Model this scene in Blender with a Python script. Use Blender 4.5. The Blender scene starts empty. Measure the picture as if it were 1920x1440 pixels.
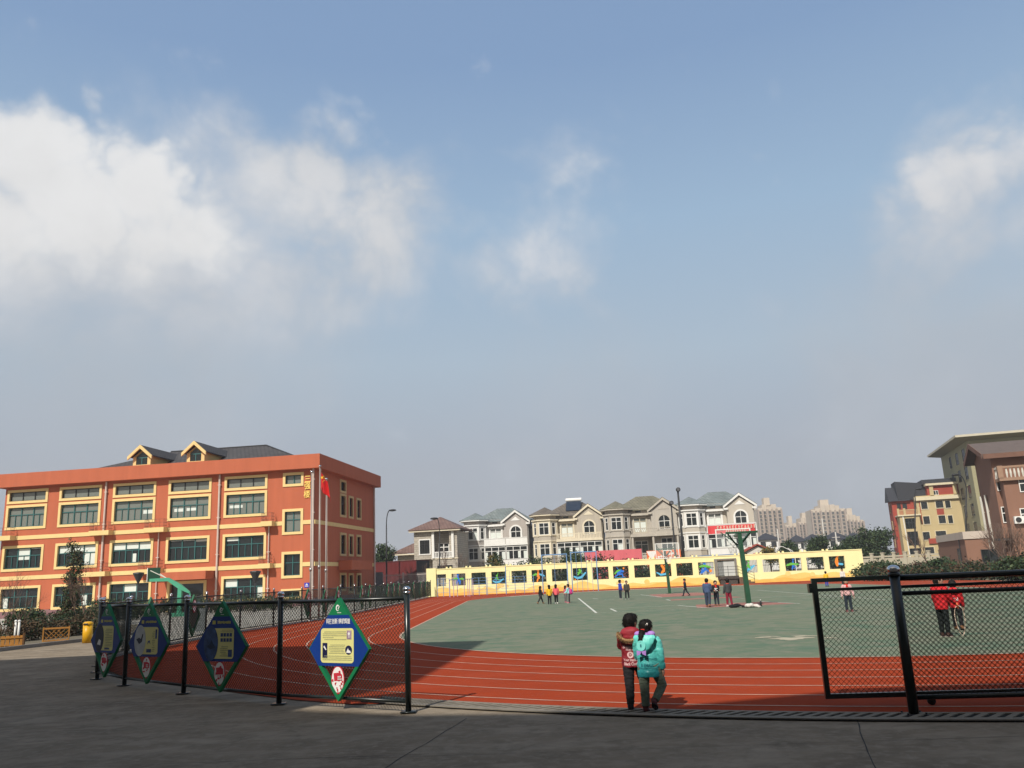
import bpy, bmesh, math, random
from mathutils import Vector, Matrix, noise
R = math.radians
rnd = random.Random(7)
S = bpy.context.scene
COL = S.collection

# ------------------------------------------------------------------ camera
FPX, PITCH, ROLL, EYE = 1553.0, R(13.0), R(2.6), 1.7
cF = Vector((0, math.cos(PITCH), math.sin(PITCH)))
_r0 = Vector((1, 0, 0)); _u0 = Vector((0, -math.sin(PITCH), math.cos(PITCH)))
cR = _r0*math.cos(ROLL) - _u0*math.sin(ROLL)
cU = _u0*math.cos(ROLL) + _r0*math.sin(ROLL)
CAM = Vector((0, 0, EYE))
def ray(x, y): return cF + cR*((x-960)/FPX) + cU*((720-y)/FPX)
def G(x, y, z=0.0):                      # point at height z seen at survey mark (x, y)
    d = ray(x, y); return CAM + d*((z-EYE)/d.z)
def at(x, y, Y):                         # point at distance Y seen at survey mark (x, y)
    d = ray(x, y); return CAM + d*(Y/d.y)
class Plane:                             # vertical facade plane: origin o, heading a (direction of local x)
    def __init__(s, o, a):
        s.o = Vector((o[0], o[1], 0)); s.a = a
        s.x = Vector((math.cos(a), math.sin(a), 0)); s.n = Vector((-math.sin(a), math.cos(a), 0))
    def uz(s, px, py, v=0.0):            # survey mark -> (along, height) on the plane set v metres back
        d = ray(px, py); t = ((s.o-CAM).dot(s.n)+v)/d.dot(s.n); p = CAM+d*t
        return (p-s.o).dot(s.x), p.z
cam = bpy.data.cameras.new('camera'); camo = bpy.data.objects.new('camera', cam); COL.objects.link(camo)
cam.sensor_width = 36; cam.lens = FPX/1920*36; cam.clip_start = .05; cam.clip_end = 6000
mw = Matrix((( cR.x, cU.x, -cF.x, CAM.x), (cR.y, cU.y, -cF.y, CAM.y), (cR.z, cU.z, -cF.z, CAM.z), (0, 0, 0, 1)))
camo.matrix_world = mw; S.camera = camo
S.view_settings.view_transform = 'Standard'; S.view_settings.look = 'None'
S.view_settings.gamma = 1; S.view_settings.exposure = 0.0

# ------------------------------------------------------------------ materials
MATS = {}
def M(name, col, rough=.8, var=.12, scale=2.0, bump=0.0, metal=0.0, spec=.3, streak=0.0, bscale=None):
    if name in MATS: return MATS[name]
    m = bpy.data.materials.new(name); m.use_nodes = True; nt = m.node_tree; N = nt.nodes; L = nt.links
    b = N['Principled BSDF']; b.inputs['Roughness'].default_value = rough; b.inputs['Metallic'].default_value = metal
    b.inputs['Specular IOR Level'].default_value = spec
    b.inputs['Base Color'].default_value = (*col, 1)
    m.diffuse_color = (*col, 1)
    if var > 0 or bump > 0:
        tc = N.new('ShaderNodeTexCoord')
        n1 = N.new('ShaderNodeTexNoise'); n1.inputs['Scale'].default_value = scale; n1.inputs['Detail'].default_value = 6
        n1.inputs['Roughness'].default_value = .6
        L.new(tc.outputs['Object'], n1.inputs['Vector'])
        fac = n1.outputs['Fac']
        if streak > 0:
            mp = N.new('ShaderNodeMapping'); mp.inputs['Scale'].default_value = (1.6, 1.6, .12)
            L.new(tc.outputs['Object'], mp.inputs['Vector'])
            n2 = N.new('ShaderNodeTexNoise'); n2.inputs['Scale'].default_value = 1.5; n2.inputs['Detail'].default_value = 5
            L.new(mp.outputs['Vector'], n2.inputs['Vector'])
            mx = N.new('ShaderNodeMix'); mx.inputs['Factor'].default_value = streak
            L.new(fac, mx.inputs[2]); L.new(n2.outputs['Fac'], mx.inputs[3]); fac = mx.outputs[0]
        mr = N.new('ShaderNodeMapRange'); mr.inputs['From Min'].default_value = .25; mr.inputs['From Max'].default_value = .75
        mr.inputs['To Min'].default_value = 1-var; mr.inputs['To Max'].default_value = 1+var
        L.new(fac, mr.inputs['Value'])
        sc = N.new('ShaderNodeVectorMath'); sc.operation = 'SCALE'; sc.inputs[0].default_value = col
        L.new(mr.outputs['Result'], sc.inputs['Scale']); L.new(sc.outputs['Vector'], b.inputs['Base Color'])
        if bump > 0:
            n3 = N.new('ShaderNodeTexNoise'); n3.inputs['Scale'].default_value = bscale or scale*12; n3.inputs['Detail'].default_value = 4
            L.new(tc.outputs['Object'], n3.inputs['Vector'])
            bp = N.new('ShaderNodeBump'); bp.inputs['Strength'].default_value = bump; bp.inputs['Distance'].default_value = .02
            L.new(n3.outputs['Fac'], bp.inputs['Height']); L.new(bp.outputs['Normal'], b.inputs['Normal'])
    MATS[name] = m; return m

def tile_mat(name, col, col2, sx=.3, sz=.35, var=.2):      # roof tiles: courses that follow the slope
    m = M(name, col, .75, 0); nt = m.node_tree; N = nt.nodes; L = nt.links; b = N['Principled BSDF']
    tc = N.new('ShaderNodeTexCoord'); w = N.new('ShaderNodeTexBrick')
    w.inputs['Color1'].default_value = (*col, 1); w.inputs['Color2'].default_value = (*col2, 1)
    w.inputs['Mortar'].default_value = (*[c*.45 for c in col], 1); w.inputs['Scale'].default_value = 1
    w.inputs['Brick Width'].default_value = sx; w.inputs['Row Height'].default_value = sz; w.inputs['Mortar Size'].default_value = .035
    cb = N.new('ShaderNodeSeparateXYZ'); L.new(tc.outputs['Object'], cb.inputs[0])
    ad = N.new('ShaderNodeMath'); ad.operation = 'ADD'; L.new(cb.outputs[0], ad.inputs[0]); L.new(cb.outputs[1], ad.inputs[1])
    cx = N.new('ShaderNodeCombineXYZ'); L.new(ad.outputs[0], cx.inputs[0]); 
    zz = N.new('ShaderNodeMath'); zz.operation = 'MULTIPLY'; zz.inputs[1].default_value = 1.8; L.new(cb.outputs[2], zz.inputs[0]); L.new(zz.outputs[0], cx.inputs[1])
    L.new(cx.outputs[0], w.inputs['Vector'])
    n = N.new('ShaderNodeTexNoise'); n.inputs['Scale'].default_value = .8; n.inputs['Detail'].default_value = 6
    L.new(tc.outputs['Object'], n.inputs['Vector'])
    mr = N.new('ShaderNodeMapRange'); mr.inputs['From Min'].default_value = .3; mr.inputs['From Max'].default_value = .7
    mr.inputs['To Min'].default_value = 1-var; mr.inputs['To Max'].default_value = 1+var; L.new(n.outputs['Fac'], mr.inputs['Value'])
    sc = N.new('ShaderNodeVectorMath'); sc.operation = 'SCALE'; L.new(w.outputs['Color'], sc.inputs[0]); L.new(mr.outputs['Result'], sc.inputs['Scale'])
    L.new(sc.outputs['Vector'], b.inputs['Base Color'])
    return m
def block_mat(name, col, mortar, bw, rh, var=.12):         # stone-faced wall
    m = M(name, col, .85, 0); nt = m.node_tree; N = nt.nodes; L = nt.links; b = N['Principled BSDF']
    tc = N.new('ShaderNodeTexCoord'); sp = N.new('ShaderNodeSeparateXYZ'); L.new(tc.outputs['Object'], sp.inputs[0])
    ad = N.new('ShaderNodeMath'); ad.operation = 'ADD'; L.new(sp.outputs[0], ad.inputs[0]); L.new(sp.outputs[1], ad.inputs[1])
    cx = N.new('ShaderNodeCombineXYZ'); L.new(ad.outputs[0], cx.inputs[0]); L.new(sp.outputs[2], cx.inputs[1])
    w = N.new('ShaderNodeTexBrick'); L.new(cx.outputs[0], w.inputs['Vector'])
    w.inputs['Color1'].default_value = (*[c*(1-var) for c in col], 1); w.inputs['Color2'].default_value = (*[c*(1+var) for c in col], 1)
    w.inputs['Mortar'].default_value = (*mortar, 1); w.inputs['Scale'].default_value = 1
    w.inputs['Brick Width'].default_value = bw; w.inputs['Row Height'].default_value = rh; w.inputs['Mortar Size'].default_value = .03
    L.new(w.outputs['Color'], b.inputs['Base Color']); return m
def glass_mat(name, col, rough=.06, spec=.7, wob=.02):
    m = M(name, col, rough, 0, spec=spec); nt = m.node_tree; N = nt.nodes; L = nt.links; b = N['Principled BSDF']
    tc = N.new('ShaderNodeTexCoord'); n = N.new('ShaderNodeTexNoise'); n.inputs['Scale'].default_value = 1.2; n.inputs['Detail'].default_value = 1
    L.new(tc.outputs['Object'], n.inputs['Vector']); bp = N.new('ShaderNodeBump'); bp.inputs['Strength'].default_value = wob*6
    bp.inputs['Distance'].default_value = .05
    L.new(n.outputs['Fac'], bp.inputs['Height']); L.new(bp.outputs['Normal'], b.inputs['Normal']); return m

# ------------------------------------------------------------------ mesh builder
class MB:
    def __init__(s): s.v = []; s.f = []; s.mi = []; s.M = Matrix.Identity(4); s.m = 0
    def add(s, vs, fs):
        o = len(s.v)
        for v in vs: s.v.append(s.M @ Vector(v))
        for f in fs: s.f.append([i+o for i in f]); s.mi.append(s.m)
    def box(s, x0, x1, y0, y1, z0, z1):
        s.add([(x0,y0,z0),(x1,y0,z0),(x1,y1,z0),(x0,y1,z0),(x0,y0,z1),(x1,y0,z1),(x1,y1,z1),(x0,y1,z1)],
              [(0,3,2,1),(4,5,6,7),(0,1,5,4),(1,2,6,5),(2,3,7,6),(3,0,4,7)])
    def quad(s, a, b, c, d): s.add([a, b, c, d], [(0, 1, 2, 3)])
    def prism(s, pts, vec):              # polygon pts (3-D) pushed along vec
        n = len(pts); v = Vector(vec); p = [Vector(q) for q in pts]
        s.add(p+[q+v for q in p], [tuple(range(n-1, -1, -1)), tuple(range(n, 2*n))]+[(i, (i+1) % n, (i+1) % n+n, i+n) for i in range(n)])
    def ext(s, pts, z0, z1): s.prism([(x, y, z0) for x, y in pts], (0, 0, z1-z0))
    def face_prism(s, pts, y0, y1): s.prism([(x, y0, z) for x, z in pts], (0, y1-y0, 0))   # outline in x-z, depth in y
    def loft(s, rings, cap=True, closed=True):
        n = len(rings[0]); vs = [p for r in rings for p in r]; fs = []
        for k in range(len(rings)-1):
            for i in range(n if closed else n-1):
                j = (i+1) % n; fs.append((k*n+i, k*n+j, (k+1)*n+j, (k+1)*n+i))
        if cap: fs.append(tuple(range(n-1, -1, -1))); fs.append(tuple(range((len(rings)-1)*n, len(rings)*n)))
        s.add(vs, fs)
    def tube(s, pts, r, n=8, cap=True):
        pts = [Vector(p) for p in pts]; k = len(pts)
        rs = list(r) if isinstance(r, (list, tuple)) else [r]*k
        rings = []; ref = None
        for i in range(k):
            d = (pts[min(i+1, k-1)]-pts[max(i-1, 0)]).normalized()
            if ref is None:
                ref = Vector((1, 0, 0)) if abs(d.x) < .8 else Vector((0, 1, 0))
            a = (ref - d*ref.dot(d)).normalized(); b = d.cross(a); ref = a
            rings.append([pts[i]+(a*math.cos(t)+b*math.sin(t))*rs[i] for t in [2*math.pi*j/n+math.pi/n for j in range(n)]])
        s.loft(rings, cap)
    def ell(s, c, r, nu=12, nv=8, rot=None):
        c = Vector(c); r = (r, r, r) if isinstance(r, (int, float)) else r; rings = []
        vs = [Vector((0, 0, -r[2]))]; fs = []
        for k in range(1, nv):
            ph = -math.pi/2+math.pi*k/nv
            for i in range(nu):
                t = 2*math.pi*i/nu; vs.append(Vector((r[0]*math.cos(ph)*math.cos(t), r[1]*math.cos(ph)*math.sin(t), r[2]*math.sin(ph))))
        vs.append(Vector((0, 0, r[2])))
        for i in range(nu): fs.append((0, 1+(i+1) % nu, 1+i))
        for k in range(nv-2):
            for i in range(nu):
                a = 1+k*nu; fs.append((a+i, a+(i+1) % nu, a+nu+(i+1) % nu, a+nu+i))
        a = 1+(nv-2)*nu
        for i in range(nu): fs.append((a+i, a+(i+1) % nu, len(vs)-1))
        if rot: vs = [rot @ v for v in vs]
        s.add([v+c for v in vs], fs)
    def panel(s, u0, u1, z0, z1, holes, reveal=.18, y=0.0):   # wall face (towards -y) with rectangular openings and their reveals
        xs = sorted(set([u0, u1]+[h[0] for h in holes]+[h[1] for h in holes])); zs = sorted(set([z0, z1]+[h[2] for h in holes]+[h[3] for h in holes]))
        xs = [x for x in xs if u0-1e-6 <= x <= u1+1e-6]; zs = [z for z in zs if z0-1e-6 <= z <= z1+1e-6]
        for i in range(len(xs)-1):
            for j in range(len(zs)-1):
                cx = (xs[i]+xs[i+1])/2; cz = (zs[j]+zs[j+1])/2
                if any(h[0] < cx < h[1] and h[2] < cz < h[3] for h in holes): continue
                s.quad((xs[i],y,zs[j]), (xs[i+1],y,zs[j]), (xs[i+1],y,zs[j+1]), (xs[i],y,zs[j+1]))
        for a, b, c, d in [h[:4] for h in holes]:
            y1 = y+reveal
            s.quad((a,y,c),(a,y1,c),(b,y1,c),(b,y,c)); s.quad((a,y,d),(b,y,d),(b,y1,d),(a,y1,d))
            s.quad((a,y,c),(a,y,d),(a,y1,d),(a,y1,c)); s.quad((b,y,c),(b,y1,c),(b,y1,d),(b,y,d))
    def mesh(s, name, mats):
        me = bpy.data.meshes.new(name); me.from_pydata(s.v, [], s.f)
        for m in (mats if isinstance(mats, (list, tuple)) else [mats]): me.materials.append(m)
        if len(me.materials) > 1: me.polygons.foreach_set('material_index', s.mi)
        me.update(); return me
    def build(s, name, mats, parent=None, smooth=False, loc=(0, 0, 0), rz=0.0):
        me = s.mesh(name, mats)
        if smooth: me.polygons.foreach_set('use_smooth', [True]*len(me.polygons))
        return put(name, me, parent, loc, rz)
def put(name, me, parent=None, loc=(0, 0, 0), rz=0.0):
    o = bpy.data.objects.new(name, me); COL.objects.link(o); o.location = loc; o.rotation_euler = (0, 0, rz)
    if parent: o.parent = parent
    return o
def tag(o, label, cat, group=None):
    o['label'] = label; o['category'] = cat
    if group: o['group'] = group
    return o
def thing(name, label, cat, loc=(0, 0, 0), rz=0.0, group=None):
    o = bpy.data.objects.new(name, None); COL.objects.link(o); o.location = loc; o.rotation_euler = (0, 0, rz)
    o.empty_display_size = .3
    return tag(o, label, cat, group)
def struct(o): o['kind'] = 'structure'; return o
def stuff(o): o['kind'] = 'stuff'; return o
def dup(root, loc, rz, label, group=None):     # a copy of a thing with copies of its parts and sub-parts
    r = root.copy(); COL.objects.link(r); r.location = loc; r.rotation_euler = (0, 0, rz); r['label'] = label
    if group: r['group'] = group
    for ch in list(root.children):
        c = ch.copy(); COL.objects.link(c); c.parent = r
        for g in list(ch.children):
            d = g.copy(); COL.objects.link(d); d.parent = c
    return r
BENCH = bpy.data.scenes.new('bench')                    # an empty scene to evaluate modifiers in
def fuse(mb, name, mat, parent, voxel=.01, smooth=2, disp=None):   # melt the pieces of one body into a single continuous skin
    me = mb.mesh(name, mat); o = bpy.data.objects.new('tmp', me); BENCH.collection.objects.link(o)
    md = o.modifiers.new('r', 'REMESH'); md.mode = 'VOXEL'; md.voxel_size = voxel
    if smooth: sm = o.modifiers.new('s', 'SMOOTH'); sm.iterations = smooth; sm.factor = .5
    vl = BENCH.view_layers[0]; vl.update(); dg = vl.depsgraph
    me2 = bpy.data.meshes.new_from_object(o.evaluated_get(dg)); me2.name = name
    bpy.data.objects.remove(o); bpy.data.meshes.remove(me)
    if not me2.materials: me2.materials.append(mat)
    if disp:
        me2.update()
        nor = [v.normal.copy() for v in me2.vertices]
        for v, n in zip(me2.vertices, nor): v.co += n*disp(v.co)
    me2.polygons.foreach_set('use_smooth', [True]*len(me2.polygons)); me2.update()
    return put(name, me2, parent)
def ellp(cu, cz, ru, rz_, n=28): return [(cu+ru*math.cos(2*math.pi*i/n), cz+rz_*math.sin(2*math.pi*i/n)) for i in range(n)]
_txt = {}
def text_mesh(body, size, ext=.004, align='CENTER', bold=0.0):
    k = (body, size, ext, align, bold)
    if k in _txt: return _txt[k]
    c = bpy.data.curves.new('t', 'FONT'); c.body = body; c.size = size; c.extrude = ext; c.offset = bold
    c.align_x = align; c.align_y = 'CENTER'; c.resolution_u = 2
    o = bpy.data.objects.new('t', c); BENCH.collection.objects.link(o); BENCH.view_layers[0].update(); dg = BENCH.view_layers[0].depsgraph
    me = bpy.data.meshes.new_from_object(o.evaluated_get(dg)); bpy.data.objects.remove(o)
    for v in me.vertices: v.co = Vector((v.co.x, -v.co.z, v.co.y))     # stand it up, facing -y
    _txt[k] = me; return me
def add_text(mb, body, size, x, y, z, ext=.004, bold=0.0, sx=1.0, shear=0.0):
    me = text_mesh(body, size, ext, 'CENTER', bold)
    mb.add([(x+v.co.x*sx+v.co.z*shear, y+v.co.y, z+v.co.z) for v in me.vertices], [tuple(p.vertices) for p in me.polygons])

# ------------------------------------------------------------------ windows (meshes shared between equal ones)
_wc = {}
def window(parent, key, w, h, loc, rz, glass, frame, surround=None, nx=3, transom=.62, sub=True, sw=.22, depth=.12, blind=None, fw=.06, proud=.07, label=None):
    """window opening w x h with its lower left corner at loc; the wall plane is local y = 0, outside is -y"""
    k = (key, round(w, 2), round(h, 2), nx, transom, sub, sw, depth, glass.name, frame.name, surround.name if surround else '', str(blind))
    if k not in _wc:
        g = MB(); g.box(0, w, depth, depth+.02, 0, h)
        if blind:
            g.m = 1
            for (a, b, c, d) in blind: g.box(a*w, b*w, depth-.015, depth-.003, c*h, d*h)
        f = MB(); y0, y1 = depth-.07, depth-.018
        f.box(0, fw, y0, y1, 0, h); f.box(w-fw, w, y0, y1, 0, h); f.box(fw, w-fw, y0, y1, 0, fw); f.box(fw, w-fw, y0, y1, h-fw, h)
        for i in range(1, nx): f.box(w*i/nx-fw*.6, w*i/nx+fw*.6, y0-.004, y1, fw, h-fw)
        if transom:
            zt = h*transom
            for i in range(nx):
                a = w*i/nx+(fw*.6 if i else fw); b = w*(i+1)/nx-(fw*.6 if i < nx-1 else fw)
                f.box(a, b, y0, y1, zt-fw*.5, zt+fw*.5)
                if sub: c = (a+b)/2; f.box(c-fw*.35, c+fw*.35, y0+.005, y1, fw, zt-fw*.5)
        sr = None
        if surround:
            q = MB(); q.box(-sw, 0, -proud, depth*.6, -sw, h+sw); q.box(w, w+sw, -proud, depth*.6, -sw, h+sw)
            q.box(0, w, -proud, depth*.6, -sw, 0); q.box(0, w, -proud, depth*.6, h, h+sw); sr = q.mesh('window_surround', surround)
        _wc[k] = (g.mesh('window', [glass, M('roller_blind', (.62,.66,.62), .8, .05)]), f.mesh('window_frame', frame), sr)
    a, b, c = _wc[k]
    o = put('window', a, parent, loc, rz); put('window_frame', b, o)
    if c: put('window_surround', c, o)
    if label: o['label'] = label
    return o
def hip(mb, x0, x1, y0, y1, z, h, t=.18, inset=None):    # hipped roof: eave slab and four slopes up to the ridge
    w, d = x1-x0, y1-y0; i = inset if inset is not None else min(w, d)/2
    if w >= d: a, b = (x0+i, (y0+y1)/2, z+h), (x1-i, (y0+y1)/2, z+h)
    else: a, b = ((x0+x1)/2, y0+i, z+h), ((x0+x1)/2, y1-i, z+h)
    v = [(x0,y0,z-t),(x1,y0,z-t),(x1,y1,z-t),(x0,y1,z-t),(x0,y0,z),(x1,y0,z),(x1,y1,z),(x0,y1,z),a,b]
    f = [(0,3,2,1),(0,1,5,4),(1,2,6,5),(2,3,7,6),(3,0,4,7)]
    f += [(4,5,9,8),(5,6,9),(6,7,8,9),(7,4,8)] if w >= d else [(4,5,8),(5,6,9,8),(6,7,9),(7,4,8,9)]
    mb.add(v, f)
# ------------------------------------------------------------------ palette (real-world base colours)
m_brick = M('orange_render', (.43,.116,.057), .85, .11, .45, .15, streak=.6, bscale=9)
m_trim = M('yellow_trim', (.72,.53,.24), .8, .06, 1.5)
m_teal = M('teal_window_metal', (.035,.12,.12), .45, .05)
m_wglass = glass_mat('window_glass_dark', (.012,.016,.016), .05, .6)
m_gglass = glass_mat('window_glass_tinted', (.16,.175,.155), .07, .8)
m_slate = tile_mat('dark_roof_shingle', (.06,.055,.055), (.075,.07,.07), .4, .3, .12)
m_pipe = M('pale_downpipe', (.55,.45,.40), .6, .1)
m_white = M('white_paint', (.72,.71,.68), .7, .08, 2, streak=.3)
m_offw = M('offwhite_render', (.58,.56,.50), .8, .1, 1.2, streak=.5)
m_black = M('black_gloss_paint', (.008,.012,.011), .3, .1, 6, spec=.5)
m_wire = M('dark_green_wire', (.010,.020,.016), .5, 0)
m_chrome = M('steel_ball', (.6,.6,.6), .18, .05, metal=1)
m_steel = M('galvanised_steel', (.38,.38,.38), .4, .1, metal=.8)
def ground_mat(name, cols, scales, rough=.92, bump=.3, spec=.2, rng_=(.42, .68)):
    m = bpy.data.materials.new(name); m.use_nodes = True; nt = m.node_tree; N = nt.nodes; L = nt.links; b = N['Principled BSDF']
    b.inputs['Roughness'].default_value = rough; b.inputs['Specular IOR Level'].default_value = spec
    tc = N.new('ShaderNodeTexCoord'); prev = None
    for i, (c, sc) in enumerate(zip(cols[1:], scales)):
        n = N.new('ShaderNodeTexNoise'); n.inputs['Scale'].default_value = sc; n.inputs['Detail'].default_value = 7; n.inputs['Roughness'].default_value = .62
        n.inputs['Distortion'].default_value = .4
        mp = N.new('ShaderNodeMapping'); mp.inputs['Location'].default_value = (i*7.3, i*3.1, 0); mp.inputs['Scale'].default_value = (1, 1.0 if i != 1 else 2.2, 1)
        L.new(tc.outputs['Object'], mp.inputs['Vector']); L.new(mp.outputs['Vector'], n.inputs['Vector'])
        r = N.new('ShaderNodeMapRange'); r.inputs['From Min'].default_value = rng_[0]; r.inputs['From Max'].default_value = rng_[1]; L.new(n.outputs['Fac'], r.inputs['Value'])
        mx = N.new('ShaderNodeMix'); mx.data_type = 'RGBA'; L.new(r.outputs['Result'], mx.inputs['Factor'])
        if prev is None: mx.inputs['A'].default_value = (*cols[0], 1)
        else: L.new(prev, mx.inputs['A'])
        mx.inputs['B'].default_value = (*c, 1); prev = mx.outputs['Result']
    L.new(prev, b.inputs['Base Color'])
    n = N.new('ShaderNodeTexNoise'); n.inputs['Scale'].default_value = 45; n.inputs['Detail'].default_value = 5; L.new(tc.outputs['Object'], n.inputs['Vector'])
    bp = N.new('ShaderNodeBump'); bp.inputs['Strength'].default_value = bump; bp.inputs['Distance'].default_value = .01
    L.new(n.outputs['Fac'], bp.inputs['Height']); L.new(bp.outputs['Normal'], b.inputs['Normal'])
    MATS[name] = m; return m
m_track = ground_mat('red_track_rubber', [(.292,.043,.0145), (.258,.037,.013), (.318,.051,.020), (.27,.044,.018)], [.18, .6, 3.5], bump=.35, spec=.04, rng_=(.44,.66))
m_line = M('white_line_paint', (.47,.29,.22), .9, .3, 4)
m_line2 = M('court_line_paint', (.52,.53,.47), .9, .3, 3)
m_key = M('faded_red_paint', (.30,.13,.10), .9, .15, 1.5)
m_grn = M('green_gloss_steel', (.02,.072,.04), .4, .15, 3)
m_mint = M('mint_green_steel', (.07,.32,.20), .45, .1, 3)
m_sgreen = M('sign_green', (.008,.16,.06), .45, .05)
m_sblue = M('sign_blue', (.006,.035,.20), .45, .05)
m_syel = M('sign_cream', (.66,.62,.25), .5, .04)
m_sred = M('sign_red', (.50,.03,.05), .5, .05)
m_swhite = M('sign_white', (.75,.74,.72), .5, .04)
m_sdark = M('sign_dark', (.02,.022,.04), .5, .05)
m_sgrey = M('sign_text_grey', (.30,.30,.17), .6, 0)
m_dkgrey = M('dark_grey_metal', (.03,.03,.032), .5, .1)
m_bark = M('bark', (.10,.075,.055), .95, .25, 8)
m_twig = M('bare_twig', (.13,.085,.065), .95, .2, 8)
m_leafA = M('leaf_dark', (.022,.042,.018), .6, .25, 1.5, spec=.25)
m_leafB = M('leaf_mid', (.05,.075,.028), .6, .25, 1.5, spec=.25)
m_leafC = M('leaf_brown', (.085,.055,.03), .8, .25, 1.5)
m_leafD = M('leaf_ochre', (.16,.11,.025), .8, .25, 1.5)

m_conc = ground_mat('worn_concrete', [(.215,.172,.124), (.155,.124,.091), (.32,.265,.20), (.165,.134,.098), (.26,.215,.163)], [.45, .8, 2.2, 7], rng_=(.47, .70), spec=.06)
m_court = ground_mat('green_court_acrylic', [(.135,.170,.115), (.165,.175,.125), (.095,.150,.105), (.185,.19,.14)], [.12, .35, 1.6], bump=.15, spec=.05, rng_=(.44,.64))
m_earth = ground_mat('bare_earth', [(.13,.11,.08), (.10,.10,.06), (.18,.15,.11)], [.05, .4])
m_yard = ground_mat('pale_yard_concrete', [(.40,.38,.33), (.34,.32,.28), (.44,.42,.38)], [.3, 2])

# ------------------------------------------------------------------ sun and sky
SUN_EL = R(43.5); SX, SY = .462, .887                      # horizontal direction in which shadows fall
ld = Vector((SX*math.cos(SUN_EL), SY*math.cos(SUN_EL), -math.sin(SUN_EL)))
sl = bpy.data.lights.new('sun', 'SUN'); sl.energy = 5.0; sl.angle = R(.53); sl.color = (1, .945, .85)
so = bpy.data.objects.new('sun', sl); COL.objects.link(so); so.rotation_euler = ld.to_track_quat('-Z', 'Y').to_euler(); so.location = (0, 0, 60)
W = bpy.data.worlds.new('World'); S.world = W; W.use_nodes = True
W.cycles.sampling_method = 'MANUAL'; W.cycles.sample_map_resolution = 256
def make_sky():
    nt = W.node_tree; N = nt.nodes; L = nt.links; bg = N['Background']
    sky = N.new('ShaderNodeTexSky'); sky.sky_type = 'NISHITA'; sky.sun_disc = False; sky.sun_elevation = SUN_EL
    sky.sun_rotation = math.atan2(-SX, -SY) % (2*math.pi); sky.air_density = 1.0; sky.dust_density = 2.0; sky.ozone_density = 1.5
    bg.inputs['Strength'].default_value = .1
    tc = N.new('ShaderNodeTexCoord'); nz = N.new('ShaderNodeVectorMath'); nz.operation = 'NORMALIZE'; L.new(tc.outputs['Generated'], nz.inputs[0]); D = nz.outputs['Vector']
    sp = N.new('ShaderNodeSeparateXYZ'); L.new(D, sp.inputs[0])
    def math_(op, a, b=None, clamp=False):
        n = N.new('ShaderNodeMath'); n.operation = op; n.use_clamp = clamp
        for i, q in enumerate((a, b)):
            if q is None: continue
            if isinstance(q, (int, float)): n.inputs[i].default_value = q
            else: L.new(q, n.inputs[i])
        return n.outputs[0]
    def smax(a, b):
        n = N.new('ShaderNodeMath'); n.operation = 'SMOOTH_MAX'; n.inputs[2].default_value = .25; L.new(a, n.inputs[0]); L.new(b, n.inputs[1]); return n.outputs[0]
    def rng(v, a, b, c=0, d=1, smooth=True):
        n = N.new('ShaderNodeMapRange'); n.interpolation_type = 'SMOOTHSTEP' if smooth else 'LINEAR'
        n.inputs['From Min'].default_value = a; n.inputs['From Max'].default_value = b; n.inputs['To Min'].default_value = c; n.inputs['To Max'].default_value = d
        L.new(v, n.inputs['Value']); return n.outputs['Result']
    def mix(f, a, b):
        n = N.new('ShaderNodeMix'); n.data_type = 'RGBA'
        if isinstance(f, float): n.inputs['Factor'].default_value = f
        else: L.new(f, n.inputs['Factor'])
        for k, q in (('A', a), ('B', b)):
            if isinstance(q, tuple): n.inputs[k].default_value = (*q, 1)
            else: L.new(q, n.inputs[k])
        return n.outputs['Result']
    # the clear sky, paler and greyer towards the horizon (haze between here and the horizon)
    clear = N.new('ShaderNodeVectorMath'); clear.operation = 'MULTIPLY'; clear.inputs[1].default_value = SKY_TINT; L.new(sky.outputs['Color'], clear.inputs[0])
    hz = N.new('ShaderNodeValToRGB'); L.new(sp.outputs['Z'], hz.inputs['Fac']); cr = hz.color_ramp
    for i, (p, c) in enumerate(HAZE_RAMP):
        e = cr.elements[i] if i < 2 else cr.elements.new(p)
        e.position = p; e.color = (*c, 1)
    base = mix(.85, clear.outputs['Vector'], hz.outputs['Color'])
    # clouds: soft masses in given directions of the sky, pulled about and broken up by turbulence
    def warp(vec, scale, amt, det):
        n = N.new('ShaderNodeTexNoise'); n.inputs['Scale'].default_value = scale; n.inputs['Detail'].default_value = det; n.inputs['Roughness'].default_value = .6; L.new(D, n.inputs['Vector'])
        a = N.new('ShaderNodeVectorMath'); a.operation = 'SUBTRACT'; L.new(n.outputs['Color'], a.inputs[0]); a.inputs[1].default_value = (.5, .5, .5)
        b = N.new('ShaderNodeVectorMath'); b.operation = 'SCALE'; L.new(a.outputs['Vector'], b.inputs[0]); b.inputs['Scale'].default_value = amt
        c = N.new('ShaderNodeVectorMath'); c.operation = 'ADD'; L.new(vec, c.inputs[0]); L.new(b.outputs['Vector'], c.inputs[1]); return c.outputs['Vector']
    DW = warp(warp(D, 5.0, .10, 3), 16.0, .035, 4)
    nn = N.new('ShaderNodeTexNoise'); nn.inputs['Scale'].default_value = 6.5; nn.inputs['Detail'].default_value = 10; nn.inputs['Roughness'].default_value = .60
    nn.inputs['Distortion'].default_value = .6; L.new(D, nn.inputs['Vector'])
    vo = N.new('ShaderNodeTexVoronoi'); vo.feature = 'F1'; vo.inputs['Scale'].default_value = 12; vo.inputs['Detail'].default_value = 3; vo.inputs['Roughness'].default_value = .5
    L.new(warp(D, 9.0, .06, 3), vo.inputs['Vector'])
    n2 = N.new('ShaderNodeTexNoise'); n2.inputs['Scale'].default_value = 5.0; n2.inputs['Detail'].default_value = 7; L.new(DW, n2.inputs['Vector'])
    turb = math_('SUBTRACT', nn.outputs['Fac'], .5); puff = math_('SUBTRACT', .62, vo.outputs['Distance'])
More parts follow.
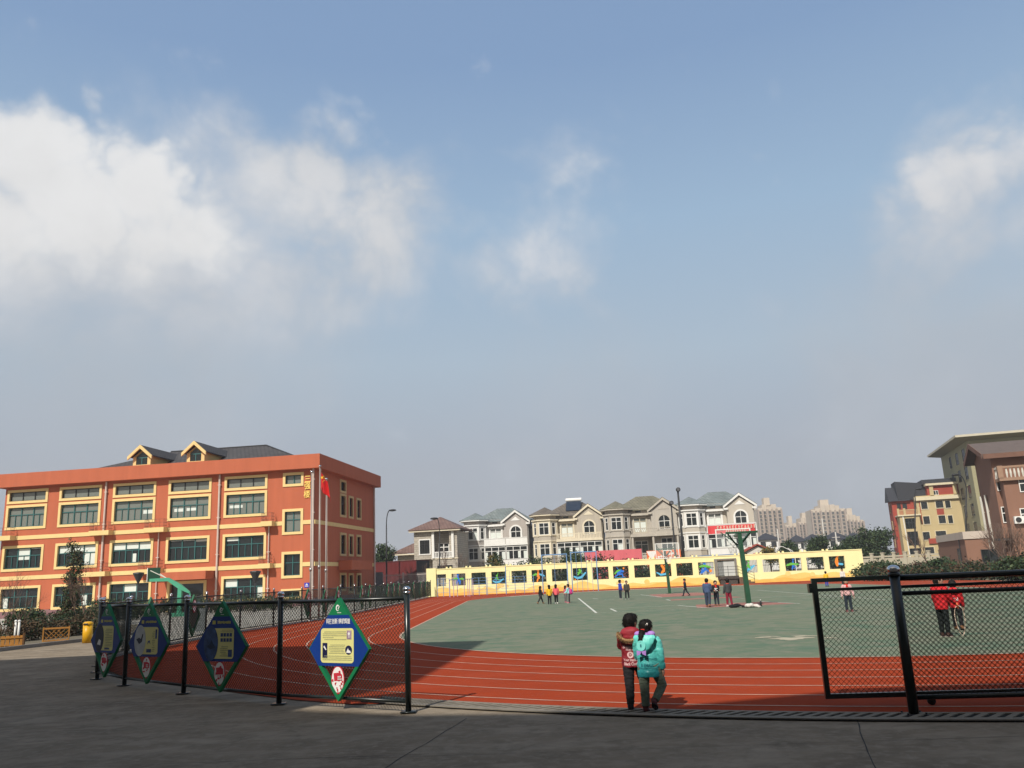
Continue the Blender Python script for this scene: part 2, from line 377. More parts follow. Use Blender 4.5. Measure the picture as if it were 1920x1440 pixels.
    ds = N.new('ShaderNodeVectorMath'); ds.operation = 'DISTANCE'; L.new(D, ds.inputs[0]); ds.inputs[1].default_value = -ld   # whitish glare round the unseen sun, added to make the shade less blue
    base = mix(rng(ds.outputs['Value'], .15, 1.35, .9, 0), base, (6.6, 5.9, 4.9))
    for blobs, k, kp, lo, hi, cthin, cthick, op, fade in CLOUDS:
        mm = None
        for (px, py, rad, amp) in blobs:
            ds = N.new('ShaderNodeVectorMath'); ds.operation = 'DISTANCE'; L.new(DW, ds.inputs[0]); ds.inputs[1].default_value = ray(px, py).normalized()
            v = rng(ds.outputs['Value'], rad/FPX*.2, rad/FPX*1.0, amp, 0, True)
            mm = v if mm is None else smax(mm, v)
        gate = rng(mm, 0.0, .22)
        den = math_('ADD', mm, math_('MULTIPLY', math_('ADD', math_('MULTIPLY', turb, k), math_('MULTIPLY', puff, kp)), gate))
        if fade: den = math_('MULTIPLY', den, rng(sp.outputs['Z'], ray(fade[0], fade[2]).normalized().z, ray(fade[0], fade[1]).normalized().z))
        al = math_('MULTIPLY', rng(den, lo, hi), op)
        cs = N.new('ShaderNodeVectorMath'); cs.operation = 'SCALE'; L.new(mix(rng(den, lo, hi*1.25), cthin, cthick), cs.inputs[0]); L.new(rng(n2.outputs['Fac'], .32, .68, .93, 1.04), cs.inputs['Scale'])
        base = mix(al, base, cs.outputs['Vector'])
    L.new(base, bg.inputs['Color'])
# colours below are divided by the background strength of 0.1
SKY_TINT = (.55, .62, .75)
HAZE_RAMP = [(0.0, (4.3,4.5,4.9)), (.13, (4.45,4.75,5.25)), (.25, (4.6,5.6,6.5)), (.40, (3.75,5.3,7.0)), (.56, (2.6,3.95,6.15)), (1.0, (2.0,3.1,5.4))]
CLOUDS = [
  ([(1100,800,420,.5), (1800,700,420,.8), (250,680,480,.8), (560,620,300,.6)], .8, .2, .1, .9, (4.6,5.0,5.6), (5.0,5.25,5.65), .55, None),
  ([(120,560,560,1.0), (420,520,420,.95), (640,480,360,.8), (1850,420,340,.8), (980,480,250,.6), (1080,350,280,.5), (800,300,200,.35)], 1.1, .4, .12, .9, (5.4,5.85,6.5), (6.5,6.65,6.95), .85, (500,500,800)),
  ([(660,222,120,1.0), (690,262,90,.85), (625,190,80,.7), (1000,330,120,.5), (1140,345,100,.55), (1090,370,110,.5), (1200,375,90,.4), (985,460,190,.48), (1410,300,60,.5), (505,240,60,.4), (1600,320,120,.4)], 2.0, .9, .12, 1.0, (5.4,6.0,6.8), (6.7,6.9,7.25), .7, None),
  ([(590,370,160,.85), (520,340,130,.7), (700,470,150,.8), (640,420,190,.85), (600,530,190,.75), (450,380,120,.5)], 1.5, .9, .12, .85, (5.7,6.15,6.7), (7.2,7.3,7.5), .85, (600,440,740)),
  ([(60,360,300,1.0), (-20,340,200,1.0), (130,330,220,1.0), (240,420,240,1.0), (110,500,340,.9), (335,380,140,.7), (290,310,85,.7), (150,240,85,.65), (20,270,140,.85), (390,480,190,.7)], .72, .75, .13, .58, (6.3,6.65,7.1), (8.05,8.05,8.05), .95, (100,300,760)),
  ([(1890,310,150,.95), (1830,345,130,.8), (1920,360,160,.8), (1735,345,95,.8), (1665,385,85,.6), (1780,385,120,.65)], 1.3, .9, .16, .75, (5.8,6.2,6.8), (7.4,7.45,7.6), .88, (1850,320,540)),
]
make_sky()
# ------------------------------------------------------------------ children
m_skin = M('skin', (.46,.27,.19), .6, .06, 6, spec=.3); m_hair = M('black_hair', (.010,.008,.007), .65, .3, 30, spec=.18)
def cloth(name, col, rough=.85, bump=.25): return M(name, col, rough, .10, 5, bump, bscale=40)
m_navy = cloth('navy_cloth', (.018,.022,.035)); m_blackc = cloth('black_cloth', (.012,.012,.014)); m_denim = cloth('denim', (.03,.045,.08)); m_redc = cloth('red_cloth', (.55,.02,.025)); m_scarf = cloth('red_neckerchief', (.60,.03,.02))
def V3(*a): return Vector(a)
def dirv(pitch, side, ab): return Vector((side*math.sin(ab), math.sin(pitch)*math.cos(ab), -math.cos(pitch)*math.cos(ab)))
def ring(c, rx, ry, n=20, tilt=0.0, pw=1.0):
    out = []
    for i in range(n):
        a = 2*math.pi*i/n; x, y = math.cos(a), math.sin(a); out.append((c[0]+rx*x, c[1]+ry*y, c[2]+tilt*y*ry))
    return out
def hand(mb, wrist, d, side, s, curl=.5, fist=False):
    """palm, four bent fingers of different length and a thumb; d = direction of the forearm"""
    d = d.normalized(); inn = Vector((-side, 0, 0)); inn = (inn-d*inn.dot(d)).normalized(); fw = d.cross(inn)*(1 if side < 0 else -1)
    if fw.y < 0: fw = -fw
    L = .50*s; pc = wrist+d*L*.5
    rot = Matrix((inn, fw, d)).transposed()
    mb.ell(wrist+d*L*.45, (.13*s, .24*s, .34*s), 10, 8, rot)
    for k, (o_, ln) in enumerate(((.17, .36), (.06, .42), (-.06, .39), (-.17, .30))):
        b = wrist+d*L*.75+fw*o_*s; d1 = (d+inn*curl*.5).normalized(); p1 = b+d1*ln*.5*s; d2 = (d+inn*curl*1.6).normalized(); p2 = p1+d2*ln*.35*s; d3 = (d*.4+inn*curl*2.2).normalized(); p3 = p2+d3*ln*.25*s
        mb.tube([b, p1, p2, p3], [.062*s, .058*s, .052*s, .04*s], 6)
    b = wrist+d*L*.25+fw*.2*s; p1 = b+(fw*.8+d*.7+inn*.3).normalized()*.2*s; p2 = p1+(d+inn*.5+fw*.1).normalized()*.18*s; mb.tube([b, p1, p2], [.075*s, .065*s, .048*s], 6)
def person(label, x, y, h, heading, jacket, trousers, shoes, girl=False, tail=False, longhair=False, legs=((.0, .0), (.0, .0)), arms=((.1, .15, .25), (.1, .15, .25)), lean=0.0, head_turn=0.0,
           hem=.47, puff=0.0, wide=1.0, collar=None, scarf=False, hood=None, group=None, shin_ab=(None, None), strands=0, folds=1.0, vox=.009, skirt=0, hair_m=None, narrow=1.0, hands=True, ab=(.03,.03), leg_w=1.0):
    o = thing('person', label, 'person', (x, y, 0), heading, group)
    hr = .080*h if h < 1.25 else .074*h            # a child's head: about a sixth of the height
    zp, zs, zn = .485*h, .755*h, .79*h; up = Vector((0, math.sin(lean), math.cos(lean)))
    pel = Vector((0, 0, zp)); sh = pel+up*(zs-zp); nk = pel+up*(zn-zp); hc = nk+up*(hr*1.12)+Vector((0, .012*h, 0))
    # skeleton
    J = {}
    for k, side in ((0, -1), (1, 1)):
        hip_ = pel+Vector((side*.048*h*leg_w, 0, 0)); tp, kb = legs[k]; kn = hip_+dirv(tp, side, ab[k])*.235*h; an = kn+dirv(tp-kb, side, ab[k]*.5 if shin_ab[k] is None else shin_ab[k])*.222*h; J['hip', k], J['knee', k], J['ank', k] = hip_, kn, an; J['shin', k] = tp-kb
        so_ = sh+Vector((side*.098*h*wide, 0, -.012*h)); ap_, aab, eb = arms[k]; el = so_+dirv(ap_, side, aab)*.165*h; wr = el+dirv(ap_+eb, side, aab*.35)*.145*h; J['sho', k], J['elb', k], J['wri', k] = so_, el, wr
    low = min((J['ank', k].z-.038*h) for k in (0, 1)); off = Vector((0, 0, -low))
    for q in J:
        if isinstance(J[q], Vector): J[q] = J[q]+off
    pel, sh, nk, hc = pel+off, sh+off, nk+off, hc+off
    Rh = Matrix.Rotation(head_turn, 3, 'Z')
    # body: head with face, neck, trunk, limbs and hands melted into one skin
    b = MB(); b.ell(hc, (hr*.80, hr*.90, hr*1.05), 16, 12, Rh); b.ell(hc+Rh @ V3(0, hr*.25, -hr*.45), (hr*.60, hr*.58, hr*.55), 12, 10)
    b.ell(hc+Rh @ V3(0, hr*.92, -hr*.12), (hr*.13, hr*.17, hr*.2), 8, 6); b.ell(hc+Rh @ V3(0, hr*.76, -hr*.52), (hr*.26, hr*.12, hr*.08), 8, 6)
    for s_ in (-1, 1): b.ell(hc+Rh @ V3(s_*hr*.80, -hr*.02, -hr*.12), (hr*.10, hr*.20, hr*.27), 8, 6)
    b.tube([nk-up*.05*h, nk+up*hr*.5], [.038*h, .036*h], 10)
    b.loft([ring(pel-V3(0,0,.03*h), .062*h, .044*h), ring(pel+up*.08*h, .058*h, .040*h), ring(pel+up*.2*h, .068*h, .042*h), ring(sh, .072*h, .036*h), ring(nk, .033*h, .033*h)])
    for k in (0, 1):
        b.tube([J['hip',k]+V3(0,0,.02*h), J['knee',k], J['ank',k]], [.040*h, .031*h, .022*h], 8); b.tube([J['ank',k], J['ank',k]+V3(0,.05*h,-.02*h)], [.022*h, .018*h], 8); b.tube([J['sho',k], J['elb',k], J['wri',k]], [.028*h, .022*h, .019*h], 8)
        if hands: hand(b, J['wri',k], J['wri',k]-J['elb',k], -1 if k == 0 else 1, hr*1.45)
    bo = fuse(b, 'body', m_skin, o, max(.006, vox*.75), 1)
    e = MB()
    for s_ in (-1, 1): e.ell(hc+Rh @ V3(s_*hr*.32, hr*.83, hr*.06), (hr*.11, hr*.05, hr*.06), 8, 6)
    e.build('eyes', m_hair, bo)
    # hair
    t = MB(); t.ell(hc+Rh @ V3(0, -hr*.12, hr*.22), (hr*.92, hr*.96, hr*.95), 16, 12); t.ell(hc+Rh @ V3(0, -hr*.34, -hr*.12), (hr*.84, hr*.66, hr*.85), 14, 10)
    t.ell(hc+Rh @ V3(0, hr*.30, hr*.68), (hr*.74, hr*.55, hr*.42), 12, 8)
    if longhair: t.loft([ring(hc+Rh @ V3(0, -hr*.35, hr*.1), hr*.85, hr*.55, 14), ring(hc+Rh @ V3(0, -hr*.5, -hr*1.1), hr*.8, hr*.4, 14), ring(hc+Rh @ V3(0, -hr*.62, -hr*2.1), hr*.55, hr*.25, 14)])
    if tail: t.tube([hc+Rh @ V3(0, -hr*.80, -hr*.2), hc+Rh @ V3(0, -hr*1.25, -hr*.50), hc+Rh @ V3(0, -hr*1.62, -hr*1.1), hc+Rh @ V3(0, -hr*1.78, -hr*1.7), hc+Rh @ V3(0, -hr*1.72, -hr*2.2)], [hr*.22, hr*.40, hr*.44, hr*.36, hr*.16], 10)
    def hd(c):
        return hr*.045*(noise.noise(Vector((c.x*70, c.y*70, c.z*14)))+.6*noise.noise(Vector((c.x*150, c.y*150, c.z*30))))
    ho = fuse(t, 'hair', hair_m or m_hair, o, max(.006, vox*.8), 1, hd)
    if strands:
        t = MB(); q = random.Random(strands); vs = ho.data.vertices; ns = [v.normal.copy() for v in vs]
        for i in range(strands):
            k_ = q.randrange(len(vs)); p = vs[k_].co.copy(); n = ns[k_]
            if n.z < -.3: continue
            dn = (Vector((q.gauss(0,.35), -.25+q.gauss(0,.3), -1))-n*n.dot(Vector((0,-.25,-1)))).normalized(); sd = n.cross(dn).normalized()*hr*.012; L = hr*q.uniform(.18,.42)
            t.add([p-sd, p+sd, p+n*hr*.05+dn*L*.6, p+n*hr*q.uniform(.02,.07)+dn*L], [(0,1,2),(0,2,3)])
        t.build('hair_strands', hair_m or m_hair, ho)
    if tail: 
        t = MB(); c = hc+Rh @ V3(0, -hr*1.0, -hr*.28); t.tube([c+V3(0,.0,.012), c-V3(0,.004,.012)], hr*.30, 10); t.build('hair_tie', m_scarf, ho, True)
    # trousers
    t = MB(); t.loft([ring(pel-V3(0,0,.05*h), .084*h, .060*h), ring(pel, .084*h, .060*h), ring(pel+V3(0,0,.03*h), .078*h, .055*h)])
    for k in (0, 1):
        hp, kn, an = J['hip',k], J['knee',k], J['ank',k]; pts = [hp+V3(0,0,.01*h), hp.lerp(kn, .5), kn.lerp(hp, .12), kn, kn.lerp(an, .2), kn.lerp(an, .6), an.lerp(kn, .12)]
        t.tube(pts, [.058*h*leg_w, .053*h*leg_w, .046*h*leg_w, .045*h*leg_w, .043*h*leg_w, .039*h*leg_w, .036*h*leg_w], 12)
    def crease(c): return folds*.0035*noise.noise(Vector((c.x*16, c.y*16, c.z*34)))+.0025*noise.noise(Vector((c.x*30+5, c.y*30, c.z*60)))
    fuse(t, 'trousers', trousers, o, vox, 2, crease)
    # shoes
    for k in (0, 1):
        an = J['ank',k]; pitch = J['shin',k]; toe = min(0, pitch*.9) if pitch < -.35 else 0
        Rt = Matrix.Rotation(toe, 3, 'X'); t = MB(); f = lambda p: an+Rt @ Vector(p)
        t.ell(f((0, .045*h, -.018*h)), (.033*h, .062*h, .022*h), 12, 8, Rt); t.ell(f((0, -.006*h, -.004*h)), (.031*h, .036*h, .036*h), 10, 8, Rt); t.tube([f((0, 0, -.005*h)), f((0, -.003*h, .035*h))], [.033*h, .036*h], 10)
        so_ = fuse(t, 'shoe', shoes[0], o, max(.006, vox*.8), 1)
        t = MB(); r0 = [f((.034*h*math.cos(a)*(1+.1*math.sin(a)), .032*h+.072*h*math.sin(a), -.037*h)) for a in [2*math.pi*i/14 for i in range(14)]]; r1 = [p+Rt @ V3(0, 0, .010*h) for p in r0]; t.loft([r0, r1]); t.build('sole', shoes[1], so_, True)
    # jacket: trunk and sleeves in one skin
    t = MB(); zh = hem*h+off.z; n_ = 22; rings = []; pel2 = V3(pel.x, pel.y, 0)
    for i in range(n_+1):
        f = i/n_; z = zh+(nk.z-.01*h-zh)*f; c = pel2+V3(0, math.tan(lean)*(z-pel.z) if z > pel.z else 0, z)
        # width profile from hem to neck
        prof = [(0, .098, .080), (.15, .099, .081), (.4, .094, .074), (.68, .102, .074), (.83, .100, .066), (.92, .075, .056), (1, .046, .046)]
        for (fa, xa, ya), (fb, xb, yb) in zip(prof[:-1], prof[1:]):
            if fa <= f <= fb: s_ = (f-fa)/(fb-fa); rx, ry = xa+(xb-xa)*s_, ya+(yb-ya)*s_; break
        w_ = 1+puff*(.35+.55*abs(math.sin(f*math.pi*5.0)))*(1 if f < .9 else .3)
        rings.append(ring(c, rx*h*wide*w_*narrow, ry*h*w_, 24))
    t.loft(rings)
    for k in (0, 1):
        s0, el, wr = J['sho',k], J['elb',k], J['wri',k]; pts = []; rs = []; m_ = 12
        for i in range(m_+1):
            f = i/m_; p = s0.lerp(el, f*2) if f < .5 else el.lerp(wr, f*2-1); pts.append(p); rs.append((.048-.016*f)*h*(1+puff*(.5+.9*abs(math.sin(f*math.pi*4)))))
        pts[-1] = el.lerp(wr, .97); t.tube(pts, rs, 12); t.ell(s0-V3((-1 if k == 0 else 1)*.006*h, 0, .006*h), (rs[0]*1.02, rs[0]*1.02, rs[0]*1.0), 14, 10)
    jo = fuse(t, 'jacket', jacket, o, vox, 1 if puff else 2, (lambda c: folds*(.004*noise.noise(Vector((c.x*20+c.z*9, c.y*20, c.z*24)))+.003*abs(noise.noise(Vector((c.x*28-c.z*16, c.y*28, c.z*40+3)))))) )
    if scarf: 
        t = MB(); t.tube([nk+V3(.046*h*math.cos(a), .046*h*math.sin(a), -.006*h) for a in [2*math.pi*i/14 for i in range(15)]], .014*h, 6); t.tube([nk+V3(0, .052*h, -.01*h), nk+V3(-.02*h, .075*h, -.07*h), nk+V3(-.025*h, .082*h, -.12*h)], [.014*h, .018*h, .006*h], 6); t.tube([nk+V3(0, .052*h, -.01*h), nk+V3(.02*h, .075*h, -.06*h), nk+V3(.025*h, .08*h, -.11*h)], [.014*h, .018*h, .006*h], 6); t.build('neckerchief', m_scarf, o, True)
    if collar: 
        t = MB(); t.tube([nk+V3(.052*h*math.cos(a), .05*h*math.sin(a), -.004*h) for a in [2*math.pi*i/16 for i in range(17)]], .016*h, 8); t.build('collar', collar, jo, True)
    return o, J, dict(pel=pel, sh=sh, nk=nk, hc=hc, hr=hr, off=off, jo=jo, h=h, up=up)
def px_person(label, px, py, ytop, heading, *a, **k):
    g = G(px, py); h = at(px, ytop, g.y).z; return person(label, g.x, g.y, h, heading, *a, **k)

# --- the two children walking in from the drain
m_maroon = cloth('maroon_nylon', (.20,.014,.022), .55); m_fur = M('tan_fur', (.34,.21,.10), .95, .5, 40)
m_teal2 = bpy.data.materials.new('teal_graded_nylon'); m_teal2.use_nodes = True; nt = m_teal2.node_tree; _b = nt.nodes['Principled BSDF']; _b.inputs['Roughness'].default_value = .42
tc = nt.nodes.new('ShaderNodeTexCoord'); sp = nt.nodes.new('ShaderNodeSeparateXYZ'); nt.links.new(tc.outputs['Object'], sp.inputs[0]); rp = nt.nodes.new('ShaderNodeValToRGB'); mr = nt.nodes.new('ShaderNodeMapRange'); mr.inputs['From Min'].default_value = .42; mr.inputs['From Max'].default_value = .92
nt.links.new(sp.outputs['Z'], mr.inputs['Value']); nt.links.new(mr.outputs['Result'], rp.inputs['Fac']); rp.color_ramp.elements[0].color = (.015,.24,.27,1); rp.color_ramp.elements[1].color = (.14,.62,.52,1); nt.links.new(rp.outputs['Color'], _b.inputs['Base Color'])  # darker teal low down, paler aqua towards the top
m_lav = cloth('lavender_lining', (.38,.20,.55), .6); m_print = M('pale_pink_print', (.68,.42,.42), .7, .08); m_dteal = cloth('dark_teal_print', (.012,.12,.15), .6)
m_gtrs = cloth('grey_green_trousers', (.13,.16,.12)); m_boot = M('maroon_boot', (.085,.018,.02), .5, .15, 6); m_sole = M('pale_sole', (.40,.33,.30), .7, .1); m_bsole = M('dark_sole', (.02,.02,.022), .8, .1)
g = G(1180, 1333)
ob, J, d = person('person walking away in maroon jacket with tan fur hood and black trousers', g.x+.10, g.y+.05, 1.19, R(-14), m_maroon, m_blackc, (M('black_shoe', (.025,.025,.035), .5, .1), m_bsole), legs=((-.10, .04), (.40, .30)), arms=((.75, .16, .9), (.35, .16, .7)), head_turn=R(-34), wide=1.10, hem=.425, puff=.03, vox=.007, narrow=1.10, ab=(.0,.12), strands=1600, leg_w=1.12, folds=1.8)
h = d['h']; nk = d['nk']
# hood lying on the back, with a fur edge
t = MB(); t.ell(nk+V3(0, -.070*h, -.010*h), (.105*h, .060*h, .058*h), 18, 10); t.ell(nk+V3(0, -.085*h, -.055*h), (.085*h, .045*h, .045*h), 14, 8); hd_ = fuse(t, 'hood', cloth('hood_red', (.26,.02,.03), .6), ob, .007, 3, lambda c: .006*noise.noise(Vector((c.x*14, c.y*14, c.z*30))))
t = MB(); q = random.Random(4); pts = []
for i in range(25):
    a = math.pi*(i/24); sn = math.sin(a); pts.append(nk+V3(.132*h*math.cos(a), -.055*h-.085*h*sn**.7, -.005*h-.085*h*sn**1.3+.012*math.cos(a)))
for i in range(2600):
    f = q.random()*24; i0 = min(int(f), 23); p = pts[i0].lerp(pts[i0+1], f-i0); n = Vector((q.gauss(0, 1), q.gauss(-.3, 1), q.gauss(0, 1))).normalized(); L = q.uniform(.012, .030); e1 = n.orthogonal().normalized()*.0022
    b0 = p+n*.013; t.m = 0 if q.random() < .6 else 1; t.add([b0-e1, b0+e1, b0+n*L+V3(q.gauss(0,.004), 0, -.008)], [(0, 1, 2)])
t.m = 0; t.tube(pts, [.012+.008*math.sin(math.pi*i/24) for i in range(25)], 8); t.build('fur_trim', [m_fur, M('dark_fur', (.16,.09,.045), .95, .4, 40)], hd_)
t = MB(); t.ell(nk+V3(.005*h, -.098*h, -.052*h), (.070*h, .028*h, .036*h), 12, 8); fuse(t, 'hood_lining', cloth('charcoal_lining', (.035,.033,.036)), ob, .007, 2)
# print on the back of the jacket: words follow the back, each line a flat transfer
def back_y(d, z, x=0):
    best = None
    me = d['jo'].data
    for v in me.vertices:
        if abs(v.co.z-z) < .012 and abs(v.co.x-x) < .014 and (best is None or v.co.y < best): best = v.co.y
    return (best if best is not None else -.1)
def drape(mb, d, gap=.004, gx=lambda x: x):
    me = d['jo'].data; from mathutils.bvhtree import BVHTree
    bv = BVHTree.FromPolygons([v.co.copy() for v in me.vertices], [tuple(p.vertices) for p in me.polygons])
    for i, v in enumerate(mb.v):
        hit = bv.ray_cast(Vector((v.x, -1, v.z)), Vector((0, 1, 0)))
        if hit[0] is not None: mb.v[i] = Vector((v.x, hit[0].y-gap+v.y, v.z))
zb_ = d['off'].z
t = MB(); 
def words(mb, s_, size, x, z, sx=1.0, bold=.002): add_text(mb, s_, size, x, 0, z, .0006, bold, sx)
words(t, 'IN BEGINNING', .042, .0, .628*h+zb_, .80, .0016); words(t, 'FROM 1978', .028, -.015, .602*h+zb_, .85, .0014); words(t, 'Your Important', .044, .0, .500*h+zb_, .78, .0012); words(t, 'Black Clothes', .050, .0, .460*h+zb_, .76, .0016)
drape(t, d); t.build('lettering', m_print, d['jo'])
t = MB(); c_ = (-.02, .552*h+zb_); A_ = ellp(c_[0], c_[1], .040, .040, 28); B_ = ellp(c_[0], c_[1], .020, .020, 28)
for i in range(28): j = (i+1) % 28; t.quad((A_[i][0],0,A_[i][1]), (A_[j][0],0,A_[j][1]), (B_[j][0],0,B_[j][1]), (B_[i][0],0,B_[i][1]))
add_text(t, '78', .026, c_[0], 0, c_[1], .0006, .001); drape(t, d); t.build('emblem', m_print, d['jo'])

g = G(1214, 1335)
og, J, d = person('person walking away in teal puffer jacket with black ponytail and grey green trousers', g.x+.05, g.y-.03, 1.115, R(-22), m_teal2, m_gtrs, (m_boot, m_bsole), girl=True, tail=True, legs=((.0, .06), (.30, .95)), arms=((.30, .12, .5), (-.05, .20, .20)), head_turn=R(-14), wide=1.14, hem=.36, puff=.085, vox=.006, lean=.03, narrow=1.06, ab=(.02,.30), leg_w=1.18, folds=1.5, shin_ab=(.0, -.35), strands=1600)
h = d['h']; nk = d['nk']
def vring(z, wx, y0, dp, n=18): return [(nk.x+wx*math.cos(a), nk.y+y0+dp*math.sin(a), nk.z+z) for a in [2*math.pi*i/n for i in range(n)]]
t = MB(); t.loft([vring(.018*h, .115*h, -.085*h, .030*h), vring(-.01*h, .132*h, -.098*h, .036*h), vring(-.07*h, .100*h, -.112*h, .034*h), vring(-.13*h, .055*h, -.118*h, .028*h), vring(-.165*h, .016*h, -.112*h, .018*h)]); hd_ = fuse(t, 'hood', m_teal2, og, .006, 3, lambda c: .007*noise.noise(Vector((c.x*26, c.y*10, c.z*12))))
t = MB()
for s_ in (-1, 1): t.ell(nk+V3(s_*.072*h, -.062*h, .026*h), (.048*h, .045*h, .034*h), 12, 8)
t.ell(nk+V3(0, -.05*h, .012*h), (.08*h, .04*h, .03*h), 12, 8); fuse(t, 'hood_lining', m_lav, og, .006, 2)
t = MB(); yb = -.158*h
for w_ in (-1, 1): t.prism([nk+V3(-.03*h, yb, -.150*h), nk+V3(-.03*h+w_*.052*h, yb, -.140*h), nk+V3(-.03*h+w_*.050*h, yb, -.195*h), nk+V3(-.03*h+w_*.012*h, yb, -.178*h)], (0, .012, 0))
t.build('bow', m_lav, hd_)
t = MB()
for f_ in (.555, .455):                                     # dark strips along the quilt seams, crease shade put into their colour
    for i in range(36):
        xa, xb = -.105*h+.21*h*i/36, -.105*h+.21*h*(i+1)/36; za, zb2 = [f_*h+d['off'].z+.004*math.sin(q_*.35) for q_ in (i, i+1)]; t.quad((xa,0,za-.003), (xb,0,zb2-.003), (xb,0,zb2+.003), (xa,0,za+.003))
DRAPE_SEAM = t
t = MB(); t.face_prism([(p[0], p[1]) for p in ellp(nk.x-.03*h, nk.z-.09*h, .05*h, .055*h, 20)], nk.y-.152*h, nk.y-.142*h); pa = t.build('hood_patch', M('aqua_patch', (.20,.66,.60), .5, .05), hd_); t = MB(); t.box(nk.x-.038*h, nk.x-.024*h, nk.y-.156*h, nk.y-.1525*h, nk.z-.105*h, nk.z-.075*h); t.build('patch_mark', m_dteal, pa)
drape(DRAPE_SEAM, d, .002); DRAPE_SEAM.build('seam_shade', m_dteal, d['jo'])
t = MB(); words(t, 'B EMALL', .05, .01, .485*h+d['off'].z, .85, .001); drape(t, d); t.build('lettering', m_dteal, d['jo'])
t = MB(); t.ell(d['hc']+V3(.02, -d['hr']*.86, d['hr']*.42), (.022, .012, .012), 8, 6); t.ell(d['hc']+V3(.035, -d['hr']*.83, d['hr']*.50), (.012, .01, .016), 8, 6); t.build('hair_clip', M('pearl_clip', (.75,.68,.62), .3, .05), og, True)
t = MB(); t.tube([nk+V3(.06*h*math.cos(a), .055*h*math.sin(a), .012*h) for a in [2*math.pi*i/16 for i in range(17)]], .020*h, 8); t.tube([nk+V3(.055*h, .0, .012*h), nk+V3(.075*h, .03*h, .0)], [.02*h, .028*h], 8); t.build('neckerchief', m_scarf, og, True)

# --- the groups on the court (heading 0 = facing away from us, pi = facing us)
blk = (m_blackc, m_bsole); wht = (M('white_trainer', (.65,.62,.60), .6, .08), m_sole); brn = (M('brown_shoe', (.22,.10,.04), .6, .1), m_bsole); pnk = (M('pink_shoe', (.50,.16,.20), .6, .1), m_sole); gry = (M('grey_shoe', (.22,.22,.20), .6, .1), m_sole)
px_person('person in long black coat striding to the right by the yellow coat', 1014, 1132, 1097, R(-70), m_blackc, cloth('dark_grey_tights', (.03,.028,.03)), brn, longhair=True, hem=.40, legs=((.42, .1), (-.35, .25)), arms=((-.2, .1, .3), (.25, .1, .4)))
px_person('person in bright yellow coat with black leggings seen from behind', 1031, 1133, 1095.5, R(8), cloth('yellow_coat', (.72,.42,.02)), m_blackc, blk, longhair=True, hem=.42)
px_person('person in coral pink coat with black trousers and white trainers', 1043.5, 1132, 1094.5, R(-10), cloth('coral_coat', (.70,.11,.13)), m_blackc, wht, longhair=True, hem=.43, legs=((.08, .0), (-.05, .0)))
o, J, d = px_person('person in light aqua top and grey trousers carrying pink bag on back', 1067, 1131, 1094, R(62), cloth('aqua_top', (.30,.66,.66)), cloth('grey_trousers', (.13,.12,.12)), pnk, hem=.48, arms=((.3, .1, .7), (.3, .1, .7)))
t = MB(); t.ell((0, -.15, d['sh'].z-.20), (.13, .085, .17), 14, 10); t.ell((0, -.21, d['sh'].z-.26), (.09, .05, .09), 12, 8); bg = thing('school_bag', 'pink school bag carried on the back of aqua clad person', 'bag', o.location[:], o.rotation_euler[2]); bo = fuse(t, 'bag_body', cloth('pink_bag', (.55,.04,.22)), bg, .012, 2)
t = MB()
for s_ in (-.07, .07): t.tube([(s_, -.1, d['sh'].z+.0), (s_, .02, d['sh'].z+.03), (s_, .09, d['sh'].z-.1), (s_, -.08, d['sh'].z-.3)], .016, 6)
t.build('strap', cloth('pink_bag', (.55,.04,.22)), bg)
px_person('person mostly hidden behind aqua clad person, only dark hair and pink sleeve showing', 1061, 1130, 1097, R(-60), cloth('rose_top', (.5,.12,.18)), cloth('grey_trousers', (.13,.12,.12)), pnk, longhair=True)
px_person('person in blue school jacket and dark trousers facing right beside dark grey jacket', 1164, 1124, 1086, R(-70), cloth('school_blue', (.03,.05,.36)), m_navy, gry, arms=((.25, .1, .3), (.1, .12, .2)))
px_person('person in dark olive grey jacket standing with legs apart, facing us', 1176.5, 1124, 1087.5, R(172), cloth('olive_jacket', (.055,.05,.038)), m_blackc, gry, ab=(.10,.10), scarf=False, wide=1.08)
px_person('person in all dark uniform walking left alone past the far hoop', 1286, 1117.5, 1083, R(75), m_navy, m_navy, blk, legs=((.32, .05), (-.30, .3)), scarf=True)
px_person('tall person in blue jacket and denim trousers seen from behind at the near hoop', 1329, 1138, 1082, R(-25), cloth('steel_blue_jacket', (.055,.085,.17)), m_denim, brn, legs=((.05, .0), (-.22, .15)), longhair=False, wide=1.12, leg_w=1.12, scarf=True, arms=((.1, .1, .5), (.2, .1, .6)))
o, J, d = px_person('small person in black sweatshirt with white print facing us, hands together', 1345, 1136.5, 1087, R(178), m_blackc, cloth('dark_jeans', (.025,.035,.05)), brn, scarf=True, arms=((.35, .05, 1.2), (.35, .05, 1.2)))
t = MB(); 
for (a, b, c, e) in ((-.06,.07,.66,.69), (-.02,.08,.61,.645), (-.05,.03,.575,.60), (.02,.08,.53,.565)): t.box(a, b, -.002, .002, c*d['h'], e*d['h'])
me = d['jo'].data
for i, v in enumerate(t.v):
    yy = max([w.co.y for w in me.vertices if abs(w.co.z-v.z) < .02 and abs(w.co.x-v.x) < .03] or [.1]); t.v[i] = Vector((v.x, yy+.004+v.y, v.z))
t.build('chest_print', m_swhite, d['jo'])
px_person('person in dark grey top and maroon trousers seen from behind at near hoop', 1368, 1137.5, 1083, R(12), cloth('charcoal_top', (.05,.052,.055)), cloth('maroon_trousers', (.22,.016,.035)), wht, legs=((.06, .0), (-.12, .05)), ab=(.02,.09), scarf=True, wide=1.05, arms=((.1, .2, .2), (.1, .12, .5)))
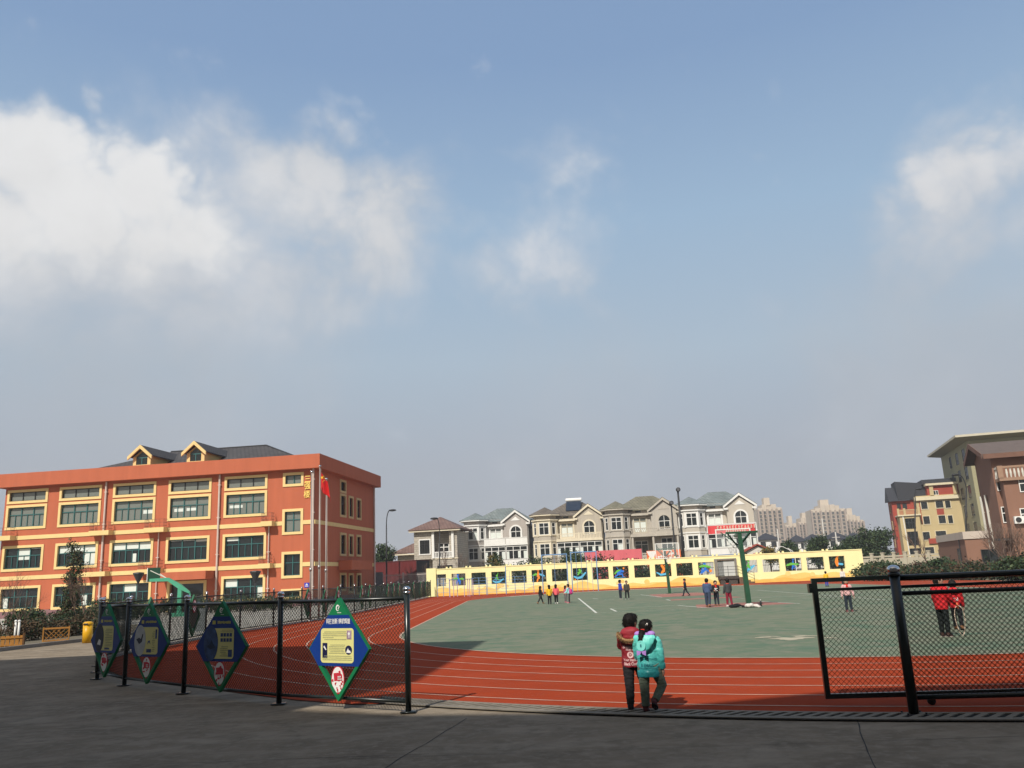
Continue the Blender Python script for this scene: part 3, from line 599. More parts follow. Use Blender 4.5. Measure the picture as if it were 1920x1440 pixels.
px_person('person in pale pink jacket with dark cuffs standing behind the gate mesh, facing us', 1593, 1147.5, 1082, R(176), cloth('pale_pink_jacket', (.62,.36,.36)), cloth('dark_jeans', (.025,.035,.05)), (M('dusky_red_shoe', (.16,.05,.05), .6, .1), m_sole), longhair=True, hem=.47, arms=((.05, .32, .15), (.05, .32, .15)), ab=(.07,.07), scarf=True)
o, J, d = px_person('person in red quilted coat holding skipping rope, left one of the red pair', 1774, 1194, 1074, R(-62), m_redc, cloth('dark_green_black', (.012,.016,.016)), (M('dark_shoe', (.05,.025,.02), .6, .1), m_sole), hem=.42, puff=.05, legs=((.03, .05), (.0, .05)), arms=((.15, .1, .2), (.42, .1, .5)), head_turn=R(-40), longhair=False, vox=.008, wide=1.06)
rope_o = o; wr = J['wri', 1]; Rz = Matrix.Rotation(R(-62), 4, 'Z'); wpos = Rz @ wr + Vector(o.location)
rp_ = thing('skipping_rope', 'pale skipping rope hanging in a loop from the hand of red coated person', 'skipping rope', (wpos.x, wpos.y, 0)); hz = wpos.z-.05; t = MB(); pts = []
for i in range(33):
    f = i/32; a = math.pi*2*f; pts.append(Vector((.10*math.sin(a)*(1.0)+.02, -.06-.03*math.sin(a*2), hz-(hz-.02)*(1-math.cos(a))/2)))
t.tube(pts, .009, 6); t.build('cord', M('rope_cream', (.62,.48,.38), .8, .35, 14), rp_, True)
t = MB(); t.tube([(0,-.05,hz+.07),(.02,-.06,hz-.06)], .014, 8); t.build('handle', M('rope_orange', (.65,.16,.05), .6, .1), rp_, True)
o, J, d = px_person('person in red hooded jacket with white back print and tan boots, right of red pair', 1799, 1181, 1083, R(-28), m_redc, cloth('black_leggings', (.014,.014,.016)), brn, hem=.43, puff=.03, legs=((.28, .05), (-.28, .15)), arms=((.2, .1, .7), (.1, .15, .3)), vox=.008)
nk = d['nk']; h = d['h']; t = MB(); t.ell(nk+V3(0, -.08*h, -.03*h), (.09*h, .05*h, .07*h), 14, 8); fuse(t, 'hood', m_redc, o, .008, 2)
t = MB(); words(t, 'JEEP', .06, .02, .60*h+d['off'].z, .8, .004) if False else None
for (a, b, c, e) in ((-.02,.075,.595,.62), (-.045,.01,.56,.587), (.025,.075,.56,.587)): t.box(a, b, -.001, .001, c*h, e*h)
drape(t, d); t.build('back_print', m_swhite, d['jo'])
px_person('tiny person in yellow top and blue trousers far off beyond the gate corner', 1551, 1100, 1070, R(-5), cloth('yellow_coat', (.72,.42,.02)), cloth('school_blue', (.03,.05,.36)), blk)
px_person('tiny person in white top in front of the last wall opening', 1582, 1096, 1065, R(170), cloth('white_top', (.62,.58,.54)), m_navy, blk)
# clothes thrown down at the foot of the near post
for (px, lab, col, nm, dx) in ((1383, 'dark jacket dropped in a heap at foot of green post', (.012,.012,.015), 'dark_heap', 0), (1408, 'white jacket dropped in a heap against the foot of green post', (.58,.54,.50), 'white_heap', 0)):
    g = G(px, 1139.5); o = thing('dropped_jacket', lab, 'jacket', (g.x, g.y, 0), R(-10), 'jackets dropped at the post'); t = MB(); q = random.Random(px)
    for i in range(9): x = q.uniform(-.25, .25); t.ell((x, q.uniform(-.10, .12), .05+.05*(1-abs(x)*3)), (q.uniform(.08, .16), q.uniform(.07, .12), q.uniform(.04, .09)), 10, 8)
    fuse(t, 'cloth', cloth(nm, col), o, .012, 1, lambda c: .012*noise.noise(c*14))
    t = MB(); t.tube([(.18,-.08,.06),(.30,-.16,.04),(.38,-.12,.03)], [.05,.045,.035], 8); t.build('sleeve', cloth(nm, col), o, True)
g = G(1427, 1137); o = thing('water_bottle', 'small dark bottle standing right of the dropped white jacket', 'bottle', (g.x, g.y, 0)); t = MB(); t.tube([(0,0,0),(0,0,.19),(0,0,.24)], [.04,.04,.02], 12); t.build('body', m_dkgrey, o, True); t = MB(); t.tube([(0,0,.24),(0,0,.275)], .022, 10); t.build('cap', m_swhite, o, True)
# ------------------------------------------------------------------ the ground and what is painted on it
TCX, TCY0, TCY1, TR = 10.0, 29.0, 62.5, 14.0             # the oval: two half circles of radius 14 and straights between
def oval(r, n=48):
    p = [(TCX+r*math.cos(a), TCY0+r*math.sin(a)) for a in [math.pi+math.pi*i/n for i in range(n+1)]]
    p += [(TCX+r*math.cos(a), TCY1+r*math.sin(a)) for a in [math.pi*i/n for i in range(n+1)]]
    return p
def sheet(name, pts, z, mat):
    mb = MB(); mb.add([(x, y, z) for x, y in pts], [tuple(range(len(pts)))]); return struct(mb.build(name, mat))
def ring(mb, r0, r1, z):
    a, b = oval(r0), oval(r1); n = len(a)
    for i in range(n):
        j = (i+1) % n; mb.quad((*a[i], z), (*b[i], z), (*b[j], z), (*a[j], z))
def strip(mb, p, q, w, z):
    p, q = Vector((*p, 0)), Vector((*q, 0)); d = (q-p).normalized(); s = Vector((-d.y, d.x, 0))*w/2; u = Vector((0, 0, z))
    mb.quad(p-s+u, q-s+u, q+s+u, p+s+u)
g = MB(); g.add([(2600*math.cos(a), 2600*math.sin(a), -.06) for a in [i*math.pi/32 for i in range(64)]], [tuple(range(64))])
struct(g.build('ground', m_earth))
sheet('concrete_road', [(-70, -40), (60, -40), (60, 12), (31, 14), (31, 90), (-70, 90)], -.012, m_conc)
sheet('school_yard', [(-12.2, 26), (-12.3, 33), (-10.2, 60), (-10, 84), (-45, 84), (-45, 40), (-16.5, 33)], -.004, m_yard)
# the running track with the far apron in front of the wall
tp = [(TCX+20*math.cos(a), TCY0+20*math.sin(a)) for a in [math.pi*1.03+math.pi*.94*i/40 for i in range(41)]]
tp = [(-11.25, 24), (-10.7, 22), (-9.7, 20.1), (-8.45, 18.25), (-7.25, 16.9), (-5.5, 15.25), (-3.5, 13.35), (-2.5, 12.62)]+[q for q in tp if q[0] > -2.3]+[(30.5, 30), (30.5, 60), (34, 78.4), (-8.9, 84.6), (-9.3, 60), (-11.3, 32)]
sheet('running_track', tp, 0.0, m_track)
sheet('court_ground', oval(TR), .004, m_court)
lm = MB()
ring(lm, TR-.03, TR+.04, .009)
for k in range(1, 7): ring(lm, TR+.35+.9*(k-1)-.022+.62, TR+.35+.9*(k-1)+.022+.62, .004)
struct(lm.build('lane_lines', m_line))
# court: faded red keys and worn lines
km = MB()
def poly(mb, pts, z): mb.add([(x, y, z) for x, y in pts], [tuple(range(len(pts)))])
poly(km, [(7.4, 36.4), (11.6, 36.4), (11.0, 39.6), (8.0, 39.6)], .008)
poly(km, [(8.0, 46.2), (11.9, 46.2), (11.9, 47.6), (8.3, 47.6)], .008)
poly(km, [(8.3, 52.2), (12.4, 52.2), (12.0, 58.6), (8.7, 58.6)], .008)
struct(km.build('court_key_paint', m_key))
cm = MB()
for a, b, w in [((3.1,36.0),(3.8,57.5),.10), ((4.0,36.6),(4.05,39.4),.10), ((4.05,39.4),(7.6,39.9),.05), ((3.0,36.0),(6.9,36.0),.03),
                ((7.2,39.6),(7.75,36.2),.10), ((11.7,36.2),(11.05,39.9),.10), ((8.2,59.0),(8.5,52.0),.10), ((8.0,46.2),(8.05,47.8),.1),
                ((11.2,44.6),(18.5,44.0),.08), ((13.5,41.3),(17.8,40.2),.09), ((15.2,36.0),(15.8,57.5),.08), ((6.2,57.5),(15.8,57.5),.07),
                ((7.4,36.4),(11.6,36.4),.03), ((12.2,32),(19.5,31.2),.05), ((5.0,52),(5.6,52),.1), ((4.6,55.5),(4.8,53.9),.09)]:
    strip(cm, a, b, w, .013)
struct(cm.build('court_lines', m_line2))
m_sand = ground_mat('dried_sand', [(.40,.36,.26), (.30,.29,.21), (.42,.38,.29)], [.7, 2.5])
def patch(cx, cy, rx, ry, seed, z=.009):
    q = random.Random(seed); n = 36; pts = []
    for i in range(n):
        a = 2*math.pi*i/n; k = 1+.28*math.sin(3*a+seed)+.16*math.sin(7*a+seed*2)+q.uniform(-.1, .1)
        pts.append((cx+rx*k*math.cos(a), cy+ry*k*math.sin(a)))
    return pts
sm = MB()
for i, (cx, cy, rx, ry) in enumerate([(6.15,19.9,.42,.34), (6.6,20.4,.3,.16), (5.75,20.5,.28,.14), (6.9,19.6,.16,.1)]): poly(sm, patch(cx, cy, rx, ry, i+1), .009+.002*i)
struct(sm.build('sand_patch', m_sand))
# silt washed along the far edge of the court
sheet('silt_strip', [(-1.6, 70.6), (1.2, 73.4), (5, 75.6), (10, 76.4), (16, 75.0), (20.5, 72.0), (20.0, 71.3), (15.5, 73.8), (10, 75.0), (5, 74.4), (1.6, 72.4), (-.9, 69.8)], .010, m_sand)
# drain: slotted concrete gutter along the outside of the track
dg_ = thing('drain_gutter', 'long slotted concrete drain gutter between red track and grey concrete', 'drain', (0, 0, 0))
def arcp(r, a): return (TCX+r*math.cos(a), TCY0+r*math.sin(a))
A0, A1 = R(232.5), R(312)
gb = MB(); n = 80
def arcstrip(mb, ra, rb, z, a0=A0, a1=A1, n=80):
    for i in range(n):
        a, b = a0+(a1-a0)*i/n, a0+(a1-a0)*(i+1)/n
        mb.quad((*arcp(ra, a), z), (*arcp(rb, a), z), (*arcp(rb, b), z), (*arcp(ra, b), z))
arcstrip(gb, 19.95, 20.42, .003)
gb.build('channel', M('drain_black', (.012,.011,.010), .9, .2), dg_)
sb = MB(); k = 0; a = A0
while a < A1:                                             # slanting bars with gaps
    w = .075/20.2; d = .16/20.2
    p = [arcp(20.0, a+d), arcp(20.0, a+d+w), arcp(20.27, a+w), arcp(20.27, a)]
    sb.ext(p, .004, .016); a += .155/20.2
for ra, rb in ((19.93, 20.0), (20.27, 20.40)):
    for i in range(n):
        a, b = A0+(A1-A0)*i/n, A0+(A1-A0)*(i+1)/n
        sb.ext([arcp(ra, a), arcp(ra, b), arcp(rb, b), arcp(rb, a)], .004, .0155)
sb.build('slotted_cover', M('drain_concrete', (.20,.175,.14), .9, .2, 3, .3), dg_)
# joints and cracks in the concrete
jm = MB()
for a, b, w in [((3.62,9.75),(2.72,7.0),.014), ((-.75,11.0),(-1.45,8.0),.012), ((-1.4,8.0),(-2.2,5.5),.012), ((-8,9.2),(-1.0,8.95),.010), ((-2.0,8.9),(12,8.1),.008), ((7.2,9.9),(6.0,7.0),.012),
                ((-6.5,14),(-9.5,8),.012)]:
    p = Vector(a); q = Vector(b); pts = [p.lerp(q, i/12)+Vector((rnd.uniform(-.012,.012), rnd.uniform(-.012,.012))) for i in range(13)]
    for i in range(12): strip(jm, pts[i], pts[i+1], w*rnd.uniform(.6, 1.2), -.009)
struct(jm.build('pavement_joints', M('joint_dark', (.05,.045,.04), .95, .2)))
# pale kerb under the long fence
fk = MB(); fp_ = [(-11.2, 22.9), (-11.5, 25.2), (-11.57, 28), (-11.5, 31), (-11.25, 34), (-10.8, 37), (-10.35, 40), (-10.05, 43), (-9.65, 49), (-9.4, 58), (-9.25, 67), (-9.0, 82)]
for (a, b) in zip(fp_[:-1], fp_[1:]): fk.ext([(a[0]-.09, a[1]), (b[0]-.09, b[1]), (b[0]+.07, b[1]), (a[0]+.07, a[1])], -.005, .07)
struct(fk.build('fence_kerb', M('pale_kerb', (.46,.42,.37), .9, .15, 3)))
# kerb of the planted bed by the school
kb = MB(); kp = [(-17.6, 27.6), (-17.2, 29.8), (-16.8, 31.4), (-16.35, 33.0), (-16.1, 36), (-17, 40), (-20, 46)]
for (a, b) in zip(kp[:-1], kp[1:]):
    d = (Vector(b)-Vector(a)).normalized(); s_ = Vector((-d.y, d.x))*.07
    kb.ext([(a[0]-s_.x, a[1]-s_.y), (b[0]-s_.x, b[1]-s_.y), (b[0]+s_.x, b[1]+s_.y), (a[0]+s_.x, a[1]+s_.y)], -.01, .11)
struct(kb.build('kerb', M('kerb_stone', (.22,.2,.18), .9, .2, 3)))
sheet('planting_soil', [(-17.6, 27.6), (-17.2, 29.8), (-16.8, 31.4), (-16.35, 33.0), (-16.1, 36), (-17, 40), (-20, 46), (-34, 46), (-30, 27)], .03, m_earth)
# ------------------------------------------------------------------ the school: three storeys of orange render with yellow trim
SA = R(-7.4); c0 = at(590, 1000, 70.6); SP = Plane((c0.x, c0.y), SA)
sch = thing('school_building', 'three storey orange red school building with yellow trimmed windows and dark roof', 'building', (c0.x, c0.y, 0), SA)
def suz(px, py): return SP.uz(px, py)
u_left = suz(4, 1000)[0]; DEP = 17.0
zt, zb = 12.55, 11.35                                      # parapet
bands = [6.86, 3.38]
cols = []                                                  # main window columns, outer edge of the trim
for a, b in [(13, 89), (110.5, 189.6), (211, 291.7), (315, 395.8), (420, 501)]: cols.append((suz(a, 950)[0], suz(b, 950)[0]))
SW = .22
zc = (suz(460, 919)[1]+.02, suz(460, 892)[1]); zm = (suz(460, 969)[1], suz(460, 921)[1]-.02)
z2 = (suz(460, 1050)[1], suz(460, 1000)[1]); z1 = (suz(456, 1128)[1], suz(456, 1079)[1])
holes = []; jobs = []
def add_win(u0, u1, za, zb_, kind):
    r = (u0+SW, u1-SW, za+SW, zb_-SW); holes.append(r); jobs.append((r, kind))
for i, (a, b) in enumerate(cols):
    add_win(a, b, *zc, 'clere'); add_win(a, b, *zm, ('main', i)); add_win(a, b, *z2, ('mid', i))
    if i != 3: add_win(a, b, *z1, ('low', i))
ca = (suz(530, 950)[0], suz(569, 950)[0])
add_win(*ca, suz(550, 912)[1], suz(550, 886)[1], 'sm'); add_win(*ca, suz(550, 1002)[1], suz(550, 954)[1], 'st'); add_win(*ca, suz(549, 1084)[1], suz(549, 1034)[1], 'st')
add_win(*ca, .55, suz(547, 1104)[1], 'sm')
du0, du1, dz = suz(313, 1110)[0], suz(387, 1110)[0], suz(350, 1089)[1]
door_hole = (du0+.25, du1-.25, .0, dz-.25); holes.append(door_hole)
w = MB(); w.panel(u_left, 0, 0, zb+.3, holes, .3)
# end wall (to the right), back and left walls
EP = Plane((c0.x, c0.y), SA+R(90))                         # its x runs into the depth of the building
def euz(px, py): return EP.uz(px, py)
ejobs = []; eh = []
for (a, b, c, d) in [(1378,1433,480,598), (1378,1433,605,815), (1455,1498,625,828), (1525,1568,645,840), (1378,1433,955,1165), (1455,1498,968,1168), (1525,1568,974,1170), (1378,1433,1315,1480), (1455,1498,1318,1500), (1525,1568,1318,1510)]:
    x0, x1 = 350+a/4.8, 350+b/4.8; y0, y1 = 800+c/4.8, 800+d/4.8
    u0, u1 = euz(x0, (y0+y1)/2)[0], euz(x1, (y0+y1)/2)[0]; za, zb_ = euz((x0+x1)/2, y1)[1], euz((x0+x1)/2, y0)[1]
    s_ = .2; r = (u0+s_, u1-s_, max(za, .3)+s_, zb_-s_); eh.append(r); ejobs.append(r)
DEP = euz(700.5, 960)[0]
w.M = Matrix.Rotation(R(90), 4, 'Z'); w.panel(0, DEP, 0, zb+.3, eh, .3); w.M = Matrix.Identity(4)
w.quad((u_left,DEP,0), (u_left,DEP,zb+.3), (0,DEP,zb+.3), (0,DEP,0)); w.quad((u_left,0,0), (u_left,0,zb+.3), (u_left,DEP,zb+.3), (u_left,DEP,0))
w.build('wall', m_brick, sch)
f = MB(); OV = .62
f.ext([(u_left-OV, -OV), (OV, -OV), (OV, DEP+OV), (u_left-OV, DEP+OV)], zb, zt); f.build('parapet', m_brick, sch)
b = MB()
for z in bands:
    h_ = .34
    for a, c in [(u_left, ca[0]), (ca[1], .06)]: b.box(a, c, -.06, .05, z-h_/2, z+h_/2)
    b.box(.0, .06, .052, DEP, z-h_/2, z+h_/2)
b.build('string_course', m_trim, sch)
pl = MB(); pl.box(u_left-.05, 0.05, -.05, .02, 0, .62); pl.box(0, .05, .022, DEP, 0, .62); pl.build('plinth', M('plinth_mauve', (.22,.12,.13), .85, .15, 1), sch)
blinds = {('mid', 0): [(.34,.66,.62,1), (.35,.5,.42,.6), (.5,.65,.42,.6), (.68,1,.93,1)], ('mid', 1): [(0,.33,.62,1), (.34,.66,.68,1), (.67,1,.62,1), (.67,1,0,.62)],
          ('mid', 2): [(0,.33,.66,1), (.34,.66,.68,1), (.67,1,.64,1), (.5,.6,.05,.45)], ('mid', 3): [(0,.33,.93,1), (.34,.66,.92,1), (.67,1,.86,1)], ('mid', 4): [(0,.33,.8,1), (.34,.66,.97,1)],
          ('low', 0): [(0,.16,.02,.55)], ('low', 1): [(.68,.84,.02,.55)], ('low', 2): [(.34,.66,.6,.98)], ('low', 4): [(0,.33,.6,.98), (.84,1,.02,.55)],
          ('main', 2): [(.72,1,.32,.5)], ('main', 3): [(.08,.33,.32,.48), (.4,.66,.34,.48)], ('main', 4): [(.06,.4,.34,.48)]}
for (r, kind) in jobs:
    wd, ht = r[1]-r[0], r[3]-r[2]; loc = (r[0], 0, r[2])
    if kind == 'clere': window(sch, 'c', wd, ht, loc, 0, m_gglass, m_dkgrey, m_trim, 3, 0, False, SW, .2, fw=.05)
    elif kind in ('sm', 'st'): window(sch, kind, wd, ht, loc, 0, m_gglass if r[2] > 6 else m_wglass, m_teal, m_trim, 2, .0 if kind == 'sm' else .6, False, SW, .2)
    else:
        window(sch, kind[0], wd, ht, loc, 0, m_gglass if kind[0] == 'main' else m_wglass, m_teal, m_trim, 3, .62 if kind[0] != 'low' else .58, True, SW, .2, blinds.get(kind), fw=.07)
for r in ejobs:
    window(sch, 'e', r[1]-r[0], r[3]-r[2], (0, r[0], r[2]), R(90), m_wglass, m_dkgrey, M('yellow_trim_deep', (.55,.40,.20), .8, .06, 1.5), 2, .6 if r[3]-r[2] > 1.5 else 0, False, .2, .2)  # end wall trim is a darker yellow
# entrance: canopy, trim and doors
e = MB(); cu0, cu1 = suz(308, 1075)[0], suz(403, 1075)[0]; cz0, cz1 = suz(398, 1085)[1], suz(398, 1070)[1]
e.box(cu0, cu1, -1.6, -.07, cz0, cz1); e.build('entrance_canopy', m_brick, sch)
q = MB(); a, c, z0, z1_ = door_hole
q.box(a-.25, a, -.07, .15, 0, z1_+.25); q.box(c, c+.25, -.07, .15, 0, z1_+.25); q.box(a, c, -.07, .15, z1_, z1_+.25); q.build('door_surround', m_trim, sch)
q = MB(); q.box(a, c, .9, 1.0, 0, z1_); q.box(a, c, .28, .34, z1_-1.05, z1_); q.build('dark_lobby', m_wglass, sch)
for (x0, x1) in ((a+.02, a+(c-a)*.27), (a+(c-a)*.7, c-.02)):
    d_ = MB(); d_.box(x0, x1, .25, .31, .03, z1_-1.06); dd = d_.build('door', M('blue_grey_door', (.10,.16,.20), .4, .08), sch)
    h_ = MB(); h_.box(x1-.25, x1-.21, .2, .25, .9, 1.3); h_.build('handle', m_steel, dd)
# downpipes
for (x, y0, y1, side) in [(202, 897, 1140, 0), (414, 880, 1140, 0), (592, 871, 1140, 0), (299.5, 996, 1140, 0), (505.5, 984, 1130, 0)]:
    u = suz(x, y0)[0]; z0 = suz(x, y0)[1]; u = min(u, -.12)
    t = MB(); r_ = .085 if y0 < 950 else .05
    t.tube([(u, -.13, .05), (u, -.13, z0)], r_, 8)
    for z in (1.5, 4.5, 7.6, 10.4):
        if z < z0: t.box(u-.13, u+.13, -.2, -.01, z, z+.07)
    t.build('downpipe', m_pipe, sch)
t = MB(); t.tube([(.13, DEP-.15, .05), (.13, DEP-.15, zb)], .08, 8); t.build('downpipe', m_pipe, sch)
# ledges for air conditioners with railing cages, on both bands
for z, xs in ((bands[0], [(-2, 31), (176, 213), (278, 315), (495, 516)]), (bands[1], [(172, 211), (270, 311), (492, 514)])):
    for (xa, xb) in xs:
        u0, u1 = suz(xa, 1000)[0], suz(xb, 1000)[0]
        l = MB(); l.box(u0, u1, -.75, -.065, z-.19, z+.2); lo = l.build('ledge', m_trim, sch)
        c = MB()
        for zz in (z+.35, z+.62, z+.9): c.tube([(u0+.05, -.1, zz), (u0+.05, -.7, zz), (u1-.05, -.7, zz), (u1-.05, -.1, zz)], .018, 4)
        k = max(3, int((u1-u0)/.35))
        for i in range(k+1): x = u0+.05+(u1-u0-.1)*i/k; c.tube([(x, -.7, z+.2), (x, -.7, z+.9)], .012, 4)
        for x in (u0+.05, u1-.05):
            for yy in (-.25, -.4, -.55): c.tube([(x, yy, z+.2), (x, yy, z+.9)], .012, 4)
        c.build('cage', M('rusty_cage', (.16,.08,.06), .8, .2), lo)
# end wall: small canopy over the side entrance
q = MB(); u0, u1 = euz(633, 1060)[0], euz(674, 1060)[0]; zc_ = euz(650, 1059)[1]
q.box(.07, 1.3, u0, u1, zc_-.5, zc_+.35); q.build('side_canopy', m_brick, sch)
# roof
rf = MB(); ridge = at(487, 833, 79.0).z
pu = lambda p: None
hip(rf, u_left+3.2, -.5, .6, DEP-.6, zt-.55, ridge-zt+.55, .1); ro = rf.build('roof', m_slate, sch)
lp = MB()
L_ = (u_left+3.2, -.5, .6, DEP-.6); i_ = (L_[3]-L_[2])/2
lp.tube([(L_[0]+i_, (L_[2]+L_[3])/2, ridge+.03), (L_[1]-i_, (L_[2]+L_[3])/2, ridge+.03), (L_[1]-.3, L_[2]+.3, zt-.45)], .07, 5); lp.build('ridge_cap', m_dkgrey, ro)
# dormers: gabled fronts just behind the parapet
for (xa, xb, xp, yp, yb) in [(248, 284.5, 264.6, 834.5, 873), (349, 385.5, 365.6, 827, 866)]:
    V = 1.2; pa, pb = SP.uz(xa, yb, V), SP.uz(xb, yb, V); pk = SP.uz(xp, yp, V); u0, u1 = pa[0], pb[0]; um = (u0+u1)/2; u0, u1 = um+(u0-um)*.9, um+(u1-um)*.9; zpk = pk[1]-.22; zw = zpk-.92
    zf = zt-.3
    d = MB(); d.face_prism([(u0, zf), (u1, zf), (u1, zw+.1), (um, zpk-.22), (u0, zw+.1)], V, V+6.5)
    do = d.build('dormer', M('dormer_yellow', (.55,.42,.17), .8, .06), sch)
    r_ = MB(); ov = .28
    for sgn in (-1, 1):
        ex = um+sgn*((u1-u0)/2+ov); ez = zw+.02
        r_.prism([(um, V-.35, zpk), (ex, V-.35, ez), (ex, V-.35, ez+.10), (um, V-.35, zpk+.16)], (0, 7.2, 0))
    r_.build('dormer_roof', m_slate, do)
    t = MB()
    for sgn in (-1, 1):
        ex = um+sgn*((u1-u0)/2+ov+.04); ez = zw-.04
        t.prism([(um, V-.5, zpk-.16), (ex, V-.5, ez-.20), (ex, V-.5, ez+.11), (um, V-.5, zpk+.17)], (0, .14, 0))
    t.build('bargeboard', m_trim, do)
    t = MB(); t.box(u0, u1, V-.08, V-.005, zf, zf+.62); t.box(u0, u0+.3, V-.08, V-.005, zf+.62, zw+.06); t.box(u1-.3, u1, V-.08, V-.005, zf+.62, zw+.06); t.build('dormer_trim', m_trim, do)
    gl = MB(); gl.face_prism([(u0+.3, zf+.62), (u1-.3, zf+.62), (u1-.3, zw+.06), (um, zpk-.42), (u0+.3, zw+.06)], V-.03, V-.004); gl.build('window', m_wglass, do)
    fr = MB(); fr.box(u0+.3, u1-.3, V-.06, V-.031, zw-.08, zw); fr.box(um-.04, um+.04, V-.06, V-.031, zf+.62, zw-.08); fr.build('window_frame', m_teal, do)
# name in gilt characters, one under the other
m_gold = M('gilt', (.80,.55,.14), .45, .05)
for ch, (x, y) in zip('三强楼', [(577.5, 899), (577, 911.5), (576, 927.5)]):
    u, z = suz(x, y); t = MB(); add_text(t, ch, .68, 0, 0, 0, .03, .010, .85); tag(t.build('wall_lettering', m_gold, None, loc=tuple(SP.o+SP.x*u+SP.n*(-.05)+Vector((0, 0, z))), rz=SA),
        {'三': 'top gilt character, three bars, on orange school wall', '强': 'middle gilt character on orange school wall between two others', '楼': 'bottom gilt character on orange school wall under two others'}[ch], 'lettering', 'gilt characters on the school wall')
# small blue plaque near the corner
u, z = suz(575.5, 1097); o = thing('wall_plaque', 'small blue plaque with white marks on orange wall near corner', 'plaque', tuple(SP.o+SP.x*u+SP.n*(-.03)+Vector((0, 0, z))), SA)
t = MB(); t.box(-.21, .21, -.02, .02, -.19, .19); t.build('board', M('plaque_blue', (.03,.04,.42), .5, .05), o)
t = MB(); t.face_prism([(-.05, .07), (.05, .07), (0, .15)], -.028, -.021); t.face_prism([(-.08, .0), (.08, .0), (.1, .06), (-.1, .06)], -.028, -.021)
for zz in (-.05, -.11): t.box(-.14, .14, -.028, -.021, zz-.012, zz+.012)
t.build('lettering', m_swhite, o)
# ------------------------------------------------------------------ chain-link fences, gate and the lozenge boards hung on them
def chain(mb, L, z0, z1, s, wr):                           # crossing wires clipped to a panel L x (z0..z1) in the x-z plane
    H = z1-z0; n = int((L+H)/s)+1
    for k in range(1, n):
        c = k*s
        for sg in (0, 1):
            xa, za = (c, 0) if c <= L else (L, c-L)
            xb, zb_ = (0, c) if c <= H else (c-H, H)
            if sg: xa, xb = L-xa, L-xb
            dx, dz = xb-xa, zb_-za; l = math.hypot(dx, dz)
            if l < s*.3: continue
            nx, nz = -dz/l*wr, dx/l*wr; y = wr if sg else -wr
            mb.prism([(xa+nx, y-wr, z0+za+nz), (xa-nx, y-wr, z0+za-nz), (xa, y+wr, z0+za)], (dx, 0, dz))
def post(parent, x, y, h, r, ball=.055, n=12, fin=None, plate=True):
    p = MB(); p.tube([(x, y, 0), (x, y, h-ball*1.5)], r, n)
    if plate: p.box(x-.1, x+.1, y-.1, y+.1, 0, .012)
    po = p.build('post', m_black, parent, True)
    c = MB(); c.tube([(x, y, h-ball*1.75), (x, y, h-ball*1.25)], r*1.12, n); c.ell((x, y, h-ball*.72), (ball, ball, ball*.75), 12, 8)
    c.build('finial', fin or m_chrome, po, True); return po
def fence(name, label, pts, h, pr, rail, s, wr, ztop, zbot, mesh_m=m_wire, posts=None, mid=0, ball=.055, barred=0):
    o = thing(name, label, 'fence', (pts[0][0], pts[0][1], 0)); X0, Y0 = pts[0]
    q = [(x-X0, y-Y0) for x, y in pts]
    for i, (x, y) in enumerate(q):
        if posts is None or i in posts: post(o, x, y, h, pr, ball)
    rl, rb = MB(), MB()
    for (a, b) in zip(q[:-1], q[1:]):
        rl.tube([(*a, ztop), (*b, ztop)], rail, 8); rb.tube([(*a, zbot), (*b, zbot)], rail*.9, 8)
        d = Vector(b)-Vector(a); L = d.length; k = MB(); k.M = Matrix.Translation((a[0], a[1], 0)) @ Matrix.Rotation(math.atan2(d.y, d.x), 4, 'Z')
        chain(k, L, zbot, ztop, s, wr); k.build('wire_mesh', mesh_m, o)
    rl.build('top_rail', m_black, o, True); rb.build('bottom_rail', m_black, o, True)
    return o
near = [tuple(G(x, y).xy) for x, y in [(766, 1335), (523, 1320), (344, 1300), (233, 1285), (182, 1273)]]
near += [(-9.58, 19.42)]
fence('chain_link_fence', 'curved black chain link fence in front carrying lozenge boards', near, 1.62, .04, .026, .058, .0030, 1.46, .13)
back = [(-9.66, 19.62), (-10.4, 21.1), (-11.08, 22.6), (-11.45, 25.0), (-11.52, 28), (-11.45, 31), (-11.2, 34), (-10.75, 37), (-10.3, 40), (-10.0, 43), (-9.75, 46), (-9.6, 49), (-9.5, 52), (-9.4, 55), (-9.35, 58), (-9.3, 61), (-9.25, 64), (-9.2, 67), (-9.2, 70), (-9.1, 73), (-9.1, 76), (-9.05, 79), (-9.0, 82), (-8.95, 84.2)]
fence('boundary_fence', 'long dark green fence running back along the school yard to yellow wall', back, 1.62, .035, .022, .085, .0036, 1.45, .12, ball=.05)
bars = thing('picket_rail', 'row of thin dark upright bars along the far boundary fence', 'fence', (-9.6, 49, 0))
t = MB()
for (a, b) in zip(back[11:-1], back[12:]):
    for i in range(1, 5): x = a[0]+(b[0]-a[0])*i/5; y = a[1]+(b[1]-a[1])*i/5; t.tube([(x+9.6, y-49, .13), (x+9.6, y-49, 1.44)], .012, 4)
t.build('bars', M('fence_green_bar', (.012,.05,.035), .5, .1), bars)

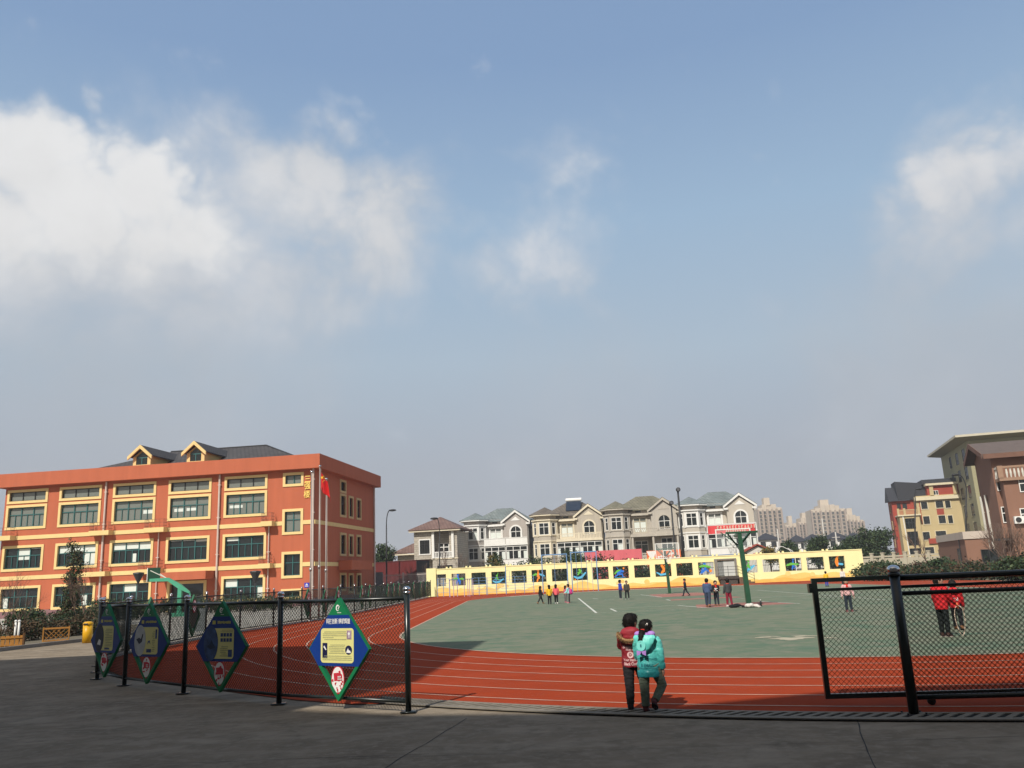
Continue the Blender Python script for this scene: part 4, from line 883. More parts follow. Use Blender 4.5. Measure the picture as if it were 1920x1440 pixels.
# --- lozenge boards: (u across -.5...5, z 0..1.53)
SWD, SHT = 1.16, 1.40
def loz(z): return (1-abs(2*z/SHT-1))*SWD/2 if 0 <= z <= SHT else 0
def zz(f): return f*SHT
def glyph_rows(mb, u0, u1, z0, z1, rows, seed, y, hgt=.55):     # rows of tiny type, too small to read
    q = random.Random(seed); dz = (z1-z0)/rows
    for r in range(rows):
        u = u0+(.03 if r % 4 == 0 else 0); zc_ = z1-dz*(r+.5); end = u1 if (r+1) % 4 else u0+(u1-u0)*q.uniform(.4, .9)
        while u < end:
            w_ = q.uniform(.011, .017); hh = dz*hgt/2
            mb.box(u, u+w_, y-.0015, y, zc_-hh*q.uniform(.55, 1), zc_+hh*q.uniform(.55, 1)); u += w_+.007
def rrect(u0, u1, z0, z1, r, n=5):
    pts = []
    for cx, cz, a0 in ((u1-r, z0+r, -90), (u1-r, z1-r, 0), (u0+r, z1-r, 90), (u0+r, z0+r, 180)):
        for i in range(n+1): a = R(a0+90*i/n); pts.append((cx+r*math.cos(a), cz+r*math.sin(a)))
    return pts
def medallion(o, cu, cz, ru, rz_, y, seed, name='medallion'):      # paper-cut roundel: white ground, red cut-out shapes
    t = MB(); t.face_prism(ellp(cu, cz, ru, rz_), y-.008, y); mo = t.build(name, m_sred, o)
    t = MB(); t.face_prism(ellp(cu, cz, ru*.90, rz_*.90), y-.0105, y-.0082); t.build('ground_disc', m_swhite, mo)
    q = random.Random(seed); t = MB()
    t.face_prism([(cu-ru*.62, cz+rz_*.45), (cu-ru*.5, cz-rz_*.1), (cu+ru*.72, cz-rz_*.05), (cu+ru*.68, cz+rz_*.38), (cu+ru*.1, cz+rz_*.5)], y-.0135, y-.0107)
    for i in range(16):
        a = q.uniform(0, 6.28); rr = q.uniform(.2, .78); cx, cy = cu+ru*rr*math.cos(a), cz+rz_*rr*math.sin(a)-rz_*.1; w1, w2 = ru*q.uniform(.06, .2), rz_*q.uniform(.04, .13); th = q.uniform(0, 3)
        if ((cx-cu)/ru)**2+((cy-cz)/rz_)**2 > .68: continue
        t.face_prism([(cx+w1*math.cos(th+k)*(1 if k % 2 < 1 else .6), cy+w2*math.sin(th+k)) for k in (0, 1.2, 2.3, 3.5, 4.9)], y-.0135-.0004*i, y-.0107)
    t.build('paper_cut', m_sred, mo)
    t = MB()
    for k in (0, 1):
        z_ = cz+rz_*(.22-.16*k); glyph_rows(t, cu-ru*.15, cu+ru*.6, z_-rz_*.07, z_+rz_*.07, 1, seed+k, y-.0205, .9)
    if seed % 2 == 0: t.build('lettering', m_swhite, mo)
    return mo
def swirl(t, cu, cz, s, y):                                        # white comma-like swirl emblem
    pts = []
    for i in range(15): a = R(20+i*22); pts.append((cu+s*.62*math.cos(a), cz+s*.8*math.sin(a)))
    for i in range(14):
        (x0, z0), (x1, z1) = pts[i], pts[i+1]; wv = s*(.10+.36*math.sin(math.pi*min(1, (i+1)/13)))
        def inn(x, z, k): return (x+(cu-x)*k, z+(cz-z)*k)
        k = min(.85, wv/s*1.3); t.face_prism([(x0, z0), (x1, z1), inn(x1, z1, k), inn(x0, z0, k)], y-.002, y)
    t.face_prism([(cu+s*.05, cz-s*.1), (cu+s*.75, cz+s*.25), (cu+s*1.0, cz+s*.6), (cu+s*.6, cz+s*.05), (cu+s*.3, cz-s*.35)], y-.003, y)
def board(o, kind, seed):
    th = .03                                                       # half thickness; the face looks towards -y
    zt_, zlo = zz(.83), zz(.335)
    fr = MB(); outer = [(0, 0), (SWD/2, SHT/2), (0, SHT), (-SWD/2, SHT/2)]
    for (a, b) in zip(outer, outer[1:]+outer[:1]):                 # green box frame along the four edges
        A, B = Vector((*a, 0)), Vector((*b, 0)); C = Vector((0, SHT/2, 0)); k = .11
        ia, ib = A.lerp(C, k), B.lerp(C, k)
        fr.face_prism([(A.x, A.y), (B.x, B.y), (ib.x, ib.y), (ia.x, ia.y)], -th, th)
    fr.build('frame', m_sgreen, o)
    y = -th-.002
    t = MB(); t.face_prism([(-loz(zt_), zt_), (loz(zt_), zt_), (0, SHT)], y, -th); tp_ = t.build('top_panel', m_sgreen, o)
    t = MB(); swirl(t, -.01, zz(.90), .055, y-.001); glyph_rows(t, -.045, .045, zz(.845), zz(.86), 1, 3, y-.001); t.build('emblem', m_swhite, tp_)
    t = MB(); t.face_prism([(-loz(zlo), zlo), (loz(zlo), zlo), (SWD/2-.012, SHT/2), (loz(zt_), zt_), (-loz(zt_), zt_), (-SWD/2+.012, SHT/2)], y, th*.6); bp = t.build('blue_panel', m_sblue, o)
    pz0, pz1 = zz(.365), zz(.70); pu0, pu1 = -.335, .30
    t = MB(); t.face_prism(rrect(pu0, pu1, pz0, pz1, .05), y-.003, y); pp = t.build('text_panel', m_syel, o)
    t = MB()
    for (a, b) in zip(rrect(pu0, pu1, pz0, pz1, .05), rrect(pu0, pu1, pz0, pz1, .05)[1:]+rrect(pu0, pu1, pz0, pz1, .05)[:1]):
        pass
    y2 = y-.0045
    title = MB(); body = MB(); pic = MB(); pic2 = MB(); pic3 = MB()
    if kind == 1:
        add_text(title, '科技创新 铸就辉煌', .080, 0, y-.002, zz(.765), .0015, .0009, .70)
        glyph_rows(body, pu0+.04, pu1-.14, pz1-.165, pz1-.035, 5, seed, y2); glyph_rows(body, pu0+.16, pu1-.17, pz0+.12, pz1-.215, 6, seed+1, y2); glyph_rows(body, pu0+.04, pu1-.04, pz0+.03, pz0+.105, 3, seed+2, y2)
        pic.box(pu1-.13, pu1-.04, y2-.001, y2, pz1-.15, pz1-.03); pic2.box(pu0+.035, pu0+.13, y2-.001, y2, pz0+.06, pz0+.27); pic2.face_prism(ellp(pu1-.095, pz0+.175, .065, .062), y2-.001, y2)
        pic3.face_prism([(pu1-.14, pz0+.14), (pu1-.105, pz0+.20), (pu1-.09, pz0+.175), (pu1-.06, pz0+.165), (pu1-.05, pz0+.135)], y2-.003, y2-.0012)
        pic3.face_prism([(pu0+.055, pz0+.215), (pu0+.07, pz0+.235), (pu0+.115, pz0+.18), (pu0+.10, pz0+.17)], y2-.003, y2-.0012)
        pic3.box(pu1-.09, pu1-.08, y2-.003, y2-.0012, pz1-.13, pz1-.06); pic3.face_prism(ellp(pu1-.085, pz1-.075, .02, .02, 10), y2-.004, y2-.0031)
        mats = (M('photo_pinkish', (.35,.25,.32), .6, .5, 14), M('photo_navy', (.01,.012,.05), .5, .5, 9), m_swhite)
    else:
        title.box(-.30+.1, -.13, y-.002, y, zz(.745), zz(.785)); glyph_rows(title, -.11, .22, zz(.748), zz(.782), 1, seed, y-.0005, 1.0)
        cu, cz = pu0+.115, (pz0+pz1)/2; pic.face_prism(ellp(cu, cz, .165, .27), y2-.001, y2)
        if kind == 2:
            for r in range(2):
                for c in range(4): pic2.box(.0+c*.068, .055+c*.068, y2-.001, y2, pz1-.13-r*.08, pz1-.075-r*.08)
            pic2.box(pu1-.12, pu1-.03, y2-.001, y2, pz0+.03, pz0+.14); glyph_rows(body, 0, pu1-.14, pz0+.03, pz0+.2, 6, seed, y2); glyph_rows(body, 0, pu1-.03, pz1-.06, pz1-.02, 2, seed+5, y2)
            pic3.face_prism([(cu-.09, cz-.05), (cu-.02, cz-.01), (cu+.02, cz+.06), (cu+.05, cz+.0), (cu+.11, cz-.06), (cu, cz-.09)], y2-.003, y2-.0012)
            mats = (M('photo_blue', (.035,.07,.17), .5, .6, 8), M('photo_steel', (.03,.06,.17), .5, .6, 12), M('photo_dark', (.015,.03,.07), .5, .3, 9))
        elif kind == 3:
            pic2.box(pu1-.075, pu1-.03, y2-.001, y2, pz1-.2, pz1-.04); pic2.box(-.02, .12, y2-.001, y2, pz0+.03, pz0+.09); pic2.face_prism([(-.0, pz0+.17), (.05, pz0+.21), (.09, pz0+.17), (.07, pz0+.24), (.02, pz0+.23)], y2-.001, y2)
            glyph_rows(body, .14, pu1-.09, pz0+.04, pz1-.06, 12, seed, y2)
            pic3.face_prism([(cu-.11, cz+.02), (cu-.03, cz+.05), (cu+.03, cz+.03), (cu+.07, cz+.12), (cu+.09, cz+.11), (cu+.06, cz-.02), (cu-.02, cz-.06)], y2-.003, y2-.0012)
            mats = (M('photo_grey', (.42,.44,.45), .5, .2, 8), M('photo_steel', (.03,.06,.17), .5, .6, 12), m_sdark)
        else:
            glyph_rows(body, .0, pu1-.04, pz0+.04, pz1-.05, 12, seed, y2); pic2.box(0, .18, y2-.003, y2-.0015, pz0+.02, pz0+.05)
            pic3.face_prism([(cu-.08, cz-.12), (cu-.01, cz-.02), (cu+.06, cz-.05), (cu+.05, cz-.14)], y2-.003, y2-.0012)
            mats = (m_sdark, M('photo_steel', (.03,.06,.17), .5, .6, 12), m_swhite)
    title.build('title_lettering', m_swhite if kind == 1 else M('dull_yellow_text', (.55,.5,.12), .6, 0), bp)
    for mb, nm, mt in ((body, 'lettering', m_sgrey), (pic, 'picture', mats[0]), (pic2, 'picture', mats[1]), (pic3, 'picture_motif', mats[2])):
        if mb.v: mb.build(nm, mt, pp)
    medallion(o, -.01, zz(.205), .125, .19, -th+.012, seed)
def sign_at(a, b, f, kind, seed, label, turn=0, z=.1, out=.075):
    a, b = Vector(a), Vector(b); p = a.lerp(b, f); d = (b-a).normalized(); rz = math.atan2(d.y, d.x)+R(turn); n = Vector((d.y, -d.x))
    p += n*out; o = thing('lozenge_board', label, 'sign', (p.x, p.y, z), rz, 'lozenge boards on the front fence'); board(o, kind, seed); return o
sign_at(near[1], near[0], .525, 1, 2, 'bright sunlit blue and green lozenge board with white title and cream text panel')
sign_at(near[2], near[1], .48, 2, 5, 'shaded blue lozenge board with round blue picture and two rows of small photos', 11, out=.10)
sign_at(near[3], near[2], .5, 3, 8, 'shaded blue lozenge board with pale grey oval picture of a dark bird shape', 11, out=.10)
sign_at(near[4], near[3], .5, 4, 11, 'narrow looking shaded lozenge board with dark oval picture at fence bend', 13, out=.11)
# boards on the long fence, seen from this side: green frame, dark back, roundel in the upper half
def back_board():
    o = thing('lozenge_board', '', 'sign', (0, 0, 0), 0, 'lozenge boards on the long fence')
    fr = MB(); th = .03; outer = [(0, 0), (SWD/2, SHT/2), (0, SHT), (-SWD/2, SHT/2)]
    for (a, b) in zip(outer, outer[1:]+outer[:1]):
        A, B = Vector((*a, 0)), Vector((*b, 0)); C = Vector((0, SHT/2, 0)); ia, ib = A.lerp(C, .2), B.lerp(C, .2)
        fr.face_prism([(A.x, A.y), (B.x, B.y), (ib.x, ib.y), (ia.x, ia.y)], -th, th)
    fr.build('frame', M('sign_green_dull', (.012,.10,.045), .5, .1), o)
    t = MB(); t.face_prism([(-loz(zz(.2))+.05, zz(.2)), (loz(zz(.2))-.05, zz(.2)), (SWD/2-.08, SHT/2), (loz(zz(.66)), zz(.66)), (-loz(zz(.66)), zz(.66)), (-SWD/2+.08, SHT/2)], -.01, .02); t.build('back_panel', M('sign_back', (.015,.045,.035), .5, .1), o)
    medallion(o, 0, zz(.72), .15, .22, -th-.002, 4)
    return o
bb = back_board(); first = True
BL = [(3.4, 'green lozenge frame with red roundel on long fence beside narrow shaded board'), (4.55, 'green lozenge frame with red roundel on long fence behind pale oval picture board'),
      (8.2, 'green lozenge frame on long fence behind the board with small photos'), (9.05, 'green lozenge frame on long fence with roundel left of the second front post'), (9.75, 'green lozenge frame half hidden behind the second front post'),
      (11.55, 'small green lozenge frame on long fence left of the sunlit board tip'), (12.3, 'small green lozenge frame on long fence right of the sunlit board tip'),
      (14.4, 'far green lozenge on long fence, nearest of the three in the gap'), (15.2, 'far green lozenge on long fence, middle of the three in the gap'), (16.0, 'far green lozenge on long fence, last of the three in the gap'),
      (18.6, 'tiny green lozenge on long fence just past the front corner post'), (20.2, 'tiny green lozenge on long fence near the green bin'), (21.4, 'tiny green lozenge on long fence closest to the yellow wall')]
for t_, lab in BL:
    i = int(t_); a, b = Vector(back[i]), Vector(back[i+1]); p = a.lerp(b, t_-i); d = (b-a).normalized(); n = Vector((d.y, -d.x)); p += n*.08; rz = math.atan2(d.y, d.x)
    if first: bb.location = (p.x, p.y, .14); bb.rotation_euler = (0, 0, rz); bb['label'] = lab; first = False
    else: dup(bb, (p.x, p.y, .14), rz, lab)

# --- right side: gate post, sliding gate leaf and the fixed fence beyond
gp = thing('gate_post', 'thick black gate post with shiny steel ball cap at right', 'post', (4.29, 9.82, 0))
p = MB(); p.tube([(0, 0, 0), (0, 0, 1.5)], .056, 16); po = p.build('shaft', m_black, gp, True)
p = MB(); p.box(-.13, .13, -.11, .11, .0, .012)
for x in (-.1, .1):
    for y in (-.08, .08): p.tube([(x, y, .012), (x, y, .03)], .012, 6)
p.build('base_plate', m_dkgrey, gp)
p = MB(); p.tube([(0, 0, 1.5), (0, 0, 1.535)], .066, 16); p.build('collar', m_black, gp, True)
p = MB(); p.ell((0, 0, 1.575), (.072, .072, .05), 16, 10); p.build('finial', m_chrome, gp, True)
ga = Vector((3.60, 10.52)); gdir = R(-6.5); GL = 2.86
gt = thing('sliding_gate', 'black sliding gate leaf with chain link panel behind the thick post', 'gate', (ga.x, ga.y, 0), gdir)
p = MB(); zb0, zt0 = .10, 1.50
p.box(-.03, .03, -.03, .03, zb0, zt0); p.box(GL-.06, GL, -.03, .03, zb0+.03, zt0-.03)
p.box(.03, GL, -.028, .028, zb0, zb0+.055); p.box(.03, GL-.06, -.028, .028, zt0-.05, zt0); p.box(.03, GL-.06, -.022, .022, zt0-.16, zt0-.125)
p.build('frame', m_black, gt)
for (x0, x1) in ((.03, GL-.06),):
    k = MB(); k.M = Matrix.Translation((x0, 0, 0)); chain(k, x1-x0, zb0+.055, zt0-.16, .062, .0024); k.build('wire_mesh', m_wire, gt)
p = MB(); p.box(-.075, -.03, -.05, .05, 1.33, 1.44); p.tube([(-.05, -.06, 1.38), (-.05, .06, 1.38)], .02, 8); p.build('latch', m_black, gt)
for x in (1.17, 2.5):
    p = MB(); p.tube([(x, -.02, .045), (x, .02, .045)], .045, 16); wo = p.build('wheel', m_dkgrey, gt, True)
    p = MB(); p.box(x-.035, x+.035, -.035, -.024, .045, .1); p.box(x-.035, x+.035, .024, .035, .045, .1); p.build('fork', m_black, wo)
fx = [(4.35, 9.88), (7.2, 9.55), (10.2, 9.9), (13.0, 11.0)]
o = thing('chain_link_fence', 'black chain link fence running right from the thick gate post', 'fence', (fx[0][0], fx[0][1], 0)); q = [(x-fx[0][0], y-fx[0][1]) for x, y in fx]
rl, rb, rm = MB(), MB(), MB()
for i, (a, b) in enumerate(zip(q[:-1], q[1:])):
    rl.tube([(*a, 1.475), (*b, 1.475)], .034, 10); rb.tube([(*a, .17), (*b, .17)], .028, 8); rm.tube([(*a, 1.30), (*b, 1.30)], .026, 8)
    d = Vector(b)-Vector(a); k = MB(); k.M = Matrix.Translation((a[0], a[1], 0)) @ Matrix.Rotation(math.atan2(d.y, d.x), 4, 'Z'); chain(k, d.length, .155, 1.30, .0590, .0024); k.build('wire_mesh', m_wire, o)
    post(o, b[0], b[1], 1.62, .045)
rl.build('top_rail', m_black, o, True); rb.build('bottom_rail', m_black, o, True); rm.build('middle_rail', m_black, o, True)
# ------------------------------------------------------------------ yellow playground wall with barred openings
WA = math.atan2(-6.0, 40.5); WP = Plane((-8.43, 85.0), WA)
def wuz(px, py): return WP.uz(px, py)
yw = thing('yellow_wall', 'long pale yellow playground wall with barred openings and orange dunes along its foot', 'wall', (-8.43, 85.0, 0), WA)
m_ywall = M('yellow_wall_paint', (.82,.77,.40), .85, .05, .6, streak=.5)
WL = wuz(1619, 1055)[0]; WH = 2.62; z0o, z1o = .95, 2.12
ops = [(816,836),(846.5,872.5),(883.7,910.5),(921,949),(959,987),(996.6,1024),(1034.7,1063),(1074,1101.7),(1111.3,1141),(1149.7,1179),(1189.7,1219),(1229,1259),(1269,1299.6),(1310.3,1340),(1391.7,1421.6),(1431.7,1463.3),(1474.2,1505),(1515,1547.5),(1557.5,1587)]
hol = [(wuz(a, 1075)[0], wuz(b, 1075)[0], z0o, z1o) for a, b in ops]
gate_o = (wuz(1347, 1075)[0], wuz(1379.5, 1075)[0], .75, 2.2)
w = MB(); T = .34
w.panel(0, WL, 0, WH, hol+[gate_o], T); w.panel(0, WL, 0, WH, hol+[gate_o], 0, T)
w.quad((0,0,WH), (WL,0,WH), (WL,T,WH), (0,T,WH)); w.quad((0,0,0), (0,0,WH), (0,T,WH), (0,T,0)); w.quad((WL,0,0), (WL,T,0), (WL,T,WH), (WL,0,WH))
w.build('wall', m_ywall, yw)
t = MB(); t.box(-1.0, -.02, -.12, T+.1, 0, WH+.12); t.build('end_pier', m_ywall, yw)
t = MB(); t.box(-.02, WL, -.04, -.002, WH-.03, WH+.05); t.build('coping', m_ywall, yw)
allo = sorted(hol+[gate_o])
for (h0, h1) in zip(allo[:-1], allo[1:]):
    c = (h0[1]+h1[0])/2
    for dx in (-.19, .19):
        t = MB(); t.box(c+dx-.08, c+dx+.08, -.02, .3, WH+.051, WH+.20); t.build('cap', m_ywall, yw)
m_bar = M('dark_bar', (.02,.035,.04), .6, .1)
for i, h in enumerate(hol):
    t = MB(); k = int((h[1]-h[0])/.13)
    for j in range(1, k): x = h[0]+(h[1]-h[0])*j/k; t.box(x-.012, x+.012, .15, .175, h[2], h[3])
    zm_ = (h[2]+h[3])/2+.05; t.box(h[0], h[1], .14, .149, zm_-.02, zm_+.02); t.build('grille', m_bar, yw)
# painted dunes and dots along the foot
def wavy(u): return .34+.15*math.sin(u*.55+.5)+.10*math.sin(u*1.3+1)+.07*math.sin(u*2.7)
m_dune = M('dune_orange', (.78,.42,.10), .85, .15, 1.2); m_dune2 = M('dune_light_orange', (.78,.55,.17), .85, .12, 1.2)
for nm, mt, k, off, yy, ph in (('dune_mural', m_dune2, 1.25, .08, -.006, 0), ('dune_mural', m_dune, .75, -.02, -.011, 1.9)):
    t = MB(); n = 160
    for i in range(n):
        a, b = WL*i/n, WL*(i+1)/n
        t.quad((a,yy,0), (b,yy,0), (b,yy,wavy(b+ph)*k+off), (a,yy,wavy(a+ph)*k+off))
    t.build(nm, mt, yw)
for i in range(22):
    cu = rnd.uniform(.8, WL-1); cz = rnd.uniform(.52, .82); r_ = rnd.uniform(.12, .26)
    if abs(cu-(gate_o[0]+gate_o[1])/2) < 2.2: continue
    t = MB(); t.add([(x, -.014-.0006*i, z) for x, z in ellp(cu, cz, r_, r_*.85, 18)], [tuple(range(18))]); t.build('painted_dot', rnd.choice([m_dune2, M('dot_peach', (.80,.60,.22), .85, .1)]), yw)
# cut-out athletes in every second opening: strokes (x, z in opening units), width, colour
m_cb = M('cutout_blue', (.02,.16,.62), .5, .05); m_cg = M('cutout_green', (.12,.45,.06), .5, .05); m_co = M('cutout_orange', (.80,.25,.03), .5, .05); m_cl = M('cutout_lightblue', (.10,.45,.70), .5, .05)
FIG = {
 'run':   [('g',[(.08,.45),(.3,.55),(.45,.5)],.16),('g',[(.6,.5),(.85,.5),(.95,.4)],.15),('b',[(.45,.72),(.5,.5),(.42,.3),(.38,.12)],.17),('b',[(.5,.5),(.62,.3),(.6,.08)],.15),('b',[(.47,.85)],.2),('b',[(.45,.65),(.3,.5)],.1)],
 'row':   [('l',[(.08,.2),(.3,.1),(.6,.13),(.92,.35)],.13),('g',[(.5,.3),(.4,.5),(.28,.38)],.13),('g',[(.42,.5),(.5,.85)],.06),('g',[(.4,.62)],.15),('l',[(.15,.33),(.85,.3)],.05)],
 'leap':  [('o',[(.48,.9)],.18),('o',[(.48,.75),(.47,.45),(.55,.25)],.2),('o',[(.5,.35),(.4,.1),(.38,0)],.13),('g',[(.08,.5),(.3,.6),(.45,.55)],.17),('l',[(.55,.6),(.8,.5),(.95,.42)],.15)],
 'kayak': [('l',[(.05,.28),(.3,.14),(.62,.2),(.95,.55)],.17),('g',[(.35,.4),(.5,.6),(.66,.72)],.16),('g',[(.5,.78)],.18),('g',[(.3,.6),(.72,.5)],.08),('o',[(.12,.05)],.1),('o',[(.3,.05)],.1)],
 'slide': [('g',[(.08,.35),(.3,.55),(.5,.62)],.15),('b',[(.3,.35),(.55,.55),(.75,.5)],.24),('b',[(.1,.12),(.35,.3),(.65,.3),(.7,.05)],.13),('b',[(.25,.85),(.4,.65)],.06),('o',[(.78,.75)],.14),('l',[(.08,.05),(.9,.05)],.04)],
 'surf':  [('o',[(.45,.82),(.62,.6),(.6,.4),(.42,.25)],.2),('o',[(.5,.85)],.2),('l',[(.08,.3),(.35,.12),(.7,.15),(.95,.3)],.15),('o',[(.62,.75),(.8,.85)],.1)],
 'ball':  [('g',[(.08,.6),(.4,.65),(.85,.55)],.2),('b',[(.45,.8)],.22),('b',[(.45,.65),(.5,.4),(.25,.2),(.15,.1)],.2),('b',[(.5,.42),(.7,.2)],.16),('b',[(.3,.5),(.2,.3)],.12),('o',[(.85,.25)],.22)],
 'green': [('g',[(.5,.85)],.16),('g',[(.5,.7),(.48,.45),(.6,.3)],.16),('l',[(.3,.1),(.6,.3),(.9,.5)],.22),('g',[(.48,.6),(.3,.4)],.1)],
 'blue':  [('g',[(.08,.4),(.4,.5),(.9,.45)],.18),('b',[(.58,.85)],.16),('b',[(.55,.72),(.55,.4),(.45,.1)],.15),('b',[(.55,.4),(.7,.15)],.12)],
 'bend':  [('o',[(.62,.92)],.16),('o',[(.55,.78),(.5,.5),(.52,.2)],.25),('l',[(.6,.35),(.9,.3)],.25)]}
cmats = {'b': m_cb, 'g': m_cg, 'o': m_co, 'l': m_cl}
def stroke(mb, pts, wd, u0, z0, W_, y0, y1):
    r = wd*W_/2
    if len(pts) == 1: mb.face_prism(ellp(u0+pts[0][0]*W_, z0+pts[0][1]*W_, r, r, 14), y0, y1); return
    P = [Vector((u0+x*W_, z0+z*W_)) for x, z in pts]
    L_, R_ = [], []
    for i, p in enumerate(P):
        d = (P[min(i+1, len(P)-1)]-P[max(i-1, 0)]).normalized(); n = Vector((-d.y, d.x))*r*(1 if 0 < i < len(P)-1 else .6); L_.append(p+n); R_.append(p-n)
    d0, d1 = (P[0]-P[1]).normalized()*r*.5, (P[-1]-P[-2]).normalized()*r*.5
    for i in range(len(P)-1): mb.face_prism([tuple(R_[i]), tuple(R_[i+1]), tuple(L_[i+1]), tuple(L_[i])], y0, y1)
    mb.face_prism([tuple(R_[0]), tuple(L_[0]), tuple(P[0]+d0)], y0, y1); mb.face_prism([tuple(L_[-1]), tuple(R_[-1]), tuple(P[-1]+d1)], y0, y1)
for idx, kind in ((1,'run'),(3,'row'),(5,'leap'),(7,'kayak'),(9,'slide'),(11,'surf'),(13,'ball'),(14,'green'),(16,'blue'),(18,'bend')):
    h = hol[idx]; W_ = min(h[1]-h[0], 1.35)*.95
    t = MB(); used = []
    for k, (c, pts, wd) in enumerate(FIG[kind]):
        if c not in used: used.append(c)
        t.m = used.index(c); stroke(t, [(x, z*.95+.0) for x, z in pts], wd, h[0]+.03, h[2]+.04, W_*.86 if False else W_, .06+.006*k, .10+.006*k)
    t.build('athlete_cutout', [cmats[c] for c in used], yw)
# raised doorway with a landing and steps down to the right
st = thing('entrance_steps', 'dark landing and steps with thin railing below the doorway of yellow wall', 'steps', tuple(WP.o+WP.x*gate_o[0]), WA)
GW = gate_o[1]-gate_o[0]; m_stp = M('dark_stone_step', (.06,.052,.045), .9, .2)
t = MB(); t.box(-.1, GW+.15, -1.3, -.02, .48, .75); t.box(.05, GW+.0, -1.2, -.05, 0, .479); t.build('landing', m_stp, st)
t = MB()
for i in range(4): t.box(GW+.15+.34*i, GW+.15+.34*(i+1), -1.3, -.1, 0, .60-.15*i)
t.build('steps', M('brown_stone_step', (.13,.085,.055), .9, .2), st)
t = MB()
for yy in (-1.28,):
    for zz_ in (.35, .65, .95):
        t.tube([(-.08, yy, .75+zz_*.9), (GW+.12, yy, .75+zz_*.9), (GW+1.55, yy, .1+zz_*.9)], .017, 5)
    for x, z in ((-.08, .75), (GW*.5, .75), (GW+.12, .75), (GW+.85, .4), (GW+1.52, .0)): t.tube([(x, yy, z), (x, yy, z+.93)], .02, 5)
t.build('railing', m_dkgrey, st)
t = MB(); t.box(-.3, -.02, -.10, -.02, .76, 2.25); t.box(GW-.02, GW+.16, -.10, -.02, .76, 2.25); t.box(-.3, GW+.16, -.10, -.02, 2.251, 2.36); t.build('door_frame', M('frame_grey', (.20,.19,.17), .8, .1), st)
gl_ = thing('side_gate', 'half open dark barred gate leaf standing in doorway of yellow wall', 'gate', tuple(WP.o+WP.x*(gate_o[0]+.05)+WP.n*.3+Vector((0, 0, .75))), WA+R(48))
t = MB()
for i in range(9): t.box(.02+i*.1, .045+i*.1, 0, .025, .05, 1.35)
t.build('bars', m_bar, gl_); t = MB(); t.box(0, .9, -.01, .035, .0, .05); t.box(0, .9, -.01, .035, 1.35, 1.4); t.build('frame', m_bar, gl_)

